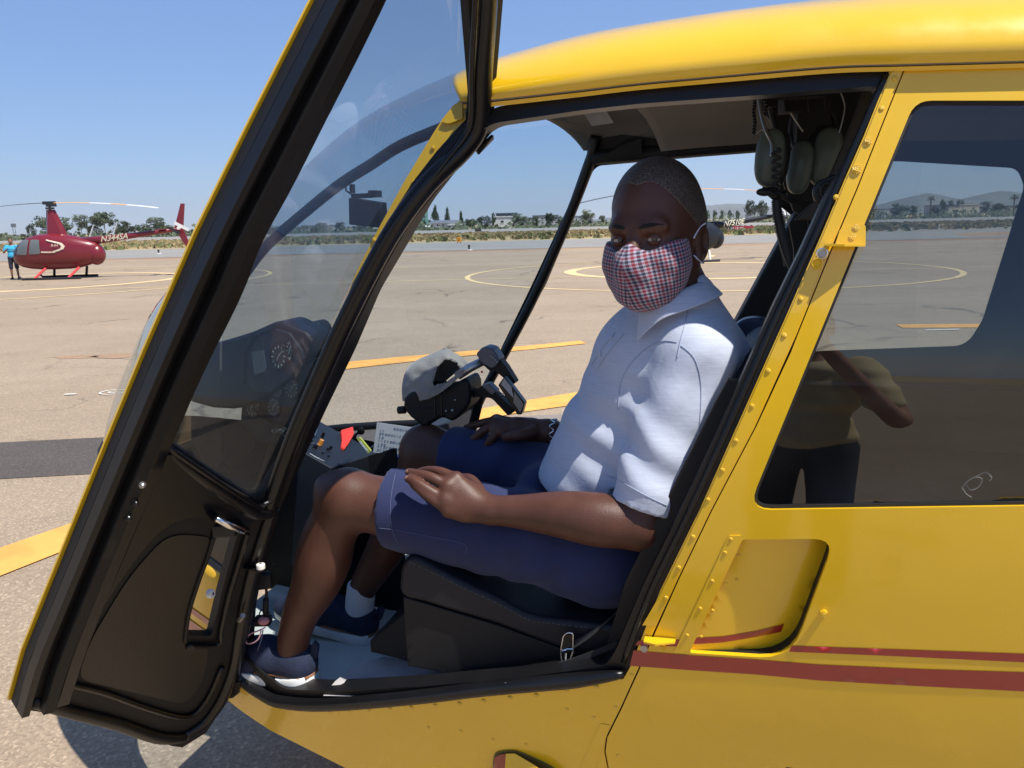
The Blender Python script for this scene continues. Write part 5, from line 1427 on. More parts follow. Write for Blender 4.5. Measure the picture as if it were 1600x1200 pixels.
# ---- cyclic control
CY = empty('cyclic_stick', (0, 0, 0)); CY.parent = HELI; CY.location = H(-.1, 0, 1.1) - HELI.location
lc = -.05
mb = MB().tube([atL(690, 800, lc), atL(730, 700, lc), atL(745, 640, lc), atL(752, 612, lc)], [.016, .014, .013, .012], 10)
mb.build('stick', M_bmat, CY, smooth=True)
MB().tube([atL(715, 587, lc - .12), atL(735, 574, lc - .1), atL(762, 561, lc - .08)], [.012, .012, .011], 12).build('cross_tube', M_steel, CY, smooth=True)
MB().prism([atL(x, y, lc - .11) for x, y in roundc([(743, 553, 4), (755, 541, 6), (770, 545, 5), (780, 562, 3), (776, 572, 3), (768, 577, 4), (752, 568, 3)], 3)], HL * .05).build('clamp', mat('grey_cast', (.09, .10, .12), .4, .3), CY, bevel=.004)
MB().prism([atL(x, y, lc - .10) for x, y in roundc([(752, 568, 3), (780, 560, 3), (790, 572, 4), (806, 598, 3), (800, 602, 3), (772, 578, 3), (768, 582, 3)], 3)], HL * .03).build('grip_bracket', M_int, CY, bevel=.004)
for k in range(4):
    c = atL(768 + k * 3, 556 + k * 3.2, lc - .113); MB().ell(c, (.0028, .0028, .0028), nu=8, nv=5).build('screw', M_steel, CY)
MB().ell(atL(753, 581, lc - .12), (.003, .003, .003)).build('red_button', mat('red_plastic', (.7, .04, .02), .35), CY)
MB().prism([atL(x, y, lc - .09) for x, y in roundc([(712, 614, 3), (737, 614, 6), (757, 600, 3), (763, 599, 3), (772, 612, 3), (806, 642, 3), (794, 650, 3), (768, 622, 6), (742, 620, 5), (716, 640, 5), (700, 648, 3), (705, 622, 4)], 3)], HL * .03).build('lower_bracket', M_bmat, CY, bevel=.004)
MB().prism([atL(x, y, lc - .115) for x, y in [(752, 603), (763, 599), (776, 612), (768, 618)]], HL * .03).build('bracket_plate', mat('grey_cast', (.09, .10, .12), .4, .3), CY, bevel=.002)
DV = MB().prism([atL(x, y, lc - .13) for x, y in roundc([(778, 602, 2), (788, 588, 2), (820, 630, 2), (815, 648, 2), (808, 648, 2)], 1)], HL * .022).build('intercom_box', M_bgloss, CY, bevel=.002)
MB().prism([atL(x, y, lc - .1315) for x, y in [(788, 591), (799, 604), (803, 622), (796, 615), (783, 600)]], -HL * .001).build('screen', mat('bright_screen', (.35, .36, .36), .1), DV)
MB().prism([atL(x, y, lc - .1315) for x, y in [(804, 612), (818, 631), (813, 645), (802, 628)]], -HL * .001).build('label_plate', mat('wood_tone', (.30, .25, .20), .4), DV)
MB().ell(atL(785, 616, lc - .133), (.003, .002, .003)).build('screw', M_steel, DV)
# camera like black box under the cap
MBX = smoothp([(630, 622), (660, 606), (700, 606), (728, 590), (735, 620), (728, 640), (705, 660), (690, 652), (665, 668), (650, 660), (634, 645)], closed=True, sub=2)
BB = MB().prism([atL(x, y, lc - .12) for x, y in MBX], HL * .10).build('grip_box', M_int, CY, bevel=.01)
MB().tube([atL(634, 640, lc - .10), atL(622, 641, lc - .10)], .0105, 12).build('knob', M_bmat, BB, bevel=.003)
for x, y, r in ((711, 625, .0028), (707, 641, .004), (697, 642, .0028)): MB().ell(atL(x, y, lc - .122), (r, r, r)).build('screw', M_steel, BB)
mb = MB()
for a_, b_ in (((680, 612), (680, 652)), ((690, 612), (690, 650)), ((650, 638), (676, 638))): mb.tube([atL(*a_, lc - .121), atL(*b_, lc - .121)], .0018, 5)
mb.build('ribs', M_bgloss, BB)
# door stay rod by the foot
MB().tube([Sin(403, 905, .03), Sin(401, 940, .04), Sin(396, 985, .05)], .0035, 8).tube([Sin(400, 948, .04), Sin(396, 985, .05)], .007, 8).build('door_stay', M_bmat, HELI, smooth=True)
MB().box(Sin(403, 915, .03), (.03, .02, .035)).build('stay_bracket', M_bmat, HELI, bevel=.004)
MB().box(Sin(392, 985, .05), (.04, .03, .02)).build('stay_bracket', M_bmat, HELI, bevel=.004)

# ---- cap resting on the grip box
M_cap = mat('grey_cotton', (.23, .215, .195), .85, bump=.8, bscale=260, var=.18, vscale=18, sheen=.3)
CAP = empty('baseball_cap', atL(675, 600, lc - .05), 'faded grey baseball cap set over the black box on the cyclic stick', 'cap')
cc = atL(680, 606, lc - .06)
capdir = ray(680, 606).normalized()
rows_ = []
# dome profile traced and revolved about a near vertical axis, squashed to the traced outline
outl = [(630, 626), (629, 605), (633, 585), (641, 571), (655, 562), (672, 555), (690, 548), (697, 546), (706, 550), (720, 558), (729, 566), (731, 575)]
base_l = [(630, 626), (645, 627), (658, 626), (675, 621), (690, 610), (700, 600), (712, 590), (722, 583), (731, 575)]
O1 = smoothp(outl, sub=3); 
def resn(P, n):
    d = [0]
    for i in range(1, len(P)): d.append(d[-1] + math.dist(P[i], P[i - 1]))
    return [tuple(np.interp(k / n * d[-1], d, [p[j] for p in P]) for j in range(len(P[0]))) for k in range(n + 1)]
O1 = resn(O1, 48); B1 = resn(smoothp(base_l, sub=3), 48)
rows_ = []
for k in range(49):
    o_, b_ = O1[k], B1[k]; r_ = []
    for j in range(25):
        u = j / 24; x = b_[0] + (o_[0] - b_[0]) * u; y = b_[1] + (o_[1] - b_[1]) * u
        bulge = math.sqrt(max(0, 1 - u * u)) * math.sin(math.pi * (k + .6) / 49.2) ** .6
        wr = .0015 * math.sin(k * .95 + u * 5) + .001 * math.sin(u * 17 + k * .5)
        r_.append(atL(x, y, lc - .05 - .085 * bulge + wr))
    for j in range(23, -1, -1):
        u = j / 24; x = b_[0] + (o_[0] - b_[0]) * u; y = b_[1] + (o_[1] - b_[1]) * u - (1 - u) * 8
        bulge = math.sqrt(max(0, 1 - u * u)) * math.sin(math.pi * (k + .6) / 49.2) ** .6
        r_.append(atL(x, y, lc - .05 + .085 * bulge))
    rows_.append(r_)
keep = MB(); nc = 49
v_ = [p for r_ in rows_ for p in r_]; f_ = []
def openhole(k, j):      # the arched gap above the strap at the back
    o_ = rows_[k][j]; x, y = proj(o_)
    return j < 24 and inside(x, y, [(677, 604), (676, 592), (684, 573), (693, 564), (703, 562), (712, 567), (718, 578), (708, 590), (695, 600)])
for k in range(48):
    for j in range(48):
        if openhole(k, j): continue
        a = k * nc + j; f_.append((a, a + 1, a + nc + 1, a + nc))
keep.add(v_, f_)
cr = keep.build('crown', M_cap, CAP, smooth=True)
sd = cr.modifiers.new('s', 'SOLIDIFY'); sd.thickness = .002
MB().ell(atL(696, 545, lc - .05), (.006, .006, .0035)).build('button', M_cap, CAP, smooth=True)
sp_ = [atL(x, y, lc - .142) for x, y in smoothp([(672, 616), (684, 612), (700, 601), (714, 589), (724, 578)], sub=4)]
ribbon('strap', sp_, Vector((0, 0, .0085)) + HA * .003, M_cap, CAP, .001)
MB().prism([atL(x, y, lc - .146) for x, y in [(709, 583), (719, 577), (723, 587), (713, 593)]], HL * .003).build('strap_buckle', M_cap, CAP, bevel=.001)
mb = MB()
for pth in ([(650, 626), (652, 600), (664, 575), (690, 549)], [(673, 618), (675, 590), (682, 572), (694, 550)], [(676, 596), (684, 574), (693, 563), (703, 561), (713, 567)]):
    P_ = []
    for x, y in smoothp(pth, sub=5):
        # project on the dome: find nearest vertex by pixel
        best = min((v for r_ in rows_ for v in r_[:25]), key=lambda v: (proj(v)[0] - x) ** 2 + (proj(v)[1] - y) ** 2); P_.append(best - HL * .0015)
    mb.tube(P_, .0011, 5)
mb.build('seams', M_cap, CAP)

# ---- headsets hanging behind the pilot
M_hset = mat('sage_green_shell', (.10, .125, .105), .4, bump=.2, bscale=60, var=.08, vscale=20)
M_hpad = mat('black_ear_pad', (.015, .015, .017), .5)
def cup(c, rx, rz, ry, tilt, parent, pad):
    rot = Matrix.Rotation(-PSI, 3, 'Z') @ Matrix.Rotation(tilt, 3, 'Y')
    rows = []
    for i in range(13):
        t = i / 12; d = (t - .5) * 2 * ry; k = (1 - abs(2 * t - 1) ** 3.2) ** (1 / 3.2) if 0 < t < 1 else .25
        r_ = []
        for j in range(24):
            a = 2 * math.pi * j / 24; ca, sa = math.cos(a), math.sin(a)
            r_.append(c + rot @ Vector((rx * k * math.copysign(abs(ca) ** .8, ca), d, rz * k * math.copysign(abs(sa) ** .75, sa))))
        rows.append(r_)
    mb = MB().grid(rows, closed=True); mb.add(rows[0], [tuple(range(24))]); mb.add(rows[-1], [tuple(range(24))[::-1]])
    mb.build('ear_cup', M_hset, parent, smooth=True)
    MB().ell(c + rot @ Vector((pad * rx * .9, ry * .3, 0)), (rx * .42, ry * .95, rz * .92), rot).build('ear_pad', M_hpad, parent, smooth=True)
HS = empty('headset', atL(1205, 240, -.2), 'sage green headset hanging nearest the roof rail with coiled cord', 'headset', 'headsets hanging from the cabin roof')
cup(atL(1203, 247, -.24), .030, .058, .028, R(4), HS, 1)
def wire(name, px, r, m, parent, sub=5, n=6):
    pts = [Vector(q) for q in smoothp([atL(x, y, l) for x, y, l in px], sub=sub)]
    return MB().tube(pts, r, n).build(name, m, parent, smooth=True)
wire('headband', [(1185, 150, -.22), (1190, 180, -.24), (1197, 205, -.26), (1206, 225, -.27), (1205, 245, -.275)], .004, M_steel, HS)
wire('headband', [(1200, 150, -.18), (1206, 180, -.18), (1213, 205, -.18), (1222, 225, -.18)], .006, M_hpad, HS)
wire('microphone_boom', [(1228, 300, -.24), (1215, 305, -.26), (1200, 301, -.27), (1192, 299, -.27)], .005, M_hpad, HS)
MB().ell(atL(1195, 300, -.27), (.018, .009, .0085)).build('microphone', M_hpad, HS, smooth=True)
wire('cable', [(1213, 300, -.26), (1240, 312, -.25), (1265, 318, -.2), (1283, 312, -.2), (1290, 300, -.2)], .0035, M_hpad, HS)
wire('cable', [(1215, 303, -.25), (1245, 320, -.24), (1275, 322, -.2), (1296, 310, -.2)], .0028, M_hpad, HS)
text_mesh('SONAR', atL(1209, 282, -.275), (0, 0, 1), -HA, .013, 'lettering', M_hpad, HS) if False else None
# looped cable over the cup
cps = []
for k in range(60):
    t = k / 59; cps.append(atL(1213 + 7 * math.sin(t * 34), 232 + 64 * t, -.285))
MB().tube(cps, .0028, 5).build('coiled_cord', M_hpad, HS, smooth=True)
HS2 = empty('headset', atL(1270, 240, -.1), 'second sage green headset hanging deeper behind the first one', 'headset', 'headsets hanging from the cabin roof')
cup(atL(1290, 246, -.12), .032, .062, .026, R(8), HS2, -1.1)
cup(atL(1250, 262, -.14), .026, .056, .024, R(6), HS2, -.6)
wire('headband', [(1255, 160, -.1), (1240, 180, -.1), (1236, 210, -.1), (1245, 235, -.12)], .007, M_hpad, HS2)
wire('headband', [(1262, 150, -.1), (1290, 165, -.1), (1305, 190, -.1), (1300, 225, -.12)], .006, M_hpad, HS2)
wire('slider_rod', [(1226, 160, -.15), (1240, 183, -.15), (1255, 206, -.15)], .002, M_steel, HS2)
wire('headband_wire', [(1313, 143, -.2), (1320, 165, -.2), (1316, 190, -.2), (1311, 208, -.2)], .0015, M_steel, HS2)
# corrugated hose / coil cord hanging down
mb = MB(); path = smoothp([(1213, 312), (1215, 335), (1221, 365), (1228, 392), (1233, 415)], sub=14); 
pts = [atL(x, y, -.26) for x, y in path]; rs = [.0115 if i % 2 else .0085 for i in range(len(pts))]
HO_ = empty('coiled_cord', pts[0], 'thick ribbed black cord hanging below the first headset', 'cord')
mb.tube(pts, rs, 12).build('ribbed_cord', M_hpad, HO_, smooth=True)
M_wire = mat('thin_wire', (.25, .22, .17), .4)
wire('thin_wire', [(1228, 330, -.27), (1234, 360, -.27), (1240, 395, -.27), (1236, 425, -.27), (1222, 395, -.27), (1212, 360, -.27)], .0009, M_wire, HO_, n=4)
# bead chain
BC = empty('bead_chain', atL(1178, 180, -.3), 'dark bead chain hanging from the roof rail left of the headset', 'chain')
sph = MB().ell((0, 0, 0), (.0042, .0042, .0042), nu=10, nv=6); sme = mesh(sph.v, sph.f, True); sme.materials.append(M_bgloss)
for k in range(12):
    p = atL(1178.5 + .8 * math.sin(k), 152 + k * 5.1, -.3)
    o = bpy.data.objects.new('bead', sme); col.objects.link(o); o.parent = BC; o.location = p - BC.location
for k in range(5):
    p = atL(1196 + .8 * math.sin(k), 158 + k * 5.1, -.3)
    o = bpy.data.objects.new('bead', sme); col.objects.link(o); o.parent = BC; o.location = p - BC.location
wire('chain_cord', [(1181, 210, -.3), (1190, 203, -.3), (1197, 208, -.3), (1203, 222, -.3)], .001, M_steel, BC, n=4)
# hanging strap clutter and hooks
HK = MB(); HK.tube([atL(x, y, -.22) for x, y in [(1186, 148), (1230, 152), (1290, 150)]], .006, 8)
for x in (1190, 1205, 1225, 1262, 1288): HK.tube([atL(x, 146, -.2), atL(x + 3, 175, -.2)], .0025, 6)
HK.box(atL(1200, 160, -.2), (.03, .02, .02)).box(atL(1240, 165, -.15), (.05, .05, .03)).box(atL(1265, 190, -.1), (.07, .05, .09)).build('headset_hooks', M_bmat, HELI)
# belt reel guide near the jamb
RG = smoothp([(1270, 300), (1276, 285), (1290, 278), (1306, 272), (1312, 285), (1300, 312), (1288, 318), (1274, 314)], closed=True, sub=3)
MB().prism([atL(x, y, -.42) for x, y in RG], HL * .02).build('belt_guide', M_bgloss, HELI, bevel=.004)
MB().tube([atL(1293 + 11 * math.cos(t), 298 + 12 * math.sin(t), -.43) for t in np.linspace(0, 6.28, 18)], .0035, 6).build('belt_ring', M_bgloss, HELI, smooth=True)
# eyeglasses seen low in the rear window
GL = empty('eyeglasses', atL(1525, 755, -.5), 'pair of glasses lying inside the rear window ledge', 'glasses')
M_gf = mat('clear_plastic', (.4, .42, .42), .15)
mb = MB()
mb.tube([atL(x, y, -.52) for x, y in smoothp([(1503, 762), (1513, 751), (1528, 743), (1540, 738), (1549, 746), (1546, 751)], sub=3)], .0012, 5)
mb.tube([atL(x, y, -.50) for x, y in smoothp([(1503, 762), (1510, 772), (1518, 777)], sub=3)], .001, 5)
mb.tube([atL(x, y, -.51) for x, y in smoothp([(1510, 758), (1517, 766), (1530, 760), (1534, 748), (1524, 746), (1512, 752), (1510, 758)], sub=3)], .0009, 5)
mb.build('frame', M_gf, GL)
# ================================================================ people (implicit surfaces -> continuous meshes)
def V3(p): return np.array([p[0], p[1], p[2]], np.float32)
class Field:
    def __init__(s, lo, hi, h):
        s.h = h; s.lo = np.array(lo, np.float32); n = np.ceil((np.array(hi) - s.lo) / h).astype(int) + 1; s.n = n
        s.ax = [s.lo[i] + np.arange(n[i], dtype=np.float32) * h for i in range(3)]
        s.D = np.full(n, 1.0, np.float32)
    def sl(s, lo, hi):
        a = np.clip(np.floor((np.array(lo) - s.lo) / s.h).astype(int), 0, s.n); b = np.clip(np.ceil((np.array(hi) - s.lo) / s.h).astype(int) + 1, 0, s.n)
        return tuple(slice(int(a[i]), int(b[i])) for i in range(3))
    def pts(s, q): return np.meshgrid(*[s.ax[i][q[i]] for i in range(3)], indexing='ij')
    def put(s, fn, lo, hi, k, op='u'):
        q = s.sl(np.array(lo) - k - s.h * 2, np.array(hi) + k + s.h * 2)
        if any(t.stop <= t.start for t in q): return
        P = s.pts(q); d = fn(*P); a = s.D[q]
        if op == 'u':
            if k > 0:
                h_ = np.clip(.5 + .5 * (a - d) / k, 0, 1); s.D[q] = a * (1 - h_) + d * h_ - k * h_ * (1 - h_)
            else: s.D[q] = np.minimum(a, d)
        elif op == 's':
            h_ = np.clip(.5 - .5 * (a + d) / max(k, 1e-6), 0, 1); s.D[q] = a * (1 - h_) - d * h_ + k * h_ * (1 - h_)
    def cap(s, a, b, ra, rb, k=.02, op='u'):
        a, b = V3(a), V3(b); ab = b - a; L2 = max(float(ab @ ab), 1e-9); r = max(ra, rb)
        def fn(X, Y, Z):
            px, py, pz = X - a[0], Y - a[1], Z - a[2]; t = np.clip((px * ab[0] + py * ab[1] + pz * ab[2]) / L2, 0, 1)
            return np.sqrt((px - ab[0] * t) ** 2 + (py - ab[1] * t) ** 2 + (pz - ab[2] * t) ** 2) - (ra + (rb - ra) * t)
        s.put(fn, np.minimum(a, b) - r, np.maximum(a, b) + r, k, op); return s
    def chain(s, P, r, k=.02):
        if len(P) > 2:
            q = smoothp([(p[0], p[1], p[2], rr) for p, rr in zip(P, r)], sub=8); P = [Vector(v[:3]) for v in q]; r = [v[3] for v in q]
        A = [V3(p) for p in P]; rm = max(r)
        def fn(X, Y, Z):
            o = None
            for i in range(len(A) - 1):
                a = A[i]; ab = A[i + 1] - a; L2 = max(float(ab @ ab), 1e-9); px, py, pz = X - a[0], Y - a[1], Z - a[2]
                t = np.clip((px * ab[0] + py * ab[1] + pz * ab[2]) / L2, 0, 1); dx, dy, dz = px - ab[0] * t, py - ab[1] * t, pz - ab[2] * t
                d = np.sqrt(dx * dx + dy * dy + dz * dz) - (r[i] + (r[i + 1] - r[i]) * t); o = d if o is None else np.minimum(o, d)
            return o
        s.put(fn, np.min(A, 0) - rm, np.max(A, 0) + rm, k); return s
    def ell(s, c, r, rot=None, k=.02, op='u'):
        c = V3(c); M = np.array(rot.transposed() if rot is not None else Matrix.Identity(3), np.float32); R_ = max(r)
        def fn(X, Y, Z):
            x, y, z = X - c[0], Y - c[1], Z - c[2]
            u = M[0, 0] * x + M[0, 1] * y + M[0, 2] * z; v = M[1, 0] * x + M[1, 1] * y + M[1, 2] * z; w = M[2, 0] * x + M[2, 1] * y + M[2, 2] * z
            k0 = np.sqrt((u / r[0]) ** 2 + (v / r[1]) ** 2 + (w / r[2]) ** 2); k1 = np.sqrt((u / r[0] ** 2) ** 2 + (v / r[1] ** 2) ** 2 + (w / r[2] ** 2) ** 2) + 1e-9
            return k0 * (k0 - 1) / k1
        s.put(fn, c - R_, c + R_, k, op); return s
    def every(s, fn):
        P = np.meshgrid(*s.ax, indexing='ij'); s.D = fn(s.D, *P).astype(np.float32); return s
    def keep(s, p, n, inv=1.0):
        """keep the half space n.(x-p) < 0"""
        p, n = V3(p), V3(Vector(n).normalized())
        X, Y, Z = np.meshgrid(*s.ax, indexing='ij', sparse=True)
        s.D = np.maximum(s.D, ((X - p[0]) * n[0] + (Y - p[1]) * n[1] + (Z - p[2]) * n[2])).astype(np.float32); return s
    def surf(s):
        V = s.D; I = V < 0
        c = [I[a:a + V.shape[0] - 1 if not a else None, b:b + V.shape[1] - 1 if not b else None, d:d + V.shape[2] - 1 if not d else None] for a in (0, 1) for b in (0, 1) for d in (0, 1)]
        any_ = np.logical_or.reduce(c); all_ = np.logical_and.reduce(c); act = any_ & ~all_
        ix = np.argwhere(act); idx = np.full(act.shape, -1, np.int64); idx[act] = np.arange(len(ix))
        acc = np.zeros((len(ix), 3)); cnt = np.zeros(len(ix))
        for ax_ in range(3):
            o1, o2 = [q for q in range(3) if q != ax_]
            for u in (0, 1):
                for v in (0, 1):
                    A = ix.copy(); A[:, o1] += u; A[:, o2] += v; B = A.copy(); B[:, ax_] += 1
                    va = V[A[:, 0], A[:, 1], A[:, 2]]; vb = V[B[:, 0], B[:, 1], B[:, 2]]; m_ = (va < 0) != (vb < 0)
                    t = np.where(m_, va / np.where(m_, va - vb, 1), 0); P = A.astype(float); P[:, ax_] += t
                    acc[m_] += P[m_]; cnt[m_] += 1
        vt = s.lo + acc / cnt[:, None] * s.h
        F = []
        for ax_ in range(3):
            o1, o2 = [(1, 2), (2, 0), (0, 1)][ax_]
            sa = [slice(None)] * 3; sb = [slice(None)] * 3; sa[ax_] = slice(0, -1); sb[ax_] = slice(1, None)
            Ia, Ib = I[tuple(sa)], I[tuple(sb)]; E = np.argwhere(Ia != Ib)
            ok = (E[:, o1] > 0) & (E[:, o2] > 0) & (E[:, o1] < V.shape[o1] - 1) & (E[:, o2] < V.shape[o2] - 1); E = E[ok]
            if not len(E): continue
            def cell(d1, d2):
                q = E.copy(); q[:, o1] += d1; q[:, o2] += d2; return idx[q[:, 0], q[:, 1], q[:, 2]]
            Q = np.stack([cell(-1, -1), cell(0, -1), cell(0, 0), cell(-1, 0)], 1)
            ins = Ia[E[:, 0], E[:, 1], E[:, 2]]; Q[~ins] = Q[~ins][:, ::-1]; F.append(Q)
        F = np.concatenate(F); return vt, F
def np_mesh(vt, F, name='m', relax=1):
    me = bpy.data.meshes.new(name)
    me.vertices.add(len(vt)); me.vertices.foreach_set('co', vt.astype(np.float32).ravel())
    me.loops.add(F.size); me.loops.foreach_set('vertex_index', F.astype(np.int32).ravel())
    me.polygons.add(len(F)); me.polygons.foreach_set('loop_start', np.arange(0, F.size, 4, dtype=np.int32)); me.polygons.foreach_set('loop_total', np.full(len(F), 4, np.int32))
    me.update(calc_edges=True); me.validate()
    me.polygons.foreach_set('use_smooth', [True] * len(me.polygons)); return me
def relaxv(vt, F, n=2, lam=.5):
    for _ in range(n):
        s_ = np.zeros_like(vt); c_ = np.zeros(len(vt))
        for a, b in ((0, 1), (1, 2), (2, 3), (3, 0)):
            np.add.at(s_, F[:, a], vt[F[:, b]]); np.add.at(c_, F[:, a], 1); np.add.at(s_, F[:, b], vt[F[:, a]]); np.add.at(c_, F[:, b], 1)
        vt = vt * (1 - lam) + lam * s_ / np.maximum(c_, 1)[:, None]
    return vt
def fobj(name, flds, m, parent, relax=2):
    """one mesh object out of one or more fields"""
    vs_, fs_ = [], []; b = 0
    for f in (flds if isinstance(flds, list) else [flds]):
        v, F = f.surf(); v = relaxv(v, F, relax); vs_.append(v); fs_.append(F + b); b += len(v)
    return link(name, np_mesh(np.concatenate(vs_), np.concatenate(fs_)), m, parent)
def noise3(X, Y, Z, seed, f):
    r_ = np.random.default_rng(seed); o = 0
    for _ in range(5):
        k = r_.normal(size=3); k = k / np.linalg.norm(k) * f * r_.uniform(.6, 1.5); o = o + np.sin(k[0] * X + k[1] * Y + k[2] * Z + r_.uniform(0, 6))
    return o / 5
FWD = -HA; UP = Vector((0, 0, 1))
BR = Matrix((FWD, HL, UP)).transposed()        # columns: forward, lateral, up
def tilt(deg): return Matrix.Rotation(R(deg), 3, HL) @ BR

# ---- materials
def skinmat(name, c, rough=.42):
    m = mat(name, c, rough, var=.13, vscale=22, bump=.3, bscale=420, spec=.4)
    b = m.node_tree.nodes['Principled BSDF']; b.inputs['Subsurface Weight'].default_value = 0; b.inputs['Subsurface Radius'].default_value = (.4, .15, .08); b.inputs['Subsurface Scale'].default_value = .01
    return m
M_skin = skinmat('dark_brown_skin', (.088, .035, .021), .45)
def haircut():
    m = mat('short_greying_hair', (.03, .022, .016), .55)
    n = m.node_tree; b = n.nodes['Principled BSDF']; L = n.links.new
    tc = n.nodes.new('ShaderNodeTexCoord').outputs['Object']
    t = n.nodes.new('ShaderNodeTexNoise'); t.inputs['Scale'].default_value = 620; t.inputs['Detail'].default_value = 3; L(tc, t.inputs['Vector'])
    r = n.nodes.new('ShaderNodeValToRGB'); L(t.outputs['Fac'], r.inputs[0])
    e = r.color_ramp.elements; e[0].position = .38; e[0].color = (.012, .010, .009, 1); e[1].position = .62; e[1].color = (.17, .145, .12, 1)
    q = r.color_ramp.elements.new(.5); q.color = (.075, .045, .03, 1)
    L(r.outputs[0], b.inputs['Base Color'])
    bp = n.nodes.new('ShaderNodeBump'); bp.inputs['Strength'].default_value = .8; bp.inputs['Distance'].default_value = .0015; L(t.outputs['Fac'], bp.inputs['Height']); L(bp.outputs[0], b.inputs['Normal'])
    return m
M_hair = haircut()
def shirtmat():
    m = mat('pale_blue_heather_knit', (.50, .56, .66), .85, sheen=.2)
    n = m.node_tree; b = n.nodes['Principled BSDF']; L = n.links.new
    tc = n.nodes.new('ShaderNodeTexCoord').outputs['Object']
    mp = n.nodes.new('ShaderNodeMapping'); mp.inputs['Rotation'].default_value = (0, R(18), R(17)); mp.inputs['Scale'].default_value = (22, 22, 520); L(tc, mp.inputs[0])
    t = n.nodes.new('ShaderNodeTexNoise'); t.inputs['Scale'].default_value = 1; t.inputs['Detail'].default_value = 3; L(mp.outputs[0], t.inputs['Vector'])
    r = n.nodes.new('ShaderNodeMapRange'); L(t.outputs['Fac'], r.inputs[0]); r.inputs[1].default_value = .35; r.inputs[2].default_value = .68; r.inputs[3].default_value = .92; r.inputs[4].default_value = 1.05
    v = n.nodes.new('ShaderNodeVectorMath'); v.operation = 'SCALE'; v.inputs[0].default_value = (.50, .545, .65); L(r.outputs[0], v.inputs['Scale']); L(v.outputs[0], b.inputs['Base Color'])
    t2 = n.nodes.new('ShaderNodeTexNoise'); t2.inputs['Scale'].default_value = 22; t2.inputs['Detail'].default_value = 3; L(tc, t2.inputs['Vector'])
    ml = n.nodes.new('ShaderNodeMath'); ml.operation = 'MULTIPLY_ADD'; L(t.outputs['Fac'], ml.inputs[0]); ml.inputs[1].default_value = .05; L(t2.outputs['Fac'], ml.inputs[2])
    bp = n.nodes.new('ShaderNodeBump'); bp.inputs['Strength'].default_value = .5; bp.inputs['Distance'].default_value = .004; L(ml.outputs[0], bp.inputs['Height']); L(bp.outputs[0], b.inputs['Normal'])
    return m
M_shirt = shirtmat()
M_short = mat('navy_twill', (.009, .017, .078), .8, bump=.6, bscale=700, var=.12, vscale=20, sheen=.15)
M_navyk = mat('navy_knit', (.014, .022, .055), .85, bump=1.0, bscale=420, var=.2, vscale=60)
M_sole = mat('white_foam_sole', (.74, .76, .74), .5, var=.04, vscale=30, bump=.2, bscale=200)
M_sock = mat('white_cotton_sock', (.68, .71, .74), .9, bump=.9, bscale=330)
M_tan = mat('tan_leather_trim', (.26, .11, .05), .6)
def gingham():
    m = bpy.data.materials.new('gingham_cotton'); m.use_nodes = True; n = m.node_tree; b = n.nodes['Principled BSDF']; L = n.links.new
    b.inputs['Roughness'].default_value = .85; b.inputs['Sheen Weight'].default_value = .2
    at = n.nodes.new('ShaderNodeAttribute'); at.attribute_name = 'uvw'; sp = n.nodes.new('ShaderNodeSeparateXYZ'); L(at.outputs['Vector'], sp.inputs[0])
    def stripes(src):
        fr = n.nodes.new('ShaderNodeMath'); fr.operation = 'WRAP'; L(src, fr.inputs[0]); fr.inputs[1].default_value = 1; fr.inputs[2].default_value = 0
        r = n.nodes.new('ShaderNodeValToRGB'); r.color_ramp.interpolation = 'CONSTANT'; L(fr.outputs[0], r.inputs[0]); e = r.color_ramp.elements
        e[0].position = 0; e[0].color = (.55, .53, .60, 1); e[1].position = .22; e[1].color = (.42, .035, .08, 1)
        q = e.new(.5); q.color = (.55, .53, .60, 1); q = e.new(.72); q.color = (.03, .035, .10, 1); return r.outputs[0]
    mx = n.nodes.new('ShaderNodeMix'); mx.data_type = 'RGBA'; mx.inputs[0].default_value = .5; L(stripes(sp.outputs[0]), mx.inputs[6]); L(stripes(sp.outputs[1]), mx.inputs[7])
    g = n.nodes.new('ShaderNodeMix'); g.data_type = 'RGBA'; g.blend_type = 'MULTIPLY'; g.inputs[0].default_value = .75; L(mx.outputs[2], g.inputs[6]); L(mx.outputs[2], g.inputs[7]); L(g.outputs[2], b.inputs['Base Color'])
    t = n.nodes.new('ShaderNodeTexNoise'); t.inputs['Scale'].default_value = 900; bp = n.nodes.new('ShaderNodeBump'); bp.inputs['Strength'].default_value = .3; bp.inputs['Distance'].default_value = .001; L(t.outputs['Fac'], bp.inputs['Height']); L(bp.outputs[0], b.inputs['Normal'])
    return m
M_mask = gingham()

MAN = empty('person', H(.2, -.36, .62), 'seated man in pale blue polo shirt and navy shorts wearing a gingham face mask', 'person')
A_ = atL
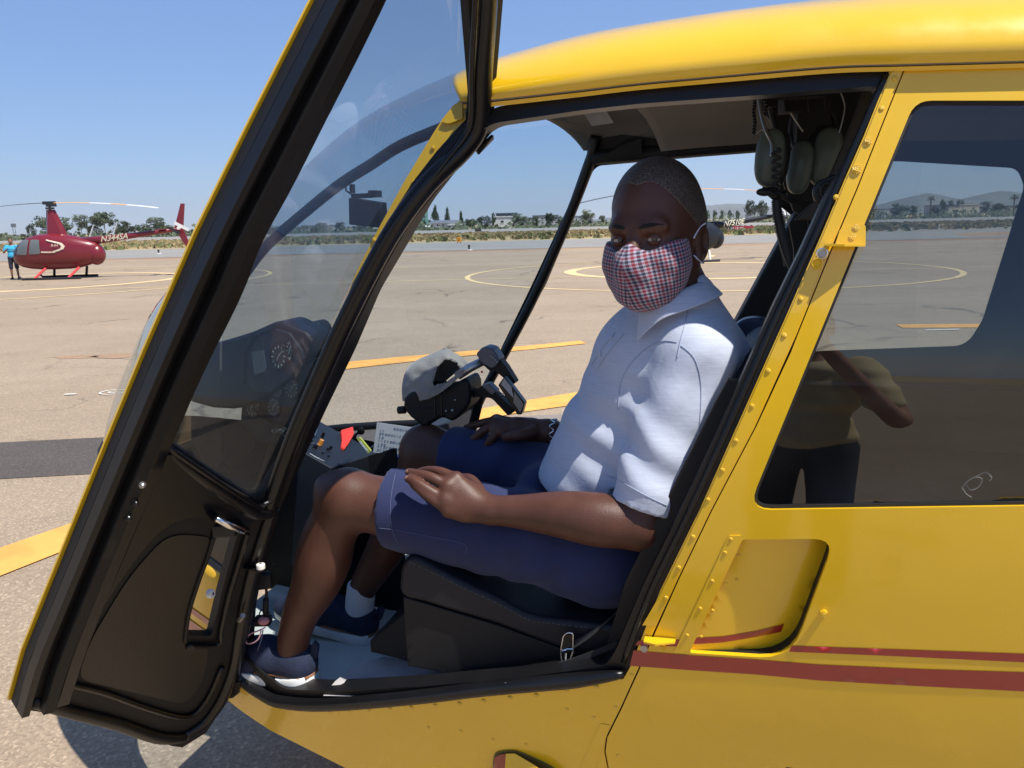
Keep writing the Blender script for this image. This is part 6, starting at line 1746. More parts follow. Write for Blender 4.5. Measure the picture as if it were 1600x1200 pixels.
# ------------------------------------------------ head
Hc = A_(1024, 367, -.41)
yawh = R(34); Fh = Vector((-math.sin(yawh), -math.cos(yawh), -.04)).normalized(); ex = Vector((math.cos(yawh), -math.sin(yawh), .02)).normalized(); ez = ex.cross(Fh).normalized()
if ez.z < 0: ez = -ez
HR = Matrix((ex, Fh, ez)).transposed(); SC = 1.08
def hp(x, y, z): return Hc + (ex * x + Fh * y + ez * z) * SC
def hr(*r): return tuple(q * SC for q in r)
neckb = A_(1074, 500, -.37)
lo = Hc - Vector((.2, .2, .26)); hi = Hc + Vector((.2, .2, .18))
def head_field(h):
    f = Field(lo, hi, h)
    f.ell(hp(0, -.014, .040), hr(.079, .100, .098), HR, 0)
    f.ell(hp(0, -.035, .015), hr(.076, .082, .075), HR, .02)
    f.ell(hp(0, .035, -.028), hr(.066, .058, .082), HR, .03)
    f.ell(hp(0, .048, -.092), hr(.046, .044, .034), HR, .03)
    f.cap(hp(-.034, .076, .020), hp(.034, .076, .020), .015 * SC, .015 * SC, .018)
    for sx in (-1, 1):
        f.ell(hp(sx * .044, .056, -.034), hr(.026, .028, .022), HR, .02)
        f.ell(hp(sx * .032, .100, -.003), hr(.020, .017, .012), HR, .012, 's')
        f.cap(hp(sx * .018, .088, .015), hp(sx * .050, .074, .018), .0095 * SC, .006 * SC, .008)     # brow
    f.cap(hp(0, .086, .004), hp(0, .108, -.038), .010 * SC, .016 * SC, .012)
    f.cap(hp(-.013, .096, -.042), hp(.013, .096, -.042), .011 * SC, .011 * SC, .01)
    for sx in (-1, 1):      # ears
        c = hp(sx * .0785, -.024, -.016)
        f.ell(c, hr(.009, .021, .033), HR @ Matrix.Rotation(sx * .22, 3, 'Z'), .008)
        f.ell(c + ex * sx * .006 * SC + Fh * .003, hr(.006, .010, .018), HR, .004, 's')
        f.ell(hp(sx * .076, -.012, -.042), hr(.008, .009, .010), HR, .006)
    f.cap(hp(0, -.028, -.06), neckb, .062 * SC, .066 * SC, .03)
    return f
hf = head_field(.0024)
# ------------------------------------------------ arms, hands, legs
def finger(f, P, r0, r1, k=.0035):
    n = len(P); f.chain(P, [r0 + (r1 - r0) * i / (n - 1) for i in range(n)], k)
    pass
sh_n = A_(1082, 560, -.455); el_n = A_(1001, 818, -.535); wr_n = A_(766, 797, -.53)
b0 = [A_(*q) for q in [(600, 700, -.60), (1100, 880, -.40)]]
def box(pts, m_): 
    a = np.min([V3(p) for p in pts], 0) - m_; b = np.max([V3(p) for p in pts], 0) + m_; return a, b
a, b = box([A_(630, 745, -.5), wr_n, el_n, sh_n], .10)
fa = Field(a, b, .0032)
fa.chain([sh_n, sh_n.lerp(el_n, .5), el_n], [.062, .060, .047], .02)
fa.chain([el_n, A_(935, 812, -.55), A_(880, 804, -.545), A_(820, 800, -.535), wr_n], [.050, .053, .047, .036, .029], .02)
fa.ell(el_n + HA * .012 + Vector((0, 0, -.012)), (.038, .036, .036), None, .02)
pc = A_(731, 783, -.525)
# palm: flattened ellipsoids between the wrist and knuckles
kn = [A_(700, 797, -.557), A_(695, 781, -.552), A_(700, 760, -.538), A_(713, 748, -.522)]     # little .. index
fa.chain([wr_n, pc], [.027, .026], .015)
hd_ = (A_(700, 774, -.545) - wr_n).normalized(); hn_ = (-HL * .8 + UP * .6); hn_ = (hn_ - hd_ * hn_.dot(hd_)).normalized(); hs_ = hd_.cross(hn_)
fa.ell(A_(728, 784, -.535), (.052, .044, .017), Matrix((hd_, hs_, hn_)).transposed(), .015)
for p, r in zip(kn, (.013, .0145, .0145, .014)): fa.cap(wr_n.lerp(pc, .35), p, .020, r, .014)
fa.cap(kn[0], kn[1], .0135, .015, .010); fa.cap(kn[1], kn[2], .015, .015, .010); fa.cap(kn[2], kn[3], .015, .014, .010)
finger(fa, [kn[0], A_(675, 779, -.562), A_(657, 766, -.560), A_(646, 757, -.553)], .0118, .0088)
finger(fa, [kn[1], A_(670, 766, -.556), A_(651, 754, -.553), A_(638, 748, -.545)], .0128, .0094)
finger(fa, [kn[2], A_(676, 747, -.540), A_(655, 741, -.533), A_(639, 738, -.524)], .0128, .0094)
finger(fa, [kn[3], A_(690, 738, -.515), A_(671, 735, -.503), A_(657, 737, -.49)], .012, .009)
finger(fa, [A_(748, 765, -.50), A_(735, 750, -.465), A_(718, 748, -.44), A_(706, 752, -.43)], .0135, .0105, .01)
# far hand
el_f = A_(935, 700, -.13); wr_f = A_(856, 674, -.17)
a, b = box([A_(722, 700, -.2), wr_f, A_(900, 640, -.1), el_f], .07)
fb = Field(a, b, .0030)
fb.chain([el_f, el_f.lerp(wr_f, .5), wr_f], [.044, .036, .029], .02)
kf = [A_(776, 663, -.185), A_(774, 669, -.205), A_(785, 674, -.215), A_(776, 657, -.15)]
pf = A_(806, 668, -.185); fb.chain([wr_f, pf], [.027, .026], .015)
for p in kf: fb.cap(wr_f.lerp(pf, .5), p, .022, .015, .012)
fb.cap(kf[3], kf[0], .0145, .0145, .01); fb.cap(kf[0], kf[1], .0145, .0145, .01); fb.cap(kf[1], kf[2], .0145, .014, .01)
finger(fb, [kf[3], A_(757, 660, -.15), A_(742, 664, -.145), A_(729, 668, -.14)], .012, .0088)
finger(fb, [kf[0], A_(757, 672, -.20), A_(743, 683, -.205), A_(733, 692, -.205)], .0128, .0095)
finger(fb, [kf[1], A_(771, 681, -.222), A_(764, 691, -.224), A_(758, 700, -.22)], .0125, .0092)
finger(fb, [A_(832, 674, -.205), A_(815, 679, -.235), A_(801, 681, -.242), A_(790, 683, -.24)], .0155, .0115, .01)
# legs
hip_n = A_(940, 862, -.42); kn_n = A_(547, 780, -.455); an_n = A_(458, 1005, -.45)
hip_f = A_(930, 770, -.22); kn_f = A_(668, 706, -.16); an_f = A_(566, 922, -.17)
a, b = box([hip_n, kn_n, A_(440, 1070, -.46), A_(450, 700, -.5)], .11)
fl = Field(a, b, .0045)
fl.chain([hip_n, hip_n.lerp(kn_n, .6), kn_n], [.092, .077, .062], .02)
fl.ell(kn_n + Vector((0, 0, .010)) + FWD * .014, (.052, .052, .054), None, .03)
fl.ell(A_(508, 765, -.46), (.024, .028, .034), None, .03)
fl.chain([kn_n, A_(516, 833, -.455), A_(505, 875, -.455), A_(491, 917, -.457), A_(471, 957, -.453), A_(459, 1000, -.445), A_(459, 1040, -.44)], [.060, .062, .066, .056, .045, .040, .037], .03)
a, b = box([hip_f, kn_f, A_(560, 960, -.17), A_(640, 650, -.2)], .10)
fr_ = Field(a, b, .0045)
fr_.chain([hip_f, hip_f.lerp(kn_f, .6), kn_f], [.088, .072, .062], .02)
fr_.ell(kn_f + Vector((0, 0, .012)) + FWD * .012, (.054, .054, .054), None, .03)
fr_.chain([kn_f, A_(636, 790, -.165), A_(600, 862, -.168), an_f, A_(562, 960, -.17)], [.060, .060, .052, .038, .036], .03)
# torso (under the clothes) so that everything hangs together
chest = A_(1046, 592, -.30); bel_ = A_(968, 735, -.31); pel = A_(955, 850, -.335)
a, b = box([chest, bel_, pel, neckb, hip_n, hip_f, sh_n], .14)
ft = Field(a, b, .009)
T0 = tilt(-18)
ft.ell(chest, (.11, .14, .15), T0, 0).ell(bel_, (.12, .14, .13), T0, .05).ell(pel, (.12, .16, .11), BR, .06)
ft.cap(neckb, A_(1085, 545, -.36), .066, .08, .05); ft.cap(A_(1075, 560, -.40), sh_n, .07, .06, .04)
ft.chain([hip_n, hip_n.lerp(kn_n, .3)], [.092, .085], .05); ft.chain([hip_f, hip_f.lerp(kn_f, .3)], [.088, .08], .05)
sh_f = A_(1075, 545, -.14); ft.chain([A_(1070, 545, -.25), sh_f, A_(1000, 680, -.09), el_f], [.07, .06, .055, .046], .03)
body = fobj('body', [hf, fa, fb, fl, fr_, ft], M_skin, MAN, 3)
# hair: shell over the cranium above the hairline
f = Field(lo, hi, .0026)
f.ell(hp(0, -.014, .040), hr(.0798, .1008, .0988), HR, 0).ell(hp(0, -.035, .015), hr(.0768, .0828, .0758), HR, .02)
HRn = np.array(HR.transposed(), np.float32); Hcn = V3(Hc)
def loc(X, Y, Z):
    x, y, z = X - Hcn[0], Y - Hcn[1], Z - Hcn[2]
    return [(HRn[i, 0] * x + HRn[i, 1] * y + HRn[i, 2] * z) / SC for i in range(3)]
def hcut(D, X, Y, Z):
    x, y, z = loc(X, Y, Z)
    line = np.where(y > -.03, .004 + (y + .03) * .80 + .012 * np.sin(np.abs(x) * 60) + .0022 * noise3(X, Y, Z, 9, 900), .004 + (y + .03) * .95)
    inner = 0.004 - 0 * D
    d = np.maximum(D, (line - z) * .75)
    return np.maximum(d, -(D + .005))
f.every(hcut); HAIR = fobj('hair', f, M_hair, MAN, 1)
# eyes
M_eyew = mat('eye_white', (.40, .37, .34), .2, coat=.5); M_iris = mat('dark_iris', (.02, .012, .008), .1, coat=1)
for sx in (-1, 1):
    c = hp(sx * .032, .0765, -.003)
    gz = (CAM - c).normalized()
    eo = MB().ell(c, (.0125 * SC,) * 3, nu=20, nv=12).build('eye', M_eyew, MAN, smooth=True)
    MB().ell(c + gz * .0072 * SC, (.0068 * SC,) * 3, nu=16, nv=10).build('iris', M_iris, eo, smooth=True)
    # lids: spherical shells above and below the opening
    mb = MB()
    for (t0, t1) in ((11, 95), (-95, -14)):
        rows = []
        for i in range(9):
            el = R(t0 + (t1 - t0) * i / 8); r_ = []
            for j in range(17):
                az = R(-85 + 170 * j / 16); el2 = el + (0 if abs(t1) == 95 and i == 8 else 0)
                op = (math.cos(az)) ** 1.0
                e_ = el * (op if abs(t0 if i == 0 else el) < R(40) else 1)
                e_ = R(t0) * op * (1 - i / 8) + R(t1) * (i / 8)
                d = ex * math.sin(az) * math.cos(e_) + Fh * math.cos(az) * math.cos(e_) + ez * math.sin(e_)
                r_.append(c + d * .0142 * SC)
            rows.append(r_)
        mb.grid(rows)
    lo_ = mb.build('eyelids', M_skin, eo, smooth=True); sd = lo_.modifiers.new('s', 'SOLIDIFY'); sd.thickness = .0012
    bp_ = [hp(sx * (.014 + .040 * t), (.0985 - .022 * t ** 1.6), .0175 + .004 * math.sin(t * 2.6)) for t in np.linspace(0, 1, 9)]
    rr_ = [.0018, .003, .0036, .0038, .0038, .0034, .0028, .002, .001]
    MB().tube(bp_, rr_, 8).build('eyebrow', mat('black_hair', (.008, .007, .006), .8, bump=1, bscale=800), HAIR, smooth=True)
# mask
f = Field(lo, hi, .0026)
f.ell(hp(0, .035, -.036), hr(.0725, .066, .094), HR, 0).ell(hp(0, .030, -.05), hr(.0715, .075, .08), HR, .02)
f.ell(hp(0, .050, -.090), hr(.052, .052, .036), HR, .03)
f.cap(hp(0, .096, -.012), hp(0, .113, -.045), .014 * SC, .020 * SC, .03).cap(hp(0, .113, -.045), hp(0, .092, -.098), .020 * SC, .022 * SC, .03)
for sx in (-1, 1): f.ell(hp(sx * .046, .048, -.045), hr(.031, .040, .042), HR, .02)
def mcut(D, X, Y, Z):
    x, y, z = loc(X, Y, Z); ax_ = np.abs(x)
    top = -.016 - .009 * np.clip((.05 - ax_) / .03, 0, 1) * np.clip((ax_ - .008) / .02, 0, 1) + .010 * np.clip((ax_ - .04) / .03, 0, 1) + .008 * np.clip((.014 - ax_) / .014, 0, 1)
    bot = -.052 - 1.0 * (y + .01)
    d = np.maximum(D, (z - top) * .9); d = np.maximum(d, (bot - z) * .7); d = np.maximum(d, (-.006 - y) * .9)
    d = d + .0007 * np.sin(z * 160 + ax_ * 90)
    return d
f.every(mcut); mk = fobj('face_mask', f, M_mask, MAN, 2)
co = np.zeros(len(mk.data.vertices) * 3, np.float32); mk.data.vertices.foreach_get('co', co); co = co.reshape(-1, 3) - np.array([(-MAN.location - Vector((0, 0, 0)))[i] for i in range(3)]) * 0
x, y, z = loc(co[:, 0], co[:, 1], co[:, 2]); th = np.arctan2(np.abs(x), y + .02); u = th * .098 + .0; 
uu = (u * math.cos(.16) + z * math.sin(.16)) / .0120; vv = (z * math.cos(.16) - u * math.sin(.16)) / .0120
uu = np.where(x < 0, -uu - .1, uu)
at_ = mk.data.attributes.new('uvw', 'FLOAT_VECTOR', 'POINT'); at_.data.foreach_set('vector', np.stack([uu, vv, uu * 0], 1).astype(np.float32).ravel())
sm = [hp(0, .0, 0)]
M_elast = mat('white_elastic', (.75, .78, .85), .8)
lp = [hp(.0745, .004, -.008), hp(.080, -.012, .010), hp(.085, -.028, .016)]
MB().tube([Vector(q) for q in smoothp(lp, sub=4)], [.0016] * 9, 6).build('ear_loop', M_elast, mk, smooth=True)
lp = [hp(.0735, .002, -.038), hp(.082, -.012, -.052), hp(.082, -.024, -.054)]
MB().tube([Vector(q) for q in smoothp(lp, sub=4)], .0015, 6).build('ear_loop', M_elast, mk, smooth=True)
# ------------------------------------------------ polo shirt
a, b = box([chest, bel_, neckb, sh_n, A_(940, 800, -.55), A_(820, 720, -.3), A_(1180, 560, -.3)], .12)
f = Field(a, b, .0046)
T1 = tilt(-20)
f.ell(A_(1044, 585, -.31), (.170, .170, .175), T1, 0).ell(A_(1000, 670, -.315), (.180, .160, .15), T1, .05).ell(A_(960, 742, -.325), (.178, .155, .14), T1, .05)
f.cap(A_(1066, 476, -.385), A_(1085, 560, -.35), .074, .10, .05); f.cap(A_(1082, 540, -.40), A_(1088, 556, -.435), .075, .078, .04)
f.cap(A_(1078, 530, -.25), A_(1080, 555, -.13), .075, .075, .04)
se = sh_n.lerp(el_n, .98)
f.chain([A_(1086, 565, -.45), sh_n.lerp(el_n, .45), se], [.078, .073, .070], .035)
f.chain([A_(1075, 555, -.14), A_(1010, 670, -.10), A_(960, 720, -.1)], [.08, .07, .065], .03)
def wr(D, X, Y, Z):
    q = noise3(X, Y, Z, 3, 26); w1 = noise3(X * 1.0, Y, Z * 2.2, 5, 34)
    c = V3(A_(985, 700, -.5)); d1 = np.exp(-(((X - c[0]) / .14) ** 2 + ((Z - c[2]) / .12) ** 2))
    rid = np.sin((X * .75 + Z * 1.0) * 62 + q * 2.2) * d1 * .0048
    c2 = V3(A_(1085, 600, -.5)); d2 = np.exp(-(((X - c2[0]) / .10) ** 2 + ((Z - c2[2]) / .12) ** 2))
    rid2 = np.sin((X * 1.0 - Z * .35) * 75 + q * 2.5) * d2 * .0034
    return D + .0028 * q + .002 * w1 + rid + rid2
f.every(wr)
# crease between sleeve and chest

# trim: sleeve opening, hem, neck
ad = (el_n - sh_n).normalized()
cp0 = A_(983, 783, -.535)
X_, Y_, Z_ = np.meshgrid(*f.ax, indexing='ij', sparse=True)
hemn = Vector((-.28, 0, -1)).normalized()
def plane(p, n): p, n = V3(p), V3(Vector(n).normalized()); return (X_ - p[0]) * n[0] + (Y_ - p[1]) * n[1] + (Z_ - p[2]) * n[2]
sl_pl = plane(cp0, (ad + HL * .1)); 
nearside = ((X_ - HO.x) * HL.x + (Y_ - HO.y) * HL.y)          # lateral coordinate
hem_pl = plane(A_(842, 745, -.36), Vector((-.52, 0, -.85)))
a0_, b0_ = V3(sh_n), V3(el_n); ab_ = b0_ - a0_; tt = ((X_ - a0_[0]) * ab_[0] + (Y_ - a0_[1]) * ab_[1] + (Z_ - a0_[2]) * ab_[2]) / float(ab_ @ ab_)
darm = np.sqrt((X_ - a0_[0] - ab_[0] * tt) ** 2 + (Y_ - a0_[1] - ab_[1] * tt) ** 2 + (Z_ - a0_[2] - ab_[2] * tt) ** 2)
f.D = np.maximum(f.D, np.where((darm < .092) & (nearside < -.44), sl_pl, hem_pl)).astype(np.float32)
# hollow sleeve end and neck opening
f.cap(sh_n.lerp(el_n, .80), el_n + ad * .05, .050, .056, .004, 's')
f.cap(hp(0, .0, -.08), A_(1066, 476, -.385), .066, .062, .006, 's')

SHT = fobj('polo_shirt', f, M_shirt, MAN, 2)
# collar
nb = hp(0, -.02, -.105); nb = A_(1055, 476, -.39)
up_c = (Vector((0, 0, 1)) + HA * -.28).normalized(); fr_c = (FWD - up_c * FWD.dot(up_c)).normalized() ; fr_c = (fr_c - HL * .25).normalized(); la_c = up_c.cross(fr_c).normalized()
mb = MB()
for rr, dz0, dz1, tip in ((1.0, .028, -.012, 0),):
    rows = []
    N = 36
    for i in range(N + 1):
        ph = R(28 + (360 - 56) * i / N)      # measured from the front
        e = abs(i / N - .5) * 2               # 1 at the tips, 0 at the back
        cdir = fr_c * math.cos(ph) + la_c * math.sin(ph)
        r0 = .070 + .006 * math.cos(ph); top = nb + cdir * r0 + up_c * (.034 - .012 * e ** 2)
        r_ = [nb + cdir * (r0 - .002) + up_c * .008, top - cdir * .002, top + cdir * .004 + up_c * .001]
        drop = .038 + .030 * max(0, (e - .75) / .25)
        for k in range(1, 6):
            t = k / 5; r_.append(top + cdir * (.005 + (.026 + .006 * e) * t ** .8) - up_c * drop * t + la_c * 0)
        rows.append(r_)
    mb.grid(rows)
cl_ = mb.build('collar', M_shirt, SHT, smooth=True); sd = cl_.modifiers.new('s', 'SOLIDIFY'); sd.thickness = .0022
sb_ = cl_.modifiers.new('ss', 'SUBSURF'); sb_.levels = 1; sb_.render_levels = 1
# placket and button
def onfield(obj, px, py, lift=.001):
    """point where the pixel ray meets the object"""
    o = CAM + obj_off(obj); d = ray(px, py).normalized()
    ok, p, n_, _ = obj.ray_cast(o, d)
    return (p - obj_off(obj)) + n_ * lift if ok else None, n_
def obj_off(o):
    v_ = Vector((0, 0, 0)); q = o.parent
    while q: v_ += q.location; q = q.parent
    return -(v_ + o.location)
dg = bpy.context.evaluated_depsgraph_get(); dg.update()
def surf_line(obj, px, r, name, m, parent, sub=5, lift=.0006, n=5):
    P = []
    for x, y in smoothp(px, sub=sub):
        p, n_ = onfield(obj, x, y, lift)
        if p is not None: P.append(p)
    if len(P) > 2: return MB().tube(P, r, n).build(name, m, parent, smooth=True)
M_seamb = mat('shirt_seam', (.36, .41, .52), .9)
surf_line(SHT, [(1076, 470), (1072, 500), (1063, 535), (1058, 560)], .0009, 'seam', M_seamb, SHT)
surf_line(SHT, [(1058, 535), (1035, 533), (1010, 545), (985, 570), (970, 600), (966, 640)], .0009, 'seam', M_seamb, SHT)
surf_line(SHT, [(1064, 540), (1085, 560), (1095, 600), (1093, 660), (1085, 720)], .0009, 'seam', M_seamb, SHT)
surf_line(SHT, [(945, 741), (970, 752), (1005, 772), (1042, 790)], .0008, 'seam', M_seamb, SHT)
surf_line(SHT, [(962, 520), (945, 540), (930, 562), (925, 570)], .0010, 'placket_edge', M_seamb, SHT)
surf_line(SHT, [(975, 522), (960, 540), (948, 555), (935, 575)], .0010, 'placket_edge', M_seamb, SHT)
for x, y in ((938, 553), (955, 528)):
    p, n_ = onfield(SHT, x, y, .001)
    if p is not None: MB().tube([p, p + n_ * .002], .0052, 14).build('button', mat('pale_button', (.5, .53, .6), .3), SHT)
# ------------------------------------------------ shorts
a, b = box([hip_n, A_(590, 800, -.45), A_(700, 700, -.2), pel, A_(1010, 900, -.3)], .13)
f = Field(a, b, .0050)
hemn_p = A_(608, 793, -.45); hemf_p = A_(704, 702, -.17)
f.ell(pel, (.150, .185, .125), BR, 0)
dn_n = (kn_n - hip_n).normalized(); dn_f = (kn_f - hip_f).normalized()
f.chain([hip_n, hip_n.lerp(kn_n, .5), hip_n.lerp(kn_n, .96)], [.105, .097, .088], .04)
f.chain([hip_f, hip_f.lerp(kn_f, .5), hip_f.lerp(kn_f, .98)], [.098, .087, .080], .04)
f.ell(A_(850, 760, -.32), (.06, .06, .05), None, .04)
def wr2(D, X, Y, Z):
    q = noise3(X, Y, Z, 11, 30); c = V3(A_(800, 800, -.45)); return D + .003 * q + .0028 * np.sin((X * 1.0 - Z * .8) * 60 + 2 * q) * np.exp(-((X - c[0]) / .16) ** 2)
f.every(wr2)
X_, Y_, Z_ = np.meshgrid(*f.ax, indexing='ij', sparse=True)
lat = ((X_ - HO.x) * HL.x + (Y_ - HO.y) * HL.y)
pn_ = plane(hemn_p, dn_n + UP * -.12); pf_ = plane(hemf_p, dn_f - UP * .1)
f.D = np.maximum(f.D, np.where(lat < -.31, pn_, pf_)).astype(np.float32)
f.chain([hip_n.lerp(kn_n, .55), kn_n + dn_n * .05], [.078, .083], .004) if False else None
def sub(fld, P, r):
    fld.cap(P[0], P[1], r[0], r[1], .004, 's')
sub(f, (hip_n.lerp(kn_n, .75), kn_n + dn_n * .03), (.072, .083)); sub(f, (hip_f.lerp(kn_f, .75), kn_f + dn_f * .03), (.066, .075))
SHO = fobj('shorts', f, M_short, MAN, 2)
bpy.context.view_layer.update()
M_st = mat('pale_thread', (.10, .12, .22), .8)
surf_line(SHO, [(592, 825), (610, 827), (640, 832), (680, 840), (725, 850), (728, 866)], .0006, 'stitching', M_st, SHO)
surf_line(SHO, [(618, 740), (612, 770), (610, 800), (613, 828), (622, 850)], .0006, 'stitching', M_st, SHO)
# ------------------------------------------------ socks and shoes
def shoe(heel, toe, ank, ankr, name, lab=None, side=-1, tan=True):
    ax_ = (toe - heel); L_ = ax_.length; ax_.normalize(); sd_ = ax_.cross(UP).normalized()
    if sd_.dot(HL) > 0: sd_ = -sd_                 # points to the near side
    up_ = sd_.cross(ax_); up_ = up_ if up_.z > 0 else -up_
    root = empty(name, (0, 0, 0)); root.parent = MAN; root.location = heel - MAN.location
    def q(a_, b_, c_): return heel + ax_ * a_ * L_ + sd_ * b_ + up_ * c_
    RM = Matrix((ax_, sd_, up_)).transposed()
    a, b = box([heel, toe, ank], .09)
    f = Field(a, b, .0034)
    f.chain([q(.08, 0, .050), q(.26, 0, .056), q(.52, 0, .054), q(.78, 0, .040), q(.92, 0, .034)], [.042, .045, .046, .042, .032], .02)
    f.ell(q(.72, 0, .030), (.085, .048, .034), RM, .02); f.ell(q(.12, 0, .070), (.048, .042, .040), RM, .02)
    f.cap(q(.42, 0, .075), q(.52, 0, .070), .038, .034, .02)
    f.cap(q(.17, 0, .118), q(.34, 0, .140), .036, .040, .006, 's')
    f.keep(q(0, 0, .022), -up_)
    up = fobj('upper', f, M_navyk, root, 2)
    f = Field(a, b, .0034)
    f.chain([q(.08, 0, .018), q(.35, 0, .018), q(.7, 0, .018), q(.9, 0, .018)], [.047, .045, .050, .038], 0)
    def flt(D, X, Y, Z):
        c = V3(heel); n_ = V3(up_); h_ = (X - c[0]) * n_[0] + (Y - c[1]) * n_[1] + (Z - c[2]) * n_[2]
        a2 = V3(ax_); t = ((X - c[0]) * a2[0] + (Y - c[1]) * a2[1] + (Z - c[2]) * a2[2]) / L_
        top = .030 + .012 * np.clip(.25 - t, 0, 1) * 3
        return np.maximum(np.maximum(D, h_ - top), -h_ + .0 + .012 * np.clip((t - .85) / .15, 0, 1) + .010 * np.clip((.06 - t) / .1, 0, 1))
    f.every(flt); fobj('sole', f, M_sole, root, 2)
    if tan: MB().tube([q(-.02, .030, .034), q(-.05, .012, .036), q(-.055, 0, .037), q(-.05, -.012, .036), q(.0, -.031, .034)], .005, 8).tube([q(.02, .036, .036), q(.2, .0395, .037), q(.45, .043, .036)], .0035, 6).build('trim', M_tan, root, smooth=True)
    MB().tube([q(-.045, 0, .085), q(-.065, 0, .108), q(-.085, 0, .118), q(-.10, 0, .112), q(-.075, 0, .080)], .0065, 8).build('heel_tab', M_navyk, root, smooth=True)
    return root, q
_a = toH(A_(485, 1070, -.445)); SHN = (_a, (_a[0] - .29, _a[1] + .01, _a[2]))
_a = toH(A_(578, 1003, -.17)); SHF = (_a, (_a[0] - .29, _a[1] - .0, _a[2] + .045))
sh1, q1 = shoe(H(*SHN[0]), H(*SHN[1]), an_n, .036, 'shoe')
ML = mat('pink_navy_lace', (.45, .25, .30), .8); MLn = mat('navy_lace', (.02, .02, .05), .8)
def lace(pts, m, r=.0016): MB().tube([Vector(p) for p in smoothp(pts, sub=4)], r, 6).build('lace', m, sh1, smooth=True)
lace([A_(*q) for q in [(415, 975, -.47), (424, 968, -.48), (419, 955, -.485), (409, 953, -.48), (405, 962, -.475), (411, 973, -.47)]], MLn)
lace([A_(*q) for q in [(415, 980, -.51), (405, 985, -.52), (389, 992, -.53), (385, 1004, -.53), (394, 1005, -.53), (404, 998, -.525), (408, 985, -.515)]], ML, .0018)
lace([A_(*q) for q in [(411, 984, -.51), (408, 1000, -.52), (402, 1018, -.525)]], MLn)
lace([A_(*q) for q in [(398, 975, -.50), (390, 980, -.51), (384, 990, -.52)]], MLn)
MB().ell(A_(412, 970, -.49), (.014, .012, .010)).build('tongue_tab', mat('pink_tab', (.62, .25, .27), .8), sh1, smooth=True)
sh2, q2 = shoe(H(*SHF[0]), H(*SHF[1]), an_f, .038, 'shoe')
def sock(P, r, name):
    a, b = box(P, .07); f = Field(a, b, .003); f.chain(P, r, .01)
    f.every(lambda D, X, Y, Z: D + .0009 * np.sin(Z * 700) * 0 + .0006 * noise3(X, Y, Z, 4, 200)); d = (P[-1] - P[0]).normalized()
    f.keep(P[-1] - d * .0, d); return fobj('sock', f, M_sock, MAN, 1)
sock([A_(462, 1056, -.44), A_(460, 1036, -.44), A_(459, 1020, -.443)], [.039, .0405, .0415], 'sock')
sock([A_(563, 975, -.17), A_(562, 945, -.17), A_(566, 912, -.17)], [.038, .040, .0405], 'sock')
# bracelet
bcl = [wr_f + (HA * .004) + (UP * math.cos(t) + HL * math.sin(t)).normalized() * .031 + HA * .006 * math.sin(t * 9) for t in np.linspace(0, 2 * math.pi, 60)]
MB().tube([p + HA * .012 for p in bcl], .0022, 6).build('bracelet', M_chrome, MAN, smooth=True)
# finger nails
M_nail = mat('finger_nail', (.22, .12, .09), .3)
def nail(p, d, up_, sx=.0048, sy=.0065):
    d = d.normalized(); n_ = (up_ - d * up_.dot(d)).normalized(); s_ = d.cross(n_)
    MB().ell(p + n_ * .0072 - d * .001, (sx, sy, .0022), Matrix((s_, d, n_)).transposed(), nu=12, nv=6).build('finger_nail', M_nail, body, smooth=True)
for (a, b) in (((651, 754, -.553), (638, 748, -.545)), ((655, 741, -.533), (639, 738, -.524))): nail(A_(*b), A_(*b) - A_(*a), UP * .6 - HL)
for (a, b) in (((743, 683, -.205), (733, 692, -.205)), ((764, 691, -.224), (758, 700, -.22)), ((742, 664, -.145), (729, 668, -.14))): nail(A_(*b), A_(*b) - A_(*a), UP * 1 - HL * .5)
nail(A_(791, 683, -.24), A_(790, 683, -.24) - A_(801, 681, -.242), UP * .5 - HL, .006, .0075)

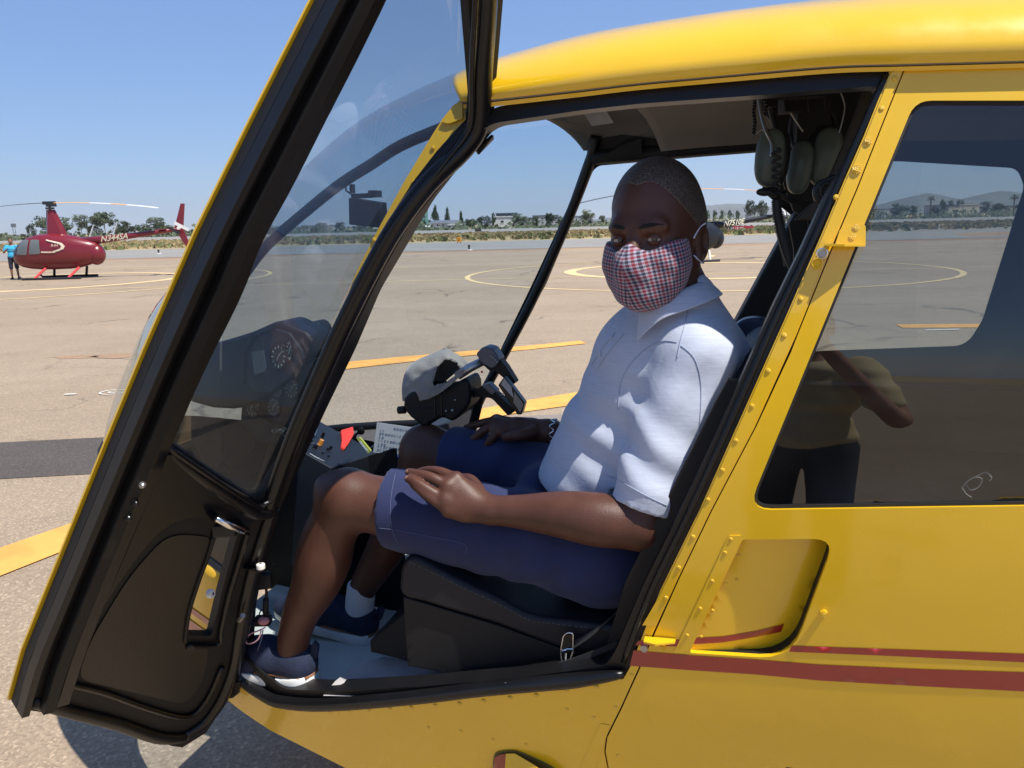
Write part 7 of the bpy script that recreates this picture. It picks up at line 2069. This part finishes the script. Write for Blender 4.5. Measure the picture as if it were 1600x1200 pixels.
# ------------------------------------------------ photographer (seen mirrored in the rear window)
M_skinl = skinmat('tanned_skin', (.42, .22, .14), .5)
M_tee = mat('olive_tan_cotton', (.66, .56, .32), .9, bump=.5, bscale=300, var=.08, vscale=6)
M_jean = mat('dark_denim', (.02, .03, .05), .85)
def standing(root, base, yaw, arms, mt, mp_, ms, h=1.75, res=.009, short=False, haircol=(.05, .03, .02)):
    c, s_ = math.cos(yaw), math.sin(yaw); k = h / 1.75
    def W(x, y, z): return Vector((base[0] + (x * c - y * s_) * k, base[1] + (x * s_ + y * c) * k, base[2] + z * k))
    Rz = Matrix.Rotation(yaw, 3, 'Z')
    a, b = box([W(-.6, -.6, 0), W(.6, .6, 1.8), W(-.6, .6, 0), W(.6, -.6, 1.8)], .02)
    f = Field(a, b, res)
    f.ell(W(0, .0, 1.63), (.078 * k, .095 * k, .115 * k), Rz, 0).ell(W(0, .03, 1.57), (.06 * k, .065 * k, .07 * k), Rz, .03).cap(W(0, .085, 1.63), W(0, .11, 1.595), .012 * k, .017 * k, .015)
    for sx in (-1, 1): f.ell(W(sx * .082, 0, 1.62), (.012 * k, .02 * k, .033 * k), Rz, .01)
    f.cap(W(0, -.01, 1.55), W(0, -.02, 1.42), .058 * k, .065 * k, .03)
    f.ell(W(0, -.01, 1.28), (.17 * k, .11 * k, .19 * k), Rz, .04).ell(W(0, 0, 1.0), (.155 * k, .11 * k, .14 * k), Rz, .06)
    for sx, (e_, w_) in zip((-1, 1), arms):
        S_ = W(sx * .19, -.01, 1.40); E_ = Vector(e_) if not isinstance(e_, tuple) or len(e_) == 3 and False else W(*e_); Wp = W(*w_)
        f.chain([S_, E_, Wp], [.056 * k, .042 * k, .030 * k], .03); d = (Wp - E_).normalized(); f.cap(Wp, Wp + d * .07 * k, .032 * k, .028 * k, .02)
        for q in range(4): o_ = Rz @ Vector(((q - 1.5) * .017 * k, 0, 0)); f.cap(Wp + d * .07 * k + o_, Wp + d * .145 * k + o_ * 1.3, .010 * k, .008 * k, .008)
    for sx in (-1, 1): f.chain([W(sx * .095, 0, .95), W(sx * .11, .01, .5), W(sx * .12, -.02, .09)], [.09 * k, .058 * k, .038 * k], .03); f.cap(W(sx * .12, -.04, .05), W(sx * .13, .13, .035), .042 * k, .034 * k, .02)
    fobj('body', f, ms, root, 1)
    g = Field(a, b, res)
    g.ell(W(0, -.01, 1.26), (.195 * k, .135 * k, .21 * k), Rz, 0).ell(W(0, 0, 1.0), (.185 * k, .14 * k, .17 * k), Rz, .06)
    for sx, (e_, w_) in zip((-1, 1), arms):
        S_ = W(sx * .18, -.01, 1.39); E_ = W(*e_); g.chain([S_, S_.lerp(E_, .62)], [.078 * k, .07 * k], .03)
    g.every(lambda D, X, Y, Z: D + .006 * noise3(X, Y, Z * 1.5, 8, 22) + .004 * np.sin(Z * 60 + 3 * noise3(X, Y, Z, 2, 9)))
    g.keep(W(0, 0, .86), -UP); g.cap(W(0, -.0, 1.47), W(0, 0, 1.6), .07 * k, .09 * k, .01, 's')
    fobj('shirt', g, mt, root, 1)
    g = Field(a, b, res); g.ell(W(0, 0, .93), (.172 * k, .122 * k, .13 * k), Rz, 0)
    for sx in (-1, 1): g.chain([W(sx * .095, 0, .92), W(sx * .11, .01, .5)] + ([] if short else [W(sx * .12, -.02, .10)]), [.10 * k, .078 * k] + ([] if short else [.06 * k]), .03)
    fobj('shorts' if short else 'trousers', g, mp_, root, 1)
    g = Field(a, b, res); g.ell(W(0, -.015, 1.66), (.086 * k, .10 * k, .105 * k), Rz, 0); g.keep(W(0, .0, 1.62), (W(0, .9, 1.62 - .75) - W(0, 0, 1.62)) * 1)
    fobj('hair', g, mat('hair_brown', haircol, .7), root, 1)
    for sx in (-1, 1):
        g = Field(a, b, res * .8); g.cap(W(sx * .12, -.05, .045), W(sx * .135, .15, .035), .05 * k, .042 * k, .02); g.keep(W(0, 0, 0.0), -UP); g.keep(W(0, 0, .09), UP)
        fobj('shoe', g, mat('dark_shoe', (.03, .03, .035), .6), root, 1)
    return W
PH = empty('person', (.08, -.42, 0), 'photographer in olive tan T-shirt and dark trousers, mirrored in the rear window', 'person')
standing(PH, (.08, -.42, 0), R(0), (((-.27, .12, 1.16), (-.07, .30, 1.56)), ((.33, .14, 1.13), (.09, .30, 1.56))), M_tee, M_jean, M_skinl, 1.80)
PHN = empty('phone', (0, -.03, 1.7), 'dark phone held up by the photographer', 'phone')
MB().box((0.03, -.034, 1.685), (.15, .008, .075)).build('case', M_bgloss, PHN, bevel=.002)
# person beside the red helicopter
g0 = G(20, 437)
PR = empty('person', (g0.x, g0.y, 0), 'person in a bright blue T-shirt standing at the nose of the red helicopter', 'person')
standing(PR, (g0.x, g0.y + .2, 0), R(200), (((-.30, .05, 1.15), (-.16, .22, 1.20)), ((.30, .05, 1.15), (.16, .22, 1.25))), mat('bright_blue_cotton', (.05, .38, .62), .9), mat('dark_shorts', (.03, .03, .05), .9), mat('brown_skin', (.25, .12, .07), .5), 1.62, .016, True, (.01, .01, .01))
